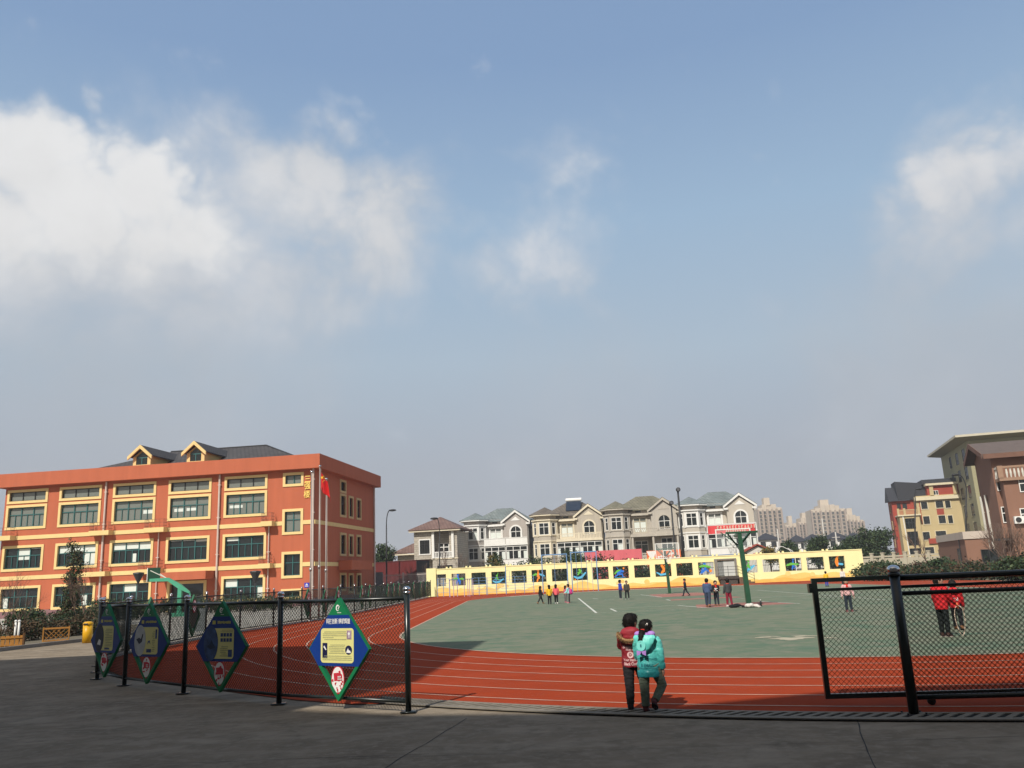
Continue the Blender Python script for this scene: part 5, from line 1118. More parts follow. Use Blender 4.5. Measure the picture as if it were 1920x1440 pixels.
# ------------------------------------------------------------------ the row of villas behind the wall
def balustrade(mb, u0, u1, y, z0, z1, step=.22):
    mb.box(u0, u1, y-.07, y+.07, z1-.12, z1); mb.box(u0, u1, y-.07, y+.07, z0, z0+.12); n = int((u1-u0)/step)
    for i in range(n): x = u0+(u1-u0)*(i+.5)/n; mb.box(x-.05, x+.05, y-.04, y+.04, z0+.12, z1-.12)
m_vglass = glass_mat('villa_glass', (.02,.024,.024), .08, .6)
m_curt = M('curtain_white', (.48,.47,.42), .8, .1)
def arch_pts(u0, u1, z0, z1, n=10):
    r = (u1-u0)/2; c = (u0+u1)/2; return [(u0, z0), (u1, z0)]+[(c+r*math.cos(math.pi*i/n), z1-r+r*math.sin(math.pi*i/n)) for i in range(n+1)]
m_side_shade = M('side_shade_grey', (.15,.145,.14), .9, .15, .6, streak=.5)
def villa(label, xl, d, mwall, mtrim, mroof, mtrim2, rail, sun, extras=()):
    o3 = at(xl, 1060, d); a = R(-8.5); o = thing('villa', label, 'house', (o3.x, o3.y, 0), a, 'villas in a row behind the yellow wall')
    FPT = [(0,9),(0,.9),(.8,0),(2.7,0),(3.6,.9),(3.6,1.6),(6.8,1.6),(6.8,0),(10.5,0),(10.5,9)]
    w = MB(); w.ext(FPT, 0, 9.7); w.face_prism([(6.8,9.7),(10.5,9.7),(10.5,9.95),(8.65,11.35),(6.8,9.95)], 0, 5.5)
    w.ext([(0.1,7),(.1,1),(.85,.12),(2.65,.12),(3.5,1),(3.5,7)], 9.7, 10.35); w.box(3.5, 6.8, 1.9, 7, 9.7, 10.6); w.build('wall', mwall, o)
    # cornices and string courses
    t = MB()
    def course(z0, z1, p): t.ext([(-p,9),(-p,.9-p*.4),(.8-p*.4,-p),(2.7+p*.4,-p),(3.6+p,.9-p*.4),(3.6+p,9)], z0, z1)
    course(9.45, 9.62, .12); course(9.62, 9.8, .28); course(10.35, 10.5, .55); course(6.45, 6.62, .1); course(4.05, 4.2, .06); course(7.28, 7.4, .06)
    t.box(3.9, 6.85, 1.0, 1.7, 9.45, 9.75)
    t.build('cornice', mtrim, o)
    # gable trim
    t = MB()
    for s_ in (-1, 1): ex = 8.65+s_*2.35; t.prism([(8.65,-.3,11.45),(ex,-.3,9.72),(ex,-.3,10.05),(8.65,-.3,11.8)], (0,.25,0))
    t.box(6.35, 6.95, -.3, .0, 9.5, 9.75); t.box(10.35, 10.95, -.3, .0, 9.5, 9.75)
    t.face_prism([(7.9,10.15),(9.4,10.15),(8.65,10.75)], -.05, -.005); t.build('gable_trim', mtrim, o)
    r_ = MB(); hip(r_, 1.2, 11.0, 1.5, 9.6, 10.35, 2.25, .12, 3.6); 
    for s_ in (-1, 1): ex = 8.65+s_*2.4; r_.prism([(8.65,-.28,11.8),(ex,-.28,10.05),(ex,-.28,10.13),(8.65,-.28,11.9)], (0,5.2,0))
    ro = r_.build('roof', mroof, o)
    r_ = MB(); base = [(-.6,6),(-.6,.65),(.6,-.55),(2.9,-.55),(4.1,.65),(4.1,6)]; c = (1.75, 2.3)
    n = len(base); r_.add([(x, y, 10.5) for x, y in base]+[(x, y, 10.6) for x, y in base]+[(c[0], c[1], 11.85), (c[0], 5, 11.85)], [(i, (i+1) % n, (i+1) % n+n, i+n) for i in range(n)]+[(0+n,1+n,12,13),(1+n,2+n,12),(2+n,3+n,12),(3+n,4+n,12),(4+n,5+n,13,12),(5+n,n,13)])
    r_.build('turret_roof', mroof, o)
    # bay windows on three facets, two storeys
    for z0, z1 in ((7.5, 9.3), (4.35, 6.15)):
        window(o, 'vb', 1.5, z1-z0, (1.0, 0, z0), 0, m_vglass, m_white, mtrim, 2, .66, False, .14, -.02, None if rnd.random() < .5 else [(.55,.95,.05,.6)], fw=.07, proud=.1)
        al = math.atan2(-.9, .8); window(o, 'vs', .62, z1-z0, (.18, .72, z0), al, m_vglass, m_white, mtrim, 1, .66, False, .12, -.02, fw=.07, proud=.1)
        al = math.atan2(.9, .9); window(o, 'vt', .70, z1-z0, (2.88, .18, z0), al, m_vglass, m_white, mtrim, 1, .66, False, .12, -.02, fw=.07, proud=.1)
        for (x, y) in ((-.02,.88),(.8,-.03),(2.7,-.03),(3.62,.88)): t = MB(); t.tube([(x, y, z0-.25), (x, y, z1+.2)], .11, 8); t.build('bay_column', mtrim, o)
    # middle: balcony door; gable: arched window
    window(o, 'vd', 1.9, 2.15, (4.2, 1.6, 7.0), 0, M('pale_door_glass', (.12,.13,.12), .2, .1), m_white if mtrim is m_white else M('cream_joinery', (.50,.45,.34), .7, .1), mtrim2, 2, .75, False, .18, -.02, [(.06,.46,.05,.7),(.54,.94,.05,.7)], fw=.09)
    t = MB(); t.face_prism(arch_pts(7.85, 9.45, 7.25, 9.25), -.035, -.005); ao = t.build('arched_window', m_vglass, o)
    t = MB(); A_, B_ = arch_pts(7.62, 9.68, 7.2, 9.48), arch_pts(7.85, 9.45, 7.2, 9.25)
    for i in range(1, len(A_)-1): t.face_prism([A_[i], A_[i+1], B_[i+1], B_[i]], -.12, -.006)
    t.face_prism([A_[0], B_[0], B_[-1], A_[-1]], -.12, -.006) ; t.build('window_surround', mtrim, ao)
    t = MB(); t.box(7.85, 9.45, -.07, -.036, 8.38, 8.46); t.box(8.61, 8.69, -.07, -.036, 7.3, 8.38); t.box(8.62, 8.68, -.07, -.036, 8.46, 9.2); t.box(7.85, 9.45, -.07, -.036, 7.25, 7.33); t.box(7.85, 7.92, -.07, -.036, 7.33, 8.38); t.box(9.38, 9.45, -.07, -.036, 7.33, 8.38); t.build('window_frame', m_white, ao)
    # balcony across the middle and the gable
    t = MB(); t.box(3.65, 10.6, -1.1, -.01, 6.3, 6.55); t.box(3.65, 6.79, -.01, 1.59, 6.3, 6.55); t.build('balcony_slab', mtrim2, o)
    t = MB()
    if rail == 'solid': t.box(3.7, 7.05, -1.08, -.95, 6.56, 7.4); t.box(7.15, 10.55, -1.08, -.95, 6.56, 7.4); t.box(3.7, 10.55, -1.12, -.92, 7.401, 7.5)
    elif rail == 'baluster': balustrade(t, 3.7, 7.05, -1.0, 6.56, 7.5); balustrade(t, 7.15, 10.5, -1.0, 6.56, 7.5); t.box(7.0, 7.2, -1.1, -.9, 6.56, 7.55)
    else:
        t.box(3.7, 10.5, -1.07, -.95, 7.42, 7.55); t.box(3.7, 10.5, -1.07, -.95, 6.56, 6.7)
        for i in range(24):
            u = 3.7+6.8*i/24
            t.prism([(u,-1.03,6.7),(u+.06,-1.03,6.7),(u+.34,-1.03,7.42),(u+.28,-1.03,7.42)], (0,.05,0)); t.prism([(u+.28,-.97,6.7),(u+.34,-.97,6.7),(u+.06,-.97,7.42),(u,-.97,7.42)], (0,.05,0))
    t.build('balcony_rail', mtrim2, o)
    if sun:    # glazed-in balcony below
        for u0, wd, nx in ((3.75, 3.3, 3), (7.15, 3.35, 3)):
            window(o, 'vg', wd, 2.0, (u0, -.95, 4.15), 0, m_vglass, m_white, None, nx, .68, False, 0, .02, [(.02,.14,.05,.6),(.55,.66,.1,.62),(.82,.98,.05,.6)], fw=.08)
        t = MB(); t.box(3.7, 10.55, -.95, -.8, 3.2, 4.1); t.box(3.7, 10.55, -.9, -.02, 2.95, 3.2); t.box(3.68, 3.74, -.97, .9, 3.2, 6.3); t.box(10.5, 10.56, -.97, -.01, 3.2, 6.3); t.build('sunroom_wall', mtrim2 if mtrim2 is m_white else mwall, o)
    else:
        window(o, 'vl', 1.6, 1.9, (8.0, 0, 4.1), 0, m_vglass, m_white, mtrim, 2, .66, False, .14, -.02, fw=.07); window(o, 'vd2', 1.9, 2.2, (4.2, 1.6, 3.6), 0, M('pale_door_glass', (.12,.13,.12), .2, .1), m_white, mtrim2, 2, .75, False, .14, -.02, fw=.09)
        t = MB()
        for x in (3.95, 6.9, 10.35): t.tube([(x, -.85, 3.2), (x, -.85, 6.3)], .17, 10)
        t.build('porch_column', mtrim2, o)
        t = MB(); t.box(3.65, 10.6, -1.1, -.01, 2.95, 3.2); balustrade(t, 3.7, 10.5, -1.0, 3.2, 4.0); t.build('porch_rail', mtrim2, o)
    t = MB(); t.tube([(10.58, .3, 0), (10.58, .3, 9.6)], .07, 6); t.tube([(3.75, 1.45, 6.6), (3.75, 1.45, 9.4)], .06, 6); t.build('downpipe', mtrim, o)
    t = MB(); t.box(10.501, 10.53, .02, 9, 0, 9.4); t.build('side_shade_slab', m_side_shade, o)     # dark slab added: the side's shade put into its grey colour
    # side wall windows
    for z in (7.6, 4.4): window(o, 'vw', 1.0, 1.4, (10.535, 4.2, z), R(90), m_vglass, m_white, None, 2, .6, False, 0, -.02, fw=.07)
    t = MB(); t.box(4.6, 5.4, 1.83, 1.9, 9.95, 10.45); t.build('attic_window', m_vglass, o)
    if 'solar' in extras:
        s_ = MB()
        sl_ = 2.25/3.9
        y0_, y1_ = 2.6, 4.6; zf = lambda y: 10.35+(y-1.5)*(2.25/4.05)+.12
        s_.prism([(5.0,y0_,zf(y0_)),(7.3,y0_,zf(y0_)),(7.3,y1_,zf(y1_)+.5),(5.0,y1_,zf(y1_)+.5)], (0,-.05,.06)); so_ = s_.build('solar_heater', M('solar_tubes', (.02,.03,.05), .25, .3, 5), o)
        s_ = MB(); s_.tube([(4.9, y1_+.1, zf(y1_)+.75), (7.4, y1_+.1, zf(y1_)+.75)], .27, 12); s_.build('tank', m_white, so_)
    if 'ac' in extras:
        for (x, z) in ((-.35, 6.9),):
            s_ = MB(); s_.box(x-.3, x+.3, .9, 1.3, z, z+.7); ac = s_.build('air_conditioner', m_white, o); s_ = MB(); s_.face_prism(ellp(x-.05, z+.35, .24, .24, 14), .88, .899); s_.build('fan', m_dkgrey, ac)
    return o
m_vw2 = M('villa_grey_taupe', (.38,.345,.315), .85, .08, .7, streak=.5); m_vw3 = M('villa_warm_grey', (.42,.375,.31), .85, .1, .7, streak=.6); m_vw4 = M('villa_grey_beige', (.42,.385,.335), .85, .1, .7, streak=.6); m_vw5 = M('villa_beige', (.47,.425,.36), .85, .08, .7, streak=.5)
m_cream = M('cream_trim', (.66,.59,.45), .8, .1, 1.5, streak=.5); m_gtrim = M('weathered_grey_trim', (.44,.40,.34), .85, .15, 1.5, streak=.6)
rt2 = tile_mat('blue_grey_tiles', (.15,.18,.18), (.20,.225,.22), .5, .5, .18); rt3 = tile_mat('brown_grey_tiles', (.125,.108,.088), (.155,.13,.105), .5, .5, .2); rt4 = tile_mat('olive_tiles', (.16,.15,.105), (.19,.175,.13), .5, .5, .2); rt1 = tile_mat('red_brown_tiles', (.16,.095,.08), (.19,.12,.10), .5, .4, .15)
villa('taupe villa with blue grey tiled roof, white trim and solid white balcony', 868.5, 134, m_vw2, m_white, rt2, m_white, 'solid', True)
villa('warm grey villa with cream trim and solar water heater on brown roof', 1002, 128.5, m_vw3, m_cream, rt3, m_cream, 'baluster', True, ('solar',))
villa('weathered grey villa with olive tiled roof and lattice balcony rail', 1138.5, 123, m_vw4, m_gtrim, rt4, m_gtrim, 'lattice', False)
villa('beige villa with green grey tiled roof behind the red banner, rightmost villa', 1281, 121, m_vw5, m_white, rt2, m_white, 'solid', True, ('ac',))
# the brown roofed house at the left end of the row, with a lower wing
o3 = at(777, 1060, 126); hv = thing('stone_house', 'stone faced house with red brown hipped roof and lower left wing', 'house', (o3.x, o3.y, 0), R(-8.5))
m_stone = block_mat('stone_cladding', (.42,.38,.32), (.25,.22,.18), .7, .32)
t = MB(); t.ext([(0,8),(0,0),(3.0,0),(3.0,1.3),(5.4,1.3),(5.4,0),(6.6,0),(6.6,8)], 4.6, 8.6); t.ext([(.0,8),(0,1.6),(2.8,1.6),(2.8,0),(6.6,0),(6.6,8)], 0, 4.6); t.box(-3.0, -.001, 1.4, 7.5, 0, 5.4); t.build('wall', m_stone, hv)
t = MB(); hip(t, -.7, 7.3, -.8, 8.6, 8.95, 2.0, .12); t.build('roof', rt1, hv)
t = MB(); v = [(-3.7,.7,5.75),(3.0,.0,5.75),(3.0,1.35,5.75),(0,1.5,7.3),(-3.7,8,5.75),(0,8,7.9),(-1.2,4.2,7.6)]
t.add([(-3.7,.6,5.6),(3.2,.6,5.6),(3.2,.6,5.75),(-3.7,.6,5.75),(0,3.6,7.6),(3.2,1.55,6.2),(-3.7,8,5.6),(-3.7,8,5.75),(0,8,7.6)], [(0,1,2,3),(3,2,5,4),(0,3,7,6),(3,4,8,7),(0,6,8,1)]); t.build('wing_roof', rt1, hv)
t = MB(); t.box(-.6, 7.2, -.7, .0, 8.6, 8.8); t.box(-3.6, 3.1, .65, 1.39, 5.38, 5.55); t.box(2.7, 6.75, -.12, -.005, 4.5, 4.66); t.build('cornice', m_cream, hv)
t = MB()
for x in (2.95, 5.95): t.box(x-.18, x+.18, -.25, .1, 4.66, 8.6)
t.build('porch_column', m_white, hv)
t = MB(); balustrade(t, 3.15, 5.75, -.1, 4.7, 5.6); t.build('balcony_rail', m_white, hv); t = MB(); balustrade(t, .0, 2.7, .6, 1.4, 2.4); t.box(0, 2.75, .5, 1.59, 1.1, 1.39); t.build('terrace_rail', m_white, hv)
window(hv, 'h1', 1.5, 2.0, (.9, 0, 5.4), 0, m_vglass, m_dkgrey, m_white, 2, .7, True, .16, -.02); window(hv, 'h2', 1.7, 2.2, (3.4, 1.3, 4.7), 0, m_vglass, m_white, None, 2, .72, False, 0, -.02, fw=.12)
window(hv, 'h3', 2.3, 1.7, (3.5, 0, 1.9), 0, m_vglass, m_dkgrey, None, 3, .55, True, 0, -.02); window(hv, 'h4', 1.7, 2.1, (.5, 1.6, 1.4), 0, m_vglass, m_white, None, 2, .72, False, 0, -.02, fw=.12); window(hv, 'h5', 1.5, 1.5, (-2.3, 1.4, 2.3), 0, m_vglass, m_dkgrey, m_white, 2, .6, True, .14, -.02)

# ------------------------------------------------------------------ what stands between the wall and the villas
def slab(name, label, cat, px0, px1, ytop, ybot, Y, mat, depth=.15, group=None, pm='panel'):
    a, b = at(px0, ytop, Y), at(px1, ytop, Y-.14*(px1-px0)/1553*Y); zb_ = at(px0, ybot, Y).z
    d = (b-a).xy; rz = math.atan2(d.y, d.x); o = thing(name, label, cat, (a.x, a.y, 0), rz, group); return o, d.length, a.z, zb_
o, L_, zt_, zb_ = slab('hoarding', 'faded pink hoarding behind the yellow wall below the villas', 'hoarding', 1096, 1203, 1034, 1052, 97, None)
t = MB(); t.box(0, L_, 0, .05, .3, zt_); t.build('panel', M('faded_pink_panel', (.60,.13,.15), .7, .12, .6, streak=.5), o)
t = MB()
for i in range(9): t.box(L_*i/8-.05, L_*i/8+.05, .052, .15, 0, zt_-.1)
t.build('frame', m_steel, o)
o, L_, zt_, zb_ = slab('shop_sign', 'orange sign with white shapes beside the white triangle behind far hoop', 'sign', 1212, 1276, 1033, 1046, 98, None)
t = MB(); t.box(0, L_, 0, .06, .3, zt_); po_ = t.build('panel', M('orange_sign', (.72,.16,.05), .6, .08), o)
t = MB(); t.face_prism([(0, zt_-.05), (1.1, zt_-.05), (.75, zt_-1.0), (.45, zt_-1.0)], -.02, -.003)
for i, (x, z) in enumerate([(1.35,-.75), (1.65,-.7), (2.0,-.8), (2.6,-.45), (2.95,-.4), (3.3,-.45)]): t.face_prism(ellp(x, zt_+z, .14, .13, 7+i), -.02-.001*i, -.003)
t.build('lettering', m_white, po_)
ba = at(1327, 990, 112); o = thing('banner', 'long red banner with pale lettering hung across the rightmost villa', 'banner', (ba.x, ba.y, 0), R(-8.5))
bl = (at(1417, 990, 111)-ba).length; z1_ = at(1372, 984, 111.5).z; z0_ = at(1372, 999.5, 111.5).z
t = MB(); n = 16; rows = [[(bl*i/n, .08*math.sin(i*1.7), z) for i in range(n+1)] for z in (z0_, z1_)]; rows2 = [[(x, y+.02, z) for x, y, z in r] for r in rows]
for i in range(n): t.quad(rows[0][i], rows[0][i+1], rows[1][i+1], rows[1][i]); t.quad(rows2[0][i], rows2[1][i], rows2[1][i+1], rows2[0][i+1])
bo = t.build('cloth', M('banner_red', (.62,.055,.06), .7, .06, 1), o)
t = MB(); q = random.Random(5)
for (u0, u1, zc_, hh, k) in ((1.1, 6.2, (z0_+z1_)/2+.22, .17, 13), (2.2, 4.9, (z0_+z1_)/2-.24, .12, 9)):
    for i in range(k):
        u = u0+(u1-u0)*(i+.5)/k; wd = (u1-u0)/k*.36
        for j in range(3): t.box(u-wd*q.uniform(.4, 1), u+wd*q.uniform(.4, 1), -.125, -.12, zc_+hh*(j-1)-.03, zc_+hh*(j-1)+.03)
        x = u+q.uniform(-.5, .5)*wd; t.box(x-.03, x+.03, -.130, -.126, zc_-hh, zc_+hh)
t.build('lettering', M('banner_cream', (.72,.60,.45), .7, .05), bo)
t = MB()
for x in (.02, bl-.02): t.tube([(x, .06, 0), (x, .06, z1_+.1)], .05, 6)
t.build('pole', m_steel, o)
# blue-roofed shed, red-roofed gatehouse
a = at(1303, 1040, 100); o = thing('shed', 'low shed with flat blue metal roof just behind the yellow wall', 'shed', (a.x, a.y, 0), R(-8.5))
t = MB(); t.prism([(0,0,2.35),(5.3,0,2.35),(5.3,4,2.95),(0,4,2.95)], (0,0,.1)); t.build('roof', M('blue_sheet_roof', (.10,.16,.28), .5, .1, 2), o); t = MB(); t.box(.2, 5.1, .2, 3.8, 0, 2.3); t.build('wall', M('shed_white', (.5,.5,.48), .8, .1), o)
a = at(1398, 1040, 104); o = thing('gatehouse', 'small cream gatehouse with red tiled gable roof behind near hoop', 'house', (a.x, a.y, 0), R(-8.5))
zr = at(1416, 1022, 104).z; t = MB(); t.face_prism([(.2,0),(3.0,0),(3.0,zr-.75),(1.5,zr-.15),(.2,zr-.7)], 0, 4); t.build('wall', m_offw, o)
t = MB()
for s_ in (-1, 1): t.prism([(1.5,-.3,zr),(1.5+s_*1.75,-.3,zr-.85),(1.5+s_*1.75,-.3,zr-.7),(1.5,-.3,zr+.15)], (0,4.6,0))
t.build('roof', M('red_tile', (.28,.06,.04), .8, .15, 3), o); t = MB(); t.box(.9, 2.1, -.03, -.004, zr-1.35, zr-.95); t.build('lettering_band', M('faded_red_text', (.5,.22,.18), .8, .4, 9), o)
# dark red container, grey door and steel bar fence at the left end
a = at(704, 1075, 100); b_ = at(781, 1075, 97); rz = math.atan2((b_-a).y, (b_-a).x); o = thing('container', 'dark red steel container behind the bar fence beside the school', 'container', (a.x, a.y, 0), rz)
L_ = (b_-a).xy.length; zt_ = at(740, 1054, 98.5).z
t = MB(); n = 60
for i in range(n): t.box(L_*i/n, L_*(i+1)/n, -.02 if i % 2 else .0, 2.4, 0, zt_)
t.build('body', M('container_red', (.13,.022,.022), .6, .12, 1, streak=.4), o); t = MB(); t.box(0, L_, -.04, 2.44, zt_+.001, zt_+.12); t.build('top_rail', M('container_rail', (.09,.018,.018), .6, .1), o)
t = MB(); t.box(L_+.002, L_+.08, 0, 2.4, 0, zt_); t.build('end_door', m_dkgrey, o)
a = at(717, 1090, 89); b_ = at(801, 1090, 86.5); rz = math.atan2((b_-a).y, (b_-a).x); o = thing('steel_fence', 'pale steel bar fence between the school corner and the yellow wall', 'fence', (a.x, a.y, 0), rz); L_ = (b_-a).xy.length
t = MB(); n = 38
for i in range(n+1): x = L_*i/n; t.box(x-.015, x+.015, 0, .03, .1, 2.4)
t.build('bars', M('pale_steel', (.42,.38,.36), .5, .1), o); t = MB(); t.box(0, L_, -.02, -.001, .25, .31); t.box(0, L_, -.02, -.001, 2.2, 2.26)
t.build('rails', M('pale_steel', (.42,.38,.36), .5, .1), o)
for x in (0, L_*.47, L_): t = MB(); t.box(x-.05, x+.05, -.04, .06, 0, 2.5); t.build('post', M('pale_steel', (.42,.38,.36), .5, .1), o)
a = at(704, 1090, 89); o = thing('metal_door', 'plain grey metal gate leaf next to the school corner', 'gate', (a.x, a.y, 0), R(-6)); t = MB(); t.box(0, .78, 0, .05, .1, 2.65); t.build('leaf', M('grey_sheet', (.14,.16,.18), .6, .1), o); t = MB(); t.box(.66, .7, -.06, -.001, 1.0, 1.25); t.build('handle', m_steel, o)
o = thing('litter_bin', 'small green litter bin at the far end of the long fence', 'bin', tuple(at(784, 1120, 76).xy)+(0,), 0); t = MB(); t.tube([(0,0,.02),(0,0,.72)], [.17,.22], 12); t.build('body', m_grn, o, True); t = MB(); t.tube([(0,0,.72),(0,0,.78),(0,0,.84)], [.235,.235,.12], 12); t.build('lid', m_grn, o, True)
# ------------------------------------------------------------------ buildings on the right
BA = R(-17)
def rect_wins(parent, pl, rects, glass, frame, surround=None, v=0.0, nx=2, transom=.6, sw=.12, rz=0.0, fw=.07, org=None, sub=False, key='r'):
    for (x0, x1, y0, y1) in rects:
        ym = (y0+y1)/2; xm = (x0+x1)/2
        u0, u1 = pl.uz(x0, ym, v)[0], pl.uz(x1, ym, v)[0]; z0, z1 = pl.uz(xm, y1, v)[1], pl.uz(xm, y0, v)[1]
        loc = (u0, v, z0) if rz == 0 else (org[0], u0, z0)
        window(parent, key, round(u1-u0, 1), round(z1-z0, 1), loc, rz, glass, frame, surround, nx, transom, sub, sw, -.02, fw=fw, proud=.1)
def c8(*q): return [(1560+a/4.5, 1560+b/4.5, 780+c/4.5, 780+d/4.5) for a, b, c, d in q]
# cream and red apartment house
oc = at(1697, 1040, 165); AP = Plane((oc.x, oc.y), BA)
ap = thing('apartment_house', 'cream and red four storey apartment house with dark roof and corner terrace', 'building', (oc.x, oc.y, 0), BA)
m_acream = M('apartment_cream', (.47,.375,.205), .85, .07, .5, streak=.4); m_ared = M('apartment_red', (.30,.055,.035), .85, .1, .6); m_ablack = M('dark_flat_roof', (.03,.032,.04), .7, .15)
def auz(px, py, v=0): return AP.uz(px, py, v)
uA1 = auz(1724, 969)[0]-1.3; uA2 = 16.5; zTer = auz(1690, 968)[1]
V2 = 3.0
zE = auz(1740, 930, V2)[1]; uL = auz(1660, 1000, V2+4)[0]
t = MB(); t.box(0, uA1+1.3, 0, 8, 0, zTer); t.box(uA1+1.301, uA2, 1.5, 12, 0, zE); t.build('wall', m_acream, ap)
uL = auz(1670, 933, V2+1)[0]
t = MB(); t.box(uL, uA1+1.2, V2+1.0, V2+6.6, 0.02, zE-.2); t.box(uA1+2.5, uA2, 1.2, 1.499, zE-9.3, zE-8.3); t.build('red_wall', m_ared, ap)
t = MB(); t.box(-.3, uA1+1.6, -.3, 8, zTer+.0, zTer+.25); t.box(uA1+1.0, uA2, 1.0, 1.5, zE-.9, zE-.2); t.box(uA1+3.4, uA2, 1.0, 12, zE+1.9, zE+2.3)
t.build('cornice', M('pale_cornice', (.60,.53,.38), .8, .08), ap)
t = MB(); 
for x in (-.1, uA1*.45, uA1+1.3): t.box(x-.2, x+.2, -.2, .15, zTer+.25, zTer+1.5)
for i in range(24): x = -.1+(uA1+1.4)*i/24; t.box(x, x+.06, -.03, .03, zTer+.25, zTer+1.1)
t.box(-.1, uA1+1.3, -.08, .08, zTer+1.1, zTer+1.22); t.build('terrace_rail', m_acream, ap)
t = MB(); t.box(uA1+3.6, uA2, 1.6, 12, zE, zE+1.9); t.build('upper_storey', m_ared, ap)
t = MB()
for x in (uA1+4.0, uA1+8.2, uA1+12): t.box(x, x+.7, 1.3, 1.59, zE, zE+1.9)
t.build('pilaster', m_acream, ap)
t = MB(); t.prism([(uL-.5, V2+.3, zE-.6), (uL-.5, V2+3.7, zE+2.4), (uL-.5, V2+7.2, zE-.4)], (uA1-uL+1.0, 0, 0)); t.build('roof', m_ablack, ap)
t = MB(); v = [(uA1+.3, 4, zE-.5), (uA2, 4, zE+2.31), (uA2, 12, zE+4.5), (uA1-.9, 8, zE+3.4), (uA1+3.5, 3.0, zE-.5), (uA1+3.5, 3.0, zE+2.32)]
t.prism([(uA1-1.6, 3.5, zE-.5), (uA1+4.1, 3.5, zE-.5), (uA1+5.2, 3.5, zE+2.4), (uA1-1.8, 3.5, zE+3.3)], (0, 6, 0)); t.box(uA1+3.0, uA2, 2.5, 12, zE+2.31, zE+3.2); t.build('roof_slope', m_ablack, ap)
rect_wins(ap, AP, c8((618,703,862,950), (640,730,975,1090), (655,750,1115,1170)), m_wglass, m_dkgrey, None, 0, 3, .55, 0)
rect_wins(ap, AP, c8((752,803,725,785), (875,935,715,775), (772,825,848,912), (900,958,840,905), (768,825,978,1045), (875,960,968,1010), (785,860,1108,1160), (955,1000,715,775), (980,1020,840,905)), m_wglass, m_dkgrey, M('pale_cornice', (.60,.53,.38), .8, .08), 1.5, 2, .6, .12)
rect_wins(ap, AP, c8((835,895,630,668),), m_wglass, m_white, None, 1.6, 3, 0, 0)
for (a, b, c, d) in c8((885,945,778,840), (745,752,700,915)):
    u0, u1 = auz(a, (c+d)/2, 1.5)[0], auz(b, (c+d)/2, 1.5)[0]; t = MB(); t.box(u0, u1, 1.44, 1.499, auz(a, d, 1.5)[1], auz(a, c, 1.5)[1]); t.build('red_infill', m_ared, ap)
t = MB(); t.tube([(.9, -.1, 0), (.6, -.1, zTer)], .1, 6); t.build('downpipe', m_white, ap)
for i, (y, z) in enumerate([(7.4, zE-2.6), (7.4, zE-6), (7.4, zE-9.5)]): window(ap, 'as', .9, 1.5, (uL, y, z), R(-90), m_wglass, m_dkgrey, m_acream, 1, 0, False, .15, -.02, proud=.1)
rect_wins(ap, Plane((oc.x, oc.y), BA), c8((548,580,738,785), (595,632,738,785)), m_wglass, m_dkgrey, None, V2+1.0, 1, 0, 0)
# tall olive grey block
oc = at(1842, 1000, 150); OP = Plane((oc.x, oc.y), BA); OE = Plane((oc.x, oc.y), BA+R(90))
ob = thing('office_block', 'tall olive grey block with wide overhanging pale eaves, tallest building at right', 'building', (oc.x, oc.y, 0), BA)
zO = at(1808, 827, 150).z; dep = 17.0
d_ = OE.uz(1784, 998)[0]; dep = min(max(abs(d_), 6), 26)
m_olive = M('olive_render', (.30,.275,.165), .85, .07, .5, streak=.4)
t = MB(); t.box(0, 30, 0, dep, 0, zO); t.build('wall', m_olive, ob)
t = MB(); t.prism([(-2.2,-2.2,zO+.55), (32,-2.2,zO+.55), (32,dep+2.2,zO+.55), (-2.2,dep+2.2,zO+.55)], (0,0,.4)); t.build('eaves', M('pale_eaves', (.50,.46,.36), .8, .08), ob)
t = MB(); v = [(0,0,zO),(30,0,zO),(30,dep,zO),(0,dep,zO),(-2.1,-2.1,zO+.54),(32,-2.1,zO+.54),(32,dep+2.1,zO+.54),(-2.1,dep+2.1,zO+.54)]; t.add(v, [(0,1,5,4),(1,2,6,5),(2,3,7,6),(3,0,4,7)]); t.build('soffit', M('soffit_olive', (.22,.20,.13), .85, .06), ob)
pitch = 34.3*150/1553
for k in range(5):
    zt = zO-1.0-3.35*k
    for (y0, wd) in ((dep*.12, 1.5), (dep*.36, 1.5), (dep*.62, 1.1)):
        window(ob, 'ow', wd*1.5, 2.2, (0, y0+wd*1.5, zt-2.2), R(-90), m_wglass, m_dkgrey, None, 2, .3, False, 0, -.02, fw=.07)
        t = MB(); t.box(-.09, -.005, y0+wd*1.5+.02, y0+wd*1.5+.25, zt-2.4, zt+.15); t.build('window_fin', M('fin_cream', (.52,.46,.28), .8, .05), ob)
t = MB()
for i in range(6): t.box(8+i*.8, 8.5+i*.8, 4, 4.5, zO+.96, zO+1.5)
t.build('roof_vent', m_dkgrey, ob)
# brown gabled block in front
oc = at(1881, 1000, 84); BP = Plane((oc.x, oc.y), BA); BE = Plane((oc.x, oc.y), BA+R(90))
bb_ = thing('brown_building', 'brown rendered gabled building with balcony and two pale drainpipes at right edge', 'building', (oc.x, oc.y, 0), BA)
m_brown = M('brown_render', (.235,.125,.085), .85, .07, .6, streak=.4)
zB = at(1856, 852, 84).z; dB = min(max(BE.uz(1823, 853)[0], 2.5), 7)
t = MB(); t.box(0, 18, 0, dB, 0, zB); t.prism([(0,0,zB+.001),(0,dB,zB+.001),(0,dB*.6,zB+1.15)], (18,0,0)); t.build('wall', m_brown, bb_)
t = MB()
for y0, z0, y1, z1 in ((-.8, zB-.3, dB*.6, zB+1.4), (dB+.8, zB-.3, dB*.6, zB+1.4)): t.prism([(-.9,y0,z0),(-.9,y1,z1),(-.9,y1,z1+.3),(-.9,y0,z0+.3)], (19.5,0,0))
t.build('roof', M('brown_roof', (.11,.085,.075), .8, .15, 2), bb_)
t = MB()
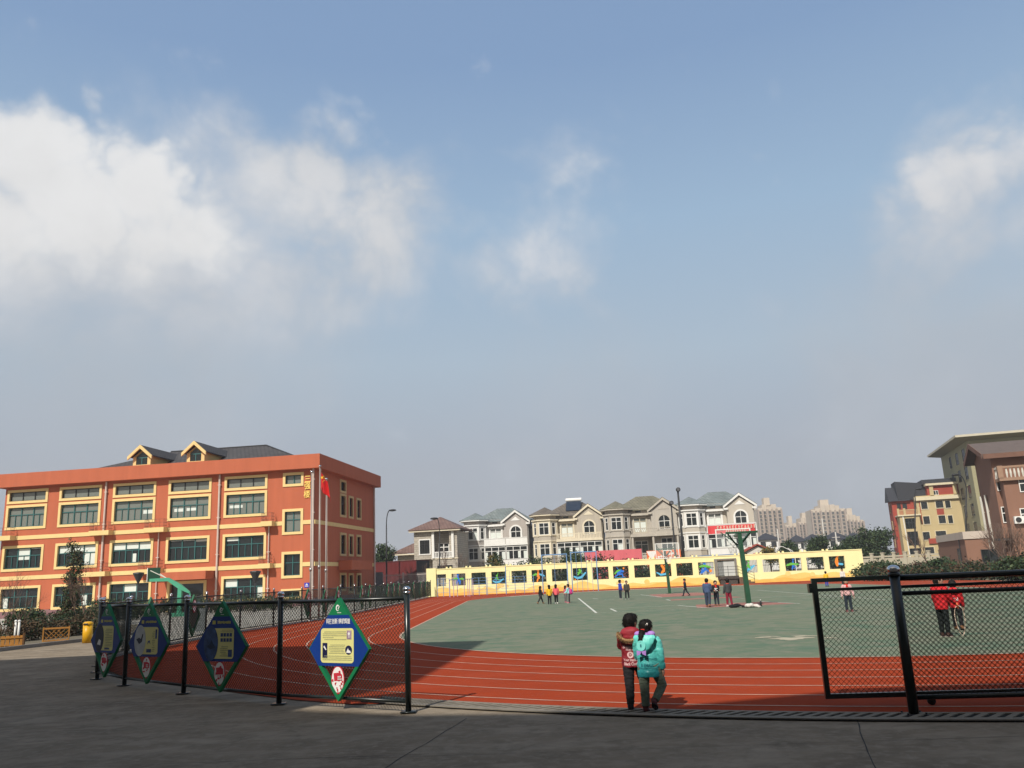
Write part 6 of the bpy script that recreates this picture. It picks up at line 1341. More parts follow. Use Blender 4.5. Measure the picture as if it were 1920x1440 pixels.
for y0, z0, y1, z1 in ((-.85, zB-.5, dB*.6, zB+1.2), (dB+.85, zB-.5, dB*.6, zB+1.2)): t.prism([(-.95,y0,z0),(-.95,y1,z1),(-.95,y1,z1+.52),(-.95,y0,z0+.52)], (.045,0,0))
t.box(-.8, 18, -.92, -.81, zB-.5, zB-.02); t.build('bargeboard', M('brown_fascia', (.16,.085,.06), .8, .1), bb_)
uB, zb1 = BP.uz(1876, 895); _, zb0 = BP.uz(1876, 876)
u1 = BP.uz(1876, 878, -1.4)[0]
t = MB(); t.box(u1, u1+9, -1.4, -.002, .02, zb1-.5); t.build('bay_wall', m_brown, bb_)
t = MB(); t.box(u1-.35, u1+9, -1.8, -.003, zb1-.499, zb1-.2); t.box(u1-.4, u1+.05, -1.85, -1.4, zb1-.199, zb1+1.0); t.box(u1-.35, u1+9, -1.8, -1.55, zb1+.75, zb1+.95); t.build('balcony_slab', M('brown_pale', (.30,.19,.13), .85, .08), bb_)
t = MB()
for i in range(14): t.tube([(u1+.4+i*.35, -1.65, zb1-.2), (u1+.4+i*.35, -1.65, zb1+.25), (u1+.4+i*.35, -1.65, zb1+.75)], [.06,.11,.06], 6)
for i in range(4): t.tube([(u1-.2, -1.2+i*.35, zb1-.2), (u1-.2, -1.2+i*.35, zb1+.25), (u1-.2, -1.2+i*.35, zb1+.75)], [.06,.11,.06], 6)
t.box(u1-.3, u1-.1, -1.4, -.01, zb1+.75, zb1+.95); t.build('balusters', m_offw, bb_)
rect_wins(bb_, BP, c8((1385,1447,500,632), (1433,1490,768,902)), m_wglass, m_white, None, 0, 1, .6, 0, fw=.08)
rect_wins(bb_, BP, c8((1575,1700,520,640), (1590,1700,780,900)), m_wglass, m_white, None, -1.4, 2, .6, 0, fw=.08)
t = MB()
for y in (BE.uz(1870, 1044)[0], BE.uz(1861, 1046)[0]):
    t.tube([(-.16, y, 0), (-.16, y, zB-3.8)], .12, 8); t.box(-.16, .0, y-.04, y+.04, 3, 3.08); t.box(-.16, .0, y-.04, y+.04, 6, 6.08)
t.build('drainpipe', m_offw, bb_)
ua, za = BP.uz(1910, 975, -1.4); t = MB(); t.box(ua-.45, ua+.45, -1.85, -1.41, za-.35, za+.35); ac = t.build('air_conditioner', m_white, bb_); t = MB(); t.face_prism(ellp(ua-.1, za, .26, .26, 16), -1.87, -1.851); t.build('fan', m_dkgrey, ac)
ua, za = BP.uz(1882, 1012, -.4); t = MB(); t.box(ua-.7, ua+1.2, -1.2, -.003, za-.1, za+.15); t.build('door_canopy', m_dkgrey, bb_)
# single storey annex with pale parapet
oc = at(1814, 1046, 76); NP = Plane((oc.x, oc.y), BA); NE = Plane((oc.x, oc.y), BA+R(90)); an = thing('annex', 'single storey brown annex with pale parapet in front of the olive block', 'building', (oc.x, oc.y, 0), BA)
zp1 = at(1806, 997, 76).z; zp0 = at(1808, 1011, 76).z; wA = NP.uz(1851, 1000)[0]; dA = min(max(NE.uz(1757, 1010)[0], 4), 14); zp = zp0+.9
t = MB(); t.box(0, wA, 0, dA, 0, zp0); t.build('wall', m_brown, an)
t = MB(); t.box(-.1, wA+.1, -.1, dA+.1, zp0+.001, zp1); t.build('parapet', M('pale_parapet', (.48,.41,.35), .85, .08, .8, streak=.4), an)
window(an, 'an', 1.3, 1.2, (wA*.6, 0, .9), 0, m_wglass, m_dkgrey, None, 2, 0, False, 0, -.02); window(an, 'an2', 1.0, 1.7, (0, 3.6, .6), R(-90), m_wglass, m_dkgrey, None, 1, 0, False, 0, -.02)
t = MB(); t.tube([(-.08, 2.2, 0), (-.08, 2.2, zp-.9)], .05, 6); t.build('downpipe', m_dkgrey, an)
# low cream balustrade wall running along behind the hedge
a = at(1615, 1050, 96); b_ = at(1765, 1046, 90); rz = math.atan2((b_-a).y, (b_-a).x); L_ = (b_-a).xy.length; o = thing('balustrade_wall', 'low cream post and panel wall behind the hedge at right', 'wall', (a.x, a.y, 0), rz); zt_ = at(1690, 1039, 93).z
t = MB(); t.box(0, L_, 0, .15, 0, zt_-.35); t.box(0, L_, -.03, .18, zt_-.25, zt_-.08); t.build('panel', M('weathered_cream_stone', (.40,.36,.28), .85, .1, 1, streak=.5), o)
for i in range(8): x = L_*i/7; t = MB(); t.box(x-.16, x+.16, -.1, .25, 0, zt_+.15); t.box(x-.2, x+.2, -.14, .29, zt_+.151, zt_+.27); t.build('post', M('weathered_cream_stone', (.40,.36,.28), .85, .1, 1, streak=.5), o)

# ------------------------------------------------------------------ residential towers far away, white houses before them
m_tow = M('tower_stone', (.50,.43,.35), .9, .08, .1, streak=.5); m_tow2 = M('tower_brown', (.33,.27,.23), .9, .08, .1)
def tower(label, xa, xb, ytop, Y, floors, bays, step=0):
    a = at(xa, 1040, Y); b = at(xb, 1040, Y); wd = (b-a).x; H_ = at((xa+xb)/2, ytop, Y).z; o = thing('residential_tower', label, 'tower block', (a.x, a.y, 0), R(-6), 'far residential towers')
    t = MB(); bw = wd/bays
    for i in range(bays): dz = rnd.choice((0, .6, 1.6)) if 0 < i < bays-1 else 2.5; t.box(i*bw, (i+1)*bw, (i % 2)*.9, 15, 0, H_-dz-step*i)
    t.box(wd*.35, wd*.6, 4, 10, H_-1, H_+3.2); t.build('wall', m_tow, o)
    t = MB()
    for i in range(bays+1): x = min(max(i*bw, .2), wd-.2); t.box(x-.45, x+.45, -.5, 1.4, 0, H_-3.2-step*max(i-1, 0))
    t.build('pier', m_tow2, o)
    fh = (H_-4)/floors
    ws = MB(); ws.box(0, bw*.48, -.02, .0, 0, fh*.55); ws.box(0, bw*.48, -.35, -.021, -.25, .0); wm = ws.mesh('window', M('far_window', (.10,.10,.10), .3, .1))
    n = 0
    for k in range(floors):
        for i in range(bays):
            z = H_-4.2-step*i-fh*(k+.5)
            if z < 6 or n >= 98: continue
            put('window', wm, o, (i*bw+bw*.26, (i % 2)*.9, z)); n += 1
    return o
tower('far stone tower partly hidden behind the rightmost villa roof', 1401, 1433, 947, 470, 15, 5)
tower('far stone tower left of the gap in the towers, with brown piers', 1430, 1474, 943, 450, 15, 5)
tower('far lower tower right after the gap in the row', 1479, 1506, 976, 520, 13, 4)
tower('far lower tower, second after the gap, stepped roof', 1504, 1536, 970, 515, 14, 5)
tower('far tall broad tower in the middle of the right group', 1531, 1593, 946, 480, 14, 7)
tower('far tower at the right end of the tower group', 1588, 1627, 962, 490, 13, 6, .3)
def white_house(label, px0, px1, ytop, Y):
    a = at(px0, 1020, Y); wd = (px1-px0)/FPX*Y; zt = at((px0+px1)/2, ytop, Y).z; o = thing('white_house', label, 'house', (a.x, a.y, 0), R(-8), 'low white houses before the towers')
    t = MB(); t.box(0, wd, 0, 8, 0, zt-.8); t.build('wall', m_white, o); t = MB(); hip(t, -.5, wd+.5, -.5, 8.5, zt-.8, 1.9, .2); t.build('roof', m_ablack, o)
    n = max(2, int(wd/3.2))
    for k in range(3):
        for i in range(n):
            z = zt-2.9-3.1*k
            if z > 0: window(o, 'wh', 1.4, 1.5, (wd*(i+.5)/n-.7, 0, z), 0, m_vglass, m_dkgrey, None, 2, 0, False, 0, -.02, fw=.08)
for i, (a, b, y, Y, lab) in enumerate([(1421, 1459, 1006, 235, 'low white house beside the rightmost villa, before the far tower'), (1484, 1512, 1010, 245, 'low white house left of the pale utility pole'), (1512, 1545, 1008, 240, 'low white house with dark hipped roof behind the round tree'), (1552, 1590, 1004, 235, 'low white house between the pale pole and the big tree'), (1589, 1626, 1006, 225, 'low white house right beside the big dark tree')]): white_house(lab, a, b, y, Y)
# ------------------------------------------------------------------ trees, hedges and shrubs
def leaves(mb, blobs, n, size, q, nm=2, hollow=.45, clump=9):
    tot = sum(b[3]*b[4]*b[5] for b in blobs)
    for (x, y, z, rx, ry, rz_) in blobs:
        k = max(3, int(n*(rx*ry*rz_)/tot/clump))
        for i in range(k):
            while True:
                v = Vector((q.uniform(-1, 1), q.uniform(-1, 1), q.uniform(-1, 1)))
                if hollow < v.length < 1: break
            c = Vector((x+v.x*rx, y+v.y*ry, z+v.z*rz_)); mb.m = min(nm-1, int(q.random()*nm))
            cs = size*q.uniform(1.2, 2.6)
            for j in range(clump):
                p = c+Vector((q.gauss(0, cs), q.gauss(0, cs), q.gauss(0, cs*.8))); s = size*q.uniform(.6, 1.3)
                a = Vector((q.uniform(-1, 1), q.uniform(-1, 1), q.uniform(-1, 1))).normalized(); b = a.orthogonal().normalized(); t_ = q.uniform(0, 3.14); d = a.cross(b)
                e1 = (b*math.cos(t_)+d*math.sin(t_))*s; e2 = (d*math.cos(t_)-b*math.sin(t_))*s*.6
                mb.add([p-e1, p+e2, p+e1, p-e2], [(0, 1, 2, 3)])
def twig(mb, p, d, L, r, depth, q, spread=.55, n=3):
    e = p+d*L; mid = p+d*L*.5+Vector((q.uniform(-.05, .05), q.uniform(-.05, .05), 0))*L
    mb.tube([p, mid, e], [r, r*.85, r*.65], 5 if depth > 1 else 3, False)
    if depth <= 0: return
    for i in range(n):
        nd = (d+Vector((q.uniform(-1, 1), q.uniform(-1, 1), q.uniform(-.35, .6)))*spread).normalized(); twig(mb, p.lerp(e, q.uniform(.55, 1)), nd, L*q.uniform(.55, .8), r*.6, depth-1, q, spread, n)
def tree(name, label, cat, x, y, h, blobs, n, size, mats, seed, trunk=.15, group=None, limbs=5):
    q = random.Random(seed); o = thing(name, label, cat, (x, y, 0), 0, group)
    t = MB(); top = max(b[2] for b in blobs); t.tube([(0,0,0), (q.uniform(-.1,.1),q.uniform(-.1,.1),top*.5), (q.uniform(-.2,.2),q.uniform(-.2,.2),top)], [trunk, trunk*.75, trunk*.3], 8)
    for i in range(limbs):
        b = q.choice(blobs); z0 = top*q.uniform(.25, .7); t.tube([(0,0,z0), (b[0]*.5, b[1]*.5, (z0+b[2])/2+.1), (b[0], b[1], b[2])], [trunk*.5, trunk*.35, trunk*.12], 5)
    t.build('trunk', m_bark, o, True)
    c = MB(); leaves(c, blobs, n, size, q, len(mats)); c.build('crown', list(mats), o); return o
def ground_at(px, Y): p = at(px, 1070, Y); return p.x, p.y
def blobset(q, rx, rz_, zc, k):
    out = [(0, 0, zc, rx*.7, rx*.7, rz_*.8)]
    for i in range(k):
        a = q.uniform(0, 6.28); rr = q.uniform(.45, .8); out.append((rx*rr*math.cos(a), rx*rr*math.sin(a), zc+rz_*q.uniform(-.65, .7), rx*q.uniform(.3, .5), rx*q.uniform(.3, .5), rz_*q.uniform(.28, .45)))
    return out
# big dark evergreens behind the wall at right, tree beside the school
for (lab, px, Y, ytop, wpx, seed, mats) in [
  ('big dark round evergreen tree left of the cream apartment house', 1650, 118, 983, 56, 11, (m_leafA, m_leafB)),
  ('dark evergreen tree before the white house, left of the big tree', 1607, 124, 997, 42, 12, (m_leafA, m_leafB)),
  ('dark round tree behind the wall between the two pale poles', 1537, 118, 1004, 40, 13, (m_leafA, m_leafB)),
  ('dark low tree behind the wall next to the gatehouse tree', 1482, 122, 1013, 34, 14, (m_leafA, m_leafB)),
  ('dark green tree rising behind the container beside the school', 720, 128, 1017, 46, 15, (m_leafA, m_leafB)),
  ('dark shrubby tree at the far right behind the wall end', 1576, 112, 1020, 40, 16, (m_leafA, m_leafB))]:
    x, y = ground_at(px, Y); q = random.Random(seed); H_ = at(px, ytop, Y).z; r_ = wpx/FPX*Y/2
    tree('evergreen_tree', lab, 'tree', x, y, H_, blobset(q, r_, H_*.42, H_*.56, 9), 5200, .17, mats, seed, .2, 'trees behind the wall')
x, y = ground_at(931, 92); q = random.Random(3); H_ = at(931, 1037, 92).z
tree('autumn_tree', 'small green and ochre tree behind the wall before the taupe villa', 'tree', x, y, H_, blobset(q, 1.05, 1.4, H_-1.35, 7), 2600, .10, (m_leafB, m_leafD, m_leafA), 3, .1)
x, y = ground_at(1447, 98); H_ = at(1447, 1024, 98).z
tree('autumn_tree', 'small yellowish tree right of the red roofed gatehouse', 'tree', x, y, H_, blobset(q, 1.0, 1.1, H_-1.1, 7), 2200, .10, (m_leafB, m_leafD, m_leafD), 4, .1)
def hedge(name, label, cat, pts, w, hs, n, size, mats, seed, group=None, z0=.05):
    q = random.Random(seed); x0, y0 = pts[0]; o = thing(name, label, cat, (x0, y0, 0), 0, group); bl = []
    for (a, b) in zip(pts[:-1], pts[1:]):
        L = (Vector(b)-Vector(a)).length; k = max(1, int(L/(w*.55)))
        for i in range(k):
            p = Vector(a).lerp(Vector(b), (i+.5)/k); h = q.uniform(*hs); bl.append((p.x-x0+q.uniform(-.1,.1), p.y-y0+q.uniform(-.1,.1), z0+h*.5, w*.6, w*.55, h*.5))
    c = MB(); leaves(c, bl, n, size, q, len(mats), .5); c.build('foliage', list(mats), o)
    t = MB()
    for b in bl[::2]: 
        for j in range(3): twig(t, Vector((b[0], b[1], 0)), Vector((q.uniform(-.4,.4), q.uniform(-.4,.4), 1)).normalized(), b[2]*1.0, .03, 1, q)
    t.build('stems', m_bark, o); return o
def gp_(px, Y): return tuple(at(px, 1070, Y).xy)
hedge('hedge', 'dark clipped hedge behind left half of the yellow wall', 'hedge', [gp_(880, 90.5), gp_(985, 89.2)], 1.5, (2.5, 3.1), 5200, .11, (m_leafA, m_leafB), 21)
hedge('hedge', 'dark bushy hedge behind the wall under the blue goal frames', 'hedge', [gp_(990, 89.5), gp_(1135, 88)], 1.6, (2.7, 3.5), 7600, .11, (m_leafA, m_leafB), 22)
hedge('hedge', 'dark bushes before the pink hoarding along the wall', 'hedge', [gp_(1138, 88), gp_(1310, 86)], 1.5, (2.4, 3.0), 8000, .11, (m_leafA, m_leafB, m_leafA), 23)
x, y = ground_at(1080, 90); H_ = at(1080, 1032, 90).z
tree('evergreen_tree', 'bushy dark evergreen between the two blue goal frames behind the wall', 'tree', x, y, H_, blobset(q, 1.5, 1.7, H_-1.7, 7), 3600, .11, (m_leafA, m_leafB), 24, .1)
# shrubbery at the right of the wall
hedge('shrub_bed', 'dark green rounded shrubs at the right end of the yellow wall', 'shrubs', [gp_(1618, 74), gp_(1680, 71)], 1.8, (1.05, 1.4), 5200, .12, (m_leafA, m_leafB, m_leafB), 31)
hedge('shrub_bed', 'brownish bare shrub strip below the cream balustrade wall', 'shrubs', [gp_(1690, 72), gp_(1745, 70)], 1.6, (.8, 1.15), 4200, .10, (m_leafC, m_leafA, m_twig), 32)
hedge('shrub_bed', 'dense green bush in front of the brown annex', 'shrubs', [gp_(1752, 66), gp_(1778, 65)], 1.7, (1.2, 1.5), 3200, .11, (m_leafB, m_leafA), 33)
hedge('shrub_bed', 'low dry brown shrubs before the brown building', 'shrubs', [gp_(1785, 66), gp_(1900, 62)], 1.4, (.8, 1.1), 5200, .10, (m_leafC, m_twig, m_leafA), 34)
hedge('shrub_bed', 'leafy green shrubs at the right picture edge above the fence', 'shrubs', [gp_(1888, 50), gp_(1975, 47)], 1.6, (1.2, 1.5), 4200, .10, (m_leafA, m_leafB), 35)
hedge('low_hedge', 'long dark low hedge edging the track beyond the gate', 'hedge', [gp_(1625, 68), gp_(1760, 62), gp_(1900, 55)], 1.0, (.7, 1.0), 8000, .09, (m_leafA, m_leafA, m_leafC), 36)
def bare(label, x, y, h, seed, mat=None, depth=4, n=3, r=.05, spread=.55, stems=4, group='bare shrubs'):
    q = random.Random(seed); o = thing('bare_shrub', label, 'shrub', (x, y, 0), 0, group); t = MB()
    for i in range(stems): twig(t, Vector((q.uniform(-.15,.15), q.uniform(-.15,.15), 0)), Vector((q.uniform(-.4,.4), q.uniform(-.4,.4), 1)).normalized(), h*.36, r, depth, q, spread, n)
    t.build('twigs', mat or m_twig, o); return o
bare('tall bare twiggy bush before the brown building at right edge', *gp_(1893, 70), 5.2, 41, stems=7)
bare('bare twiggy bush under the balcony of the brown building', *gp_(1925, 68), 4.6, 44, stems=7)
bare('bare sapling in front of the cream apartment house', *gp_(1748, 78), 5.0, 45, stems=1, depth=4, r=.06, spread=.4)
# the bed at the left by the school
bare('bare reddish twiggy shrub at the left picture edge', *G(8, 1200).xy, 3.3, 42, stems=4, depth=4, r=.022)
bare('bare thin shrub right of the upright evergreen', *G(152, 1182).xy, 3.4, 43, stems=3, depth=4, spread=.35, r=.02)
bare('leafless shrub between left edge and the round bush', *G(34, 1186).xy, 2.6, 46, stems=3, depth=4, r=.018)
bare('bare spindly tree standing before the stone faced house', *gp_(838, 98), 5.6, 47, stems=2, depth=4, spread=.3, r=.05)
bare('bare thin tree between stone house and taupe villa', *gp_(862, 98), 5.2, 48, stems=2, depth=4, spread=.3, r=.045)
bare('leafless tree with open twigs behind the steel bar fence', *gp_(785, 90), 4.0, 49, stems=2, depth=4, spread=.4, r=.045)
p = G(131, 1178); 
q = random.Random(6); bl = [(q.uniform(-.22,.22), q.uniform(-.22,.22), .5+i*.27, .50-.017*i, .50-.017*i, .36) for i in range(15)]
tree('upright_evergreen', 'tall narrow leafy evergreen in front of the school wall', 'tree', p.x, p.y, 4.6, bl, 4200, .062, (m_leafB, m_leafA, m_leafC), 51, .07)
p = G(46, 1182); q = random.Random(8)
tree('round_bush', 'clipped round green bush beside the school at left', 'bush', p.x, p.y, 1.1, [(0,0,.62,.95,.95,.5), (.4,.1,.5,.6,.6,.45), (-.45,0,.5,.6,.6,.42)], 3600, .06, (m_leafA, m_leafB), 52, .06)
hedge('planted_hedge', 'brownish green clipped hedge at the left beside the yellow bin', 'hedge', [tuple(G(14, 1206).xy), tuple(G(60, 1201).xy), tuple(G(150, 1192).xy), tuple(G(176, 1186).xy)], 1.1, (.62, .85), 9000, .05, (m_leafC, m_leafA, m_leafC), 53)
hedge('planted_hedge', 'darker clipped hedge behind, right under the school windows', 'hedge', [tuple(G(40, 1180).xy), tuple(G(110, 1176).xy), tuple(G(178, 1168).xy)], 1.3, (.7, .95), 7000, .06, (m_leafA, m_leafC, m_leafB), 54)
hedge('yard_hedge', 'low green planting strip along the school seen through the fence', 'hedge', [(-27, 62.5), (-22, 63.4), (-16.5, 62.6)], 1.5, (.8, 1.15), 6500, .08, (m_leafA, m_leafB, m_leafB), 55)
hedge('yard_hedge', 'green planting beside the mint basketball post in the yard', 'hedge', [(-27.5, 55), (-24.4, 55.6)], 1.6, (.9, 1.4), 3800, .075, (m_leafA, m_leafB, m_leafB), 56)
# lattice fences, white posts, yellow bin, grey panel
p = G(104, 1204); o = thing('lattice_panel', 'short orange wooden lattice fence panel in front of the hedge', 'fence', (p.x, p.y, 0), R(18)); m_wood = M('orange_wood', (.33,.15,.03), .7, .2, 6)
t = MB()
for i in range(6):
    x = -.40+i*.16; t.prism([(x-.012,.0,.08),(x+.012,.0,.08),(min(x+.40,.43)+.012,.0,.08+min(.40,.43-x)),(min(x+.40,.43)-.012,.0,.08+min(.40,.43-x))], (0,.015,0)); xe = max(x-.40, -.43); t.prism([(x-.012,.016,.08),(x+.012,.016,.08),(xe+.012,.016,.08+(x-xe)),(xe-.012,.016,.08+(x-xe))], (0,.015,0))
t.build('slats', m_wood, o); t = MB(); t.box(-.46, .46, -.02, .05, .48, .54); t.box(-.46, .46, -.02, .05, .04, .085); t.box(-.46, -.42, -.021, .051, 0, .57); t.box(.42, .46, -.021, .051, 0, .57); t.build('frame', m_wood, o)
p = G(12, 1216); o = thing('wooden_trough', 'weathered wooden plank planter at the left picture edge', 'planter', (p.x, p.y, 0), R(12))
t = MB()
for i in range(7): t.box(-.5+i*.15, -.38+i*.15, 0, .03, .05, .42)
t.box(-.55, .55, -.03, .0, .08, .13); t.box(-.55, .55, -.03, .0, .33, .38); t.build('planks', m_wood, o)
t = MB()
for x in (-.55, .5): t.box(x, x+.06, -.05, .05, 0, .5)
t.build('legs', M('dark_wood', (.10,.05,.02), .8, .2), o)
for px, lab in ((26.5, 'white post with round cap at left, shorter of the two'), (33, 'white post with round cap at left, right one of the two')):
    p = G(px, 1206); o = thing('white_post', lab, 'post', (p.x, p.y, 0), 0, 'white posts by the planter'); t = MB(); t.tube([(0,0,0),(0,0,.78)], .04, 10); t.build('shaft', m_white, o, True); t = MB(); t.ell((0,0,.82), (.055,.055,.05)); t.build('cap', m_white, o, True)
p = G(163, 1205); o = thing('yellow_bin', 'yellow cylindrical bin with domed lid in front of the hedge', 'bin', (p.x, p.y, 0)); m_yb = M('yellow_enamel', (.62,.33,.01), .4, .08, 2)
t = MB(); t.tube([(0,0,.0),(0,0,.62)], .165, 20); t.build('body', m_yb, o, True); t = MB(); t.loft([[(r_*math.cos(a), r_*math.sin(a), z) for a in [2*math.pi*i/20 for i in range(20)]] for r_, z in ((.165,.625),(.175,.63),(.175,.69),(.13,.73),(.05,.745))]); lo = t.build('lid', m_yb, o, True); t = MB(); t.box(-.08, .08, -.19, -.172, .635, .685); t.build('slot', m_dkgrey, lo)
p = G(384, 1192); o = thing('display_panel', 'plain grey board standing in the yard behind the long fence', 'board', (-12.75, 33.4, 0), R(-12)); t = MB(); t.box(-.45, .45, -.02, .02, .12, .98); t.build('panel', M('panel_grey', (.16,.18,.19), .6, .08), o)
for x in (-.38, .38): t = MB(); t.tube([(x, .03, 0), (x, .03, 1.0)], .02, 8); t.build('leg', m_steel, o)

# ------------------------------------------------------------------ flagpoles and flag
fpx = [(581.5, 1165, 882.5), (597.5, 1163, 872), (610.5, 1160, 896)]
for (px, py, yt), lab in zip(fpx, ('steel flagpole without flag, left of the three', 'tallest steel flagpole carrying the red flag', 'steel flagpole without flag, right of the three')):
    p = G(px, py); h = at(px+1, yt, p.y).z; o = thing('flagpole', lab, 'flagpole', (p.x, p.y, 0), 0, 'flagpoles by the school')
    t = MB(); t.tube([(0,0,0),(0,0,h*.33),(0,0,h*.34),(0,0,h-.12)], [.05,.043,.034,.026], 12); so_ = t.build('shaft', M('brushed_steel', (.30,.27,.25), .45, .05, metal=.3), o, True); t = MB(); t.tube([(0,0,h*.33-.04),(0,0,h*.34+.04)], .066, 12); t.build('collar', m_steel, so_, True)
    t = MB(); t.ell((0,0,h-.06), .065); t.build('finial', m_chrome, o, True); t = MB(); t.tube([(0,0,0),(0,0,.05)], .16, 16); t.build('base', m_steel, o, True)
    t = MB(); t.tube([(.07,-.02,.9),(.055,-.02,h-.2)], .006, 4); t.build('halyard', m_offw, o)
    if h > 6.9 and px == 597.5: FP_ = (p, h)
p, h = FP_; o = thing('flag', 'red national flag hanging limp from the tallest flagpole', 'flag', (p.x+.05, p.y, h-.35), R(-10)); t = MB(); n = 14; rows = []
for j in range(15):
    s_ = j/14; row = []
    for i in range(n+1):
        f = i/n; x = f*(.30+.28*s_)+.05*math.sin(f*7+s_*2)*f; y = .13*math.sin(f*9.0+s_*2.2)*(.3+f); z = -s_*.85-f*(.50+.18*s_)-.03*math.sin(f*8); row.append((x, y, z))
    rows.append(row)
for j in range(14):
    for i in range(n): t.quad(rows[j][i], rows[j+1][i], rows[j+1][i+1], rows[j][i+1])
fo = t.build('cloth', M('flag_red', (.62,.02,.02), .7, .05), o, True); md = fo.modifiers.new('thick', 'SOLIDIFY'); md.thickness = .006
t = MB(); 
def star(cx, cz, r_, y): t.add([(cx+(r_ if i % 2 == 0 else r_*.4)*math.cos(math.pi/2+i*math.pi/5), y, cz+(r_ if i % 2 == 0 else r_*.4)*math.sin(math.pi/2+i*math.pi/5)) for i in range(10)], [tuple(range(10))])
star(.10, -.30, .085, -.075)
for a_, b_ in ((.2, -.25), (.23, -.35), (.22, -.45), (.17, -.52)): star(a_, b_, .03, -.115)
t.build('stars', M('flag_yellow', (.8,.6,.03), .7, .05), fo)

# ------------------------------------------------------------------ lamps and poles
def street_lamp(label, px, Y, ytop, lx, ly, group='street lamps behind the wall', r=.10, ybot=1070):
    p = at(px, ybot, Y); o = thing('street_lamp', label, 'street lamp', (p.x, p.y, 0), 0, group); e = at(lx, ly, Y); zt = at(px, ytop, Y).z; pt = at(px, ytop, Y)
    dx, dz = e.x-p.x, e.z; ox = pt.x-p.x; z1 = zt
    t = MB(); t.tube([(0,0,0),(0,0,1.0),(0,0,1.05),(ox*.5,0,z1*.6),(ox,0,z1)], [r*1.35,r*1.35,r,r*.85,r*.65], 8); t.build('pole', m_dkgrey, o, True)
    t = MB(); pts = [(ox+(dx-ox)*(1-math.cos(a)), 0, z1+(dz-z1)*math.sin(a)) for a in [i*math.pi/2/8 for i in range(9)]]; t.tube(pts, r*.55, 6); t.build('arm', m_dkgrey, o, True)
    t = MB(); sg = 1 if dx > ox else -1; t.ell((dx+sg*.3, -.02, dz+.0), (.45, .2, .13), 12, 8); t.build('lamp_head', m_dkgrey, o, True); return o
street_lamp('curved black street lamp between the school corner and the stone house', 724.5, 96, 985, 731, 957)
street_lamp('curved black street lamp in front of the stone faced house', 824, 94, 995, 819, 972, r=.08)
street_lamp('curved lamp standing before the cream apartment house', 1716, 100, 935, 1718, 917, ybot=1050)
street_lamp('curved lamp standing before the olive block', 1812, 92, 915, 1797, 890, ybot=1050)
for (px, pxb, Y, yt, lab, r_) in ((1264, 1272, 94, 943, 'black pole with small round disc lamp, shorter of the pair', .11), (1279, 1289, 92, 918, 'black pole with small round disc lamp, taller of the pair', .14)):
    p = at(px, 1060, Y); zt = at(px, yt, Y).z; o = thing('lamp_pole', lab, 'street lamp', (p.x+.25, p.y, 0), 0, 'disc lamp poles'); t = MB(); t.tube([(0,0,0),(0,0,zt)], [r_*1.2, r_*.7], 10); t.build('pole', m_dkgrey, o, True)
    t = MB(); t.tube([(0,-.35,zt),(0,-.1,zt)], .24, 16); h_ = t.build('lamp_head', m_dkgrey, o, True); t = MB(); t.tube([(0,-.36,zt),(0,-.351,zt)], .15, 14); t.build('lens', M('lamp_lens', (.12,.12,.13), .2, .0), h_)
for (px, Y, yt, lab) in ((1551, 150, 972, 'thin pale utility pole, taller one left of the big tree'), (1573, 150, 997, 'thin pale utility pole, shorter one before the white houses'), (1464, 140, 992, 'thin pale pole beside the small yellowish tree')):
    p = at(px, 1050, Y); zt = at(px, yt, Y).z; o = thing('utility_pole', lab, 'utility pole', (p.x, p.y, 0), 0, 'thin pale poles'); t = MB(); t.tube([(0,0,0),(0,0,zt)], [.17,.11], 8); t.build('pole', M('concrete_pole', (.42,.40,.37), .8, .1), o, True); t = MB(); t.box(-.7,.7,-.05,.05,zt-1.0,zt-.88); t.build('crossarm', M('concrete_pole', (.42,.40,.37), .8, .1), o)
a = at(1462, 1040, 110); o = thing('curved_lamp', 'pale double curved lamp arm behind the wall near yellowish tree', 'street lamp', (at(1490, 1040, 110).x, 110, 0)); z1 = at(1478, 1024, 110).z; t = MB()
t.tube([(0,0,0),(0,0,z1-1.0)], .06, 6); t.build('pole', m_white, o); t = MB(); t.tube([(0,0,z1-1.4),(-.6,0,z1-.5),(-1.4,0,z1-.05),(-2.0,0,z1)], .05, 5); t.tube([(0,0,z1-1.0),(-.3,0,z1-.6),(-.8,0,z1-.25)], .05, 5); t.build('arm', m_white, o)
# small flared lamps in the school yard
for (px, Y, yt, lab) in ((258, 62, 1073, 'flared black garden lamp before the entrance end of the school'), (478, 60, 1070, 'flared black garden lamp before the ground floor window near corner')):
    p = at(px, 1110, Y); zt = at(px, yt, Y).z; o = thing('garden_lamp', lab, 'lamp', (p.x, p.y, 0), 0, 'garden lamps'); t = MB(); t.tube([(0,0,0),(0,0,.5),(0,0,.52),(0,0,zt-.85)], [.09,.09,.05,.045], 10); t.build('pole', m_dkgrey, o, True)
    t = MB(); t.tube([(0,0,zt-.85),(0,0,zt-.72),(0,0,zt-.15),(0,0,zt-.1)], [.045,.09,.36,.38], 8); lo = t.build('lamp_shade', m_dkgrey, o); t = MB(); t.tube([(0,0,zt-.1),(0,0,zt-.03),(0,0,zt)], [.40,.36,.12], 8); t.build('lid', m_dkgrey, lo)

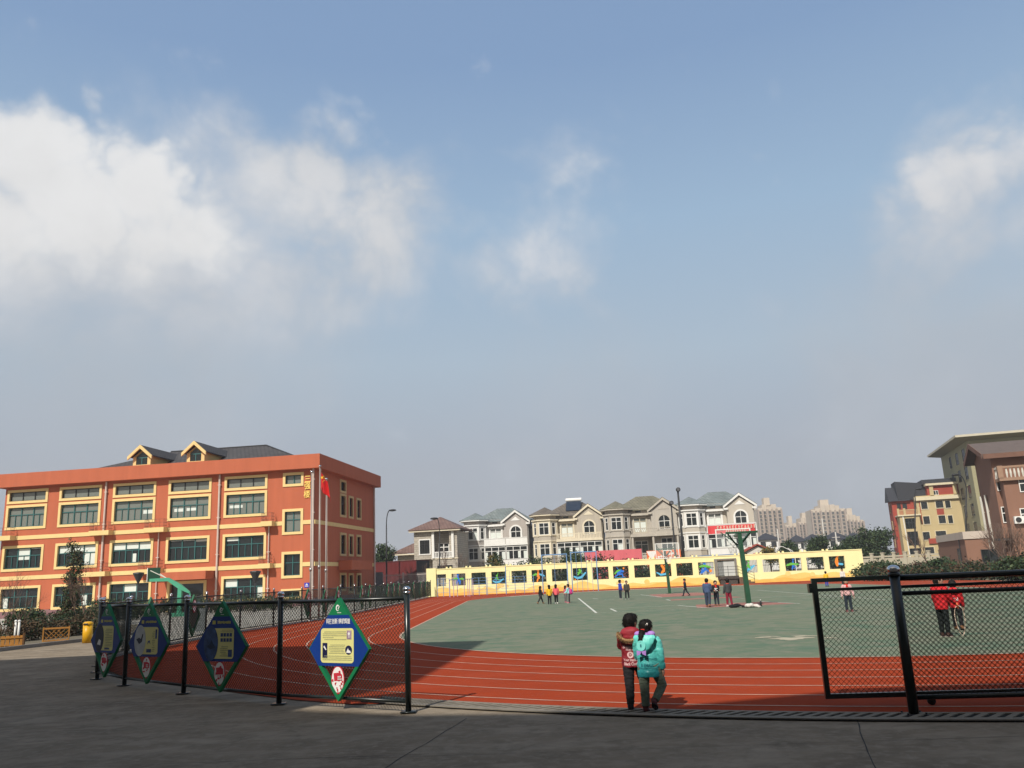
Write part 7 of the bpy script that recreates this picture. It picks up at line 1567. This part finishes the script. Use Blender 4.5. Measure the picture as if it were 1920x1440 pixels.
# ------------------------------------------------------------------ basketball posts
def hoop(label, x, y, facing, h, mat, zb0, zb1, wide, boardx, glassy=True, lean=.12):
    """facing +1: board on the far side (we look at its back); -1: board towards us"""
    o = thing('basketball_hoop', label, 'basketball hoop', (x, y, 0), R(-4), 'basketball hoops on the court'); f = facing
    t = MB(); t.loft([[(-.10,-.10,0),(.10,-.10,0),(.10,.10,0),(-.10,.10,0)], [(-.09-lean*.4,-.105,h*.5),(.09-lean*.4,-.105,h*.5),(.09-lean*.4,.105,h*.5),(-.09-lean*.4,.105,h*.5)], [(-.08-lean,-.095,h),(.08-lean,-.095,h),(.08-lean,.095,h),(-.08-lean,.095,h)]]); t.build('post', m_grn, o)
    t = MB(); t.box(-.22, .22, -.22, .22, 0, .03); t.build('base_plate', m_grn, o)
    yb = f*.85; t = MB(); xl = -lean
    t.tube([(xl, 0, h-.08), (xl, yb*.96, h-.08)], .08, 6); t.box(xl-.55, xl+.75, -.11, .11, h-.02, h+.06)
    for sx in (-1, 1): t.tube([(xl+sx*.5, 0, h+.02), (xl+sx*.07, yb*.5, h-.5)], .035, 6); t.tube([(xl, yb*.4, h-.5), (xl+sx*.62, yb*.96, zb1-.15)], .022, 5)
    t.tube([(xl, 0, h-.75), (xl, yb*.96, zb0+.12)], .05, 6); t.build('bracket', m_grn, o)
    t = MB(); x0, x1 = xl+boardx-wide/2, xl+boardx+wide/2
    for (a, b, c, d) in ((x0,x1,zb0,zb0+.05),(x0,x1,zb1-.05,zb1),(x0,x0+.05,zb0+.05,zb1-.05),(x1-.05,x1,zb0+.05,zb1-.05)): t.box(a, b, yb-.02, yb+.02, c, d)
    cx = (x0+x1)/2
    for (a, b, c, d) in ((cx-.3,cx+.3,zb0+.12,zb0+.17),(cx-.3,cx+.3,zb0+.52,zb0+.57),(cx-.3,cx-.25,zb0+.17,zb0+.52),(cx+.25,cx+.3,zb0+.17,zb0+.52)): t.box(a, b, yb-.012, yb+.012, c, d)
    bo = t.build('backboard', m_white, o)
    gm = MB(); gm.box(x0+.05, x1-.05, yb-.005, yb+.005, zb0+.05, zb1-.05); gm.build('board_glass', m_clear, bo)
    t = MB(); yr = yb+f*.42; pts = [(cx+.225*math.cos(a), yr+.225*math.sin(a), zb0+.15) for a in [2*math.pi*i/16 for i in range(17)]]; t.tube(pts, .014, 5); t.box(cx-.06, cx+.06, min(yb, yb+f*.2), max(yb, yb+f*.2), zb0+.13, zb0+.16); ro = t.build('rim', M('rim_red', (.45,.05,.02), .5, .1), o)
    t = MB()
    for i in range(10):
        a, b = 2*math.pi*i/10, 2*math.pi*(i+1)/10; t.tube([(cx+.22*math.cos(a), yr+.22*math.sin(a), zb0+.14), (cx+.14*math.cos(b), yr+.14*math.sin(b), zb0-.25)], .006, 3); t.tube([(cx+.22*math.cos(b), yr+.22*math.sin(b), zb0+.14), (cx+.14*math.cos(a), yr+.14*math.sin(a), zb0-.25)], .006, 3)
    t.build('net', m_white, ro); return o
m_clear = bpy.data.materials.new('clear_acrylic'); m_clear.use_nodes = True; _b = m_clear.node_tree.nodes['Principled BSDF']; _b.inputs['Alpha'].default_value = .12; _b.inputs['Roughness'].default_value = .1; _b.inputs['Base Color'].default_value = (.6,.65,.65,1)
hoop('green basketball post with see-through board seen from behind, clothes heaped at its foot', 9.37, 35.5, 1, 3.02, m_grn, 2.45, 3.25, 1.5, -.1, lean=.10)
hoop('green basketball post with white framed clear board facing us near the wall', 10.21, 59.0, -1, 3.0, m_grn, 2.35, 3.40, 1.62, .1)
p = Vector((-23.2, 58.0, 0)); o = thing('basketball_stand', 'mint green basketball stand with slanting arm before the school entrance', 'basketball hoop', tuple(p), 0)
def R3(px, py): v = at(px, py, p.y); return (v.x-p.x, 0, v.z)
bx, _, bz = R3(338, 1103)
t = MB(); t.box(bx-.13, bx+.13, -.12, .12, 0, bz); t.build('post', m_mint, o)
a, b_, c, d = R3(356, 1111), R3(338, 1100), R3(316, 1086.5), R3(281, 1088)
def beam(mb, A, B, w0, w1):
    mb.loft([[(A[0], -w0, A[2]-w0*1.2), (A[0], w0, A[2]-w0*1.2), (A[0], w0, A[2]+w0*1.2), (A[0], -w0, A[2]+w0*1.2)], [(B[0], -w1, B[2]-w1*1.2), (B[0], w1, B[2]-w1*1.2), (B[0], w1, B[2]+w1*1.2), (B[0], -w1, B[2]+w1*1.2)]])
t = MB(); beam(t, a, b_, .06, .15); beam(t, b_, c, .15, .10); beam(t, c, d, .10, .08); t.build('arm', m_mint, o)
t = MB(); e = R3(362, 1150); t.tube([a, (e[0], -.15, .1)], .035, 6); t.tube([a, (e[0]-.4, .2, .1)], .035, 6); t.build('tie_rod', m_mint, o)
t = MB(); t.tube([R3(312, 1084), R3(282, 1070)], .03, 6); t.tube([R3(312, 1084), R3(300, 1076)], .025, 6); t.build('strut', m_offw, o)
xx0, _, z1_ = R3(277.5, 1065); x1_, _, z0_ = R3(299.5, 1090)
t = MB(); t.prism([(xx0,-.75,z0_),(xx0+.05,-.75,z0_),(xx0+.05,.75,z0_),(xx0,.75,z0_)], (0,0,z1_-z0_)); 
bo = thing('tmp', '', '') ; bpy.data.objects.remove(bo)
t = MB(); t.box(xx0, x1_, .0, .05, z0_, z1_); bo = t.build('backboard', M('board_dark_green', (.012,.05,.03), .4, .1), o); t = MB(); t.box(xx0-.04, xx0, -.02, .07, z0_, z1_); t.build('board_edge', m_white, bo)
t = MB(); t.box(bx-.45, bx+1.0, -.5, .5, 0, .25); t.build('base', m_mint, o)

# ------------------------------------------------------------------ blue climbing frames along the wall
m_bf = M('sky_blue_tube', (.14,.27,.48), .5, .1); m_lf = M('lilac_tube', (.42,.34,.46), .5, .1)
def frame_at(label, x0, x1, Y, yt, group, hang=0, thick=.05):
    a = at(x0, 1075, Y); b = at(x1, 1075, Y-.14*(x1-x0)*Y/FPX); L = (b-a).xy.length; rz = math.atan2((b-a).y, (b-a).x); zt = at((x0+x1)/2, yt, Y).z
    o = thing('goal_frame', label, 'climbing frame', (a.x, a.y, 0), rz, group)
    for x in (0, L): t = MB(); t.tube([(x,0,0),(x,0,zt)], thick, 8); t.build('post', m_bf, o)
    t = MB(); t.tube([(-thick,0,zt),(L+thick,0,zt)], thick, 8); t.build('crossbar', m_bf, o)
    for i in range(hang):
        x = L*(i+1)/(hang+1); t = MB(); t.tube([(x,0,.0),(x,0,zt)], .02, 6); t.build('climbing_pole', m_bf, o)
    return o
frame_at('tall blue climbing frame, left one of two before the yellow wall', 1017, 1064, 79, 1040, 'tall blue frames', 1)
frame_at('tall blue climbing frame with hanging poles, right one of two before the wall', 1072, 1120, 78, 1035, 'tall blue frames', 4)
def ladder_run(label, x0, x1, Y, yt, nv, nh, mat, group, r=.03):
    a = at(x0, 1080, Y); b = at(x1, 1080, Y-.14*(x1-x0)*Y/FPX); L = (b-a).xy.length; rz = math.atan2((b-a).y, (b-a).x); zt = at((x0+x1)/2, yt, Y).z; o = thing('wall_bars', label, 'climbing bars', (a.x, a.y, 0), rz, group)
    for i in range(nv): x = L*i/(nv-1); t = MB(); t.tube([(x,0,0),(x,0,zt)], r, 6); t.build('upright', mat, o)
    t = MB()
    for j in range(nh): z = zt*(j+1)/nh-.02; t.tube([(0,0,z),(L,0,z)], r*.55, 4)
    t.build('rungs', mat, o)
ladder_run('long run of thin blue climbing bars before the yellow wall', 913, 1000, 81, 1081, 6, 6, m_bf, 'wall bars')
ladder_run('short run of blue climbing bars at left end of the yellow wall', 884, 911, 81.5, 1083, 3, 6, m_bf, 'wall bars')
ladder_run('blue bars at far left of the yellow wall near the corner', 820, 842, 81, 1085, 3, 4, m_bf, 'wall bars')
for (x0, x1, lab) in ((843, 850, 'lilac parallel bars pair nearest the left end of the wall'), (870, 880, 'lilac and blue parallel bars in front of second cut-out figure')):
    a = at(x0, 1085, 78); wd = (x1-x0)/FPX*78; o = thing('parallel_bars', lab, 'exercise bars', (a.x, a.y, 0), R(-8), 'lilac parallel bars')
    for x in (0, wd):
        for y in (0, 1.6): t = MB(); t.tube([(x,y,0),(x,y,1.55)], .035, 6); t.build('leg', m_lf, o)
    t = MB()
    for x in (0, wd): t.tube([(x,-.3,1.55),(x,1.9,1.55)], .035, 6)
    t.build('rails', m_bf, o)
a = at(948, 1075, 80.5); zt = at(948, 1062, 80.5).z; o = thing('climbing_pole', 'single tall thin blue pole before the fourth wall opening', 'pole', (a.x, a.y, 0)); t = MB(); t.tube([(0,0,0),(0,0,zt)], .045, 8); t.build('shaft', m_bf, o); t = MB(); t.tube([(0,0,zt-.4),(.35,0,zt-.4),(.35,0,zt-1.4)], .02, 5); t.build('hook', m_bf, o)
# ------------------------------------------------------------------ the buildings behind the viewer whose shadow lies on the forecourt
def cast(pts, hh): k = hh/math.tan(SUN_EL); return [(x-SX*k, y-SY*k) for x, y in pts]
m_far = M('cream_render', (.38,.34,.28), .85, .08, .5, streak=.4)
def block(name, label, foot, hh, nwin):
    o = thing(name, label, 'building', (0, 0, 0)); t = MB(); t.ext(foot, -.05, hh); t.build('wall', m_far, o); return o
h1 = 15.0
S1 = [(-45, 24.2), (-15, 24.7), (-9, 25.2), (-4.2, 24.2), (-1.0, 23.5), (-1.85, 15.05), (-3.3, 12.8), (-12, 8), (-45, 8)]
F1 = cast(S1, h1); o = block('teaching_wing', 'cream teaching wing standing left of the viewer, out of frame', F1, h1, 0)
h2 = 18.0
S2 = [(-30, 12.6), (-3.4, 12.45), (-1.5, 11.45), (.2, 11.1), (1.7, 11.12), (2.85, 11.4), (4.0, 11.74), (6.7, 11.9), (26, 13.0), (26, -2), (-30, -2)]
F2 = cast(S2, h2); o2 = block('teaching_block', 'cream teaching block standing behind the viewer, out of frame', F2, h2, 0)
for oo, (a, b), hh in ((o, (F1[4], F1[5]), h1), (o2, (F2[8], F2[7]), h2), (o2, (F2[2], F2[1]), h2)):
    A, B = Vector(a), Vector(b); L = (B-A).length; rz = math.atan2((B-A).y, (B-A).x); n = max(2, int(L/3.4))
    for fl in range(int(hh/3.6)):
        for i in range(n):
            p = A.lerp(B, (i+.5)/n)-(B-A).normalized()*.9; window(oo, 'tb', 1.8, 1.7, (p.x, p.y, 1.0+3.6*fl), rz, m_wglass, m_white, None, 2, .65, False, 0, -.02)
bpy.data.scenes.remove(BENCH)
# ------------------------------------------------------------------ the hazy air
HAZE_DENSITY = .00045
hz_ = MB(); hz_.box(-2700, 2700, -2700, 2700, -1.2, 62)
hm = bpy.data.materials.new('hazy_air'); hm.use_nodes = True; _n = hm.node_tree.nodes; _n.remove(_n['Principled BSDF'])
pv = _n.new('ShaderNodeVolumePrincipled'); pv.inputs['Color'].default_value = (.93,.95,1,1); pv.inputs['Density'].default_value = HAZE_DENSITY; pv.inputs['Anisotropy'].default_value = .1
hm.node_tree.links.new(pv.outputs['Volume'], _n['Material Output'].inputs['Volume'])
stuff(hz_.build('haze', hm))
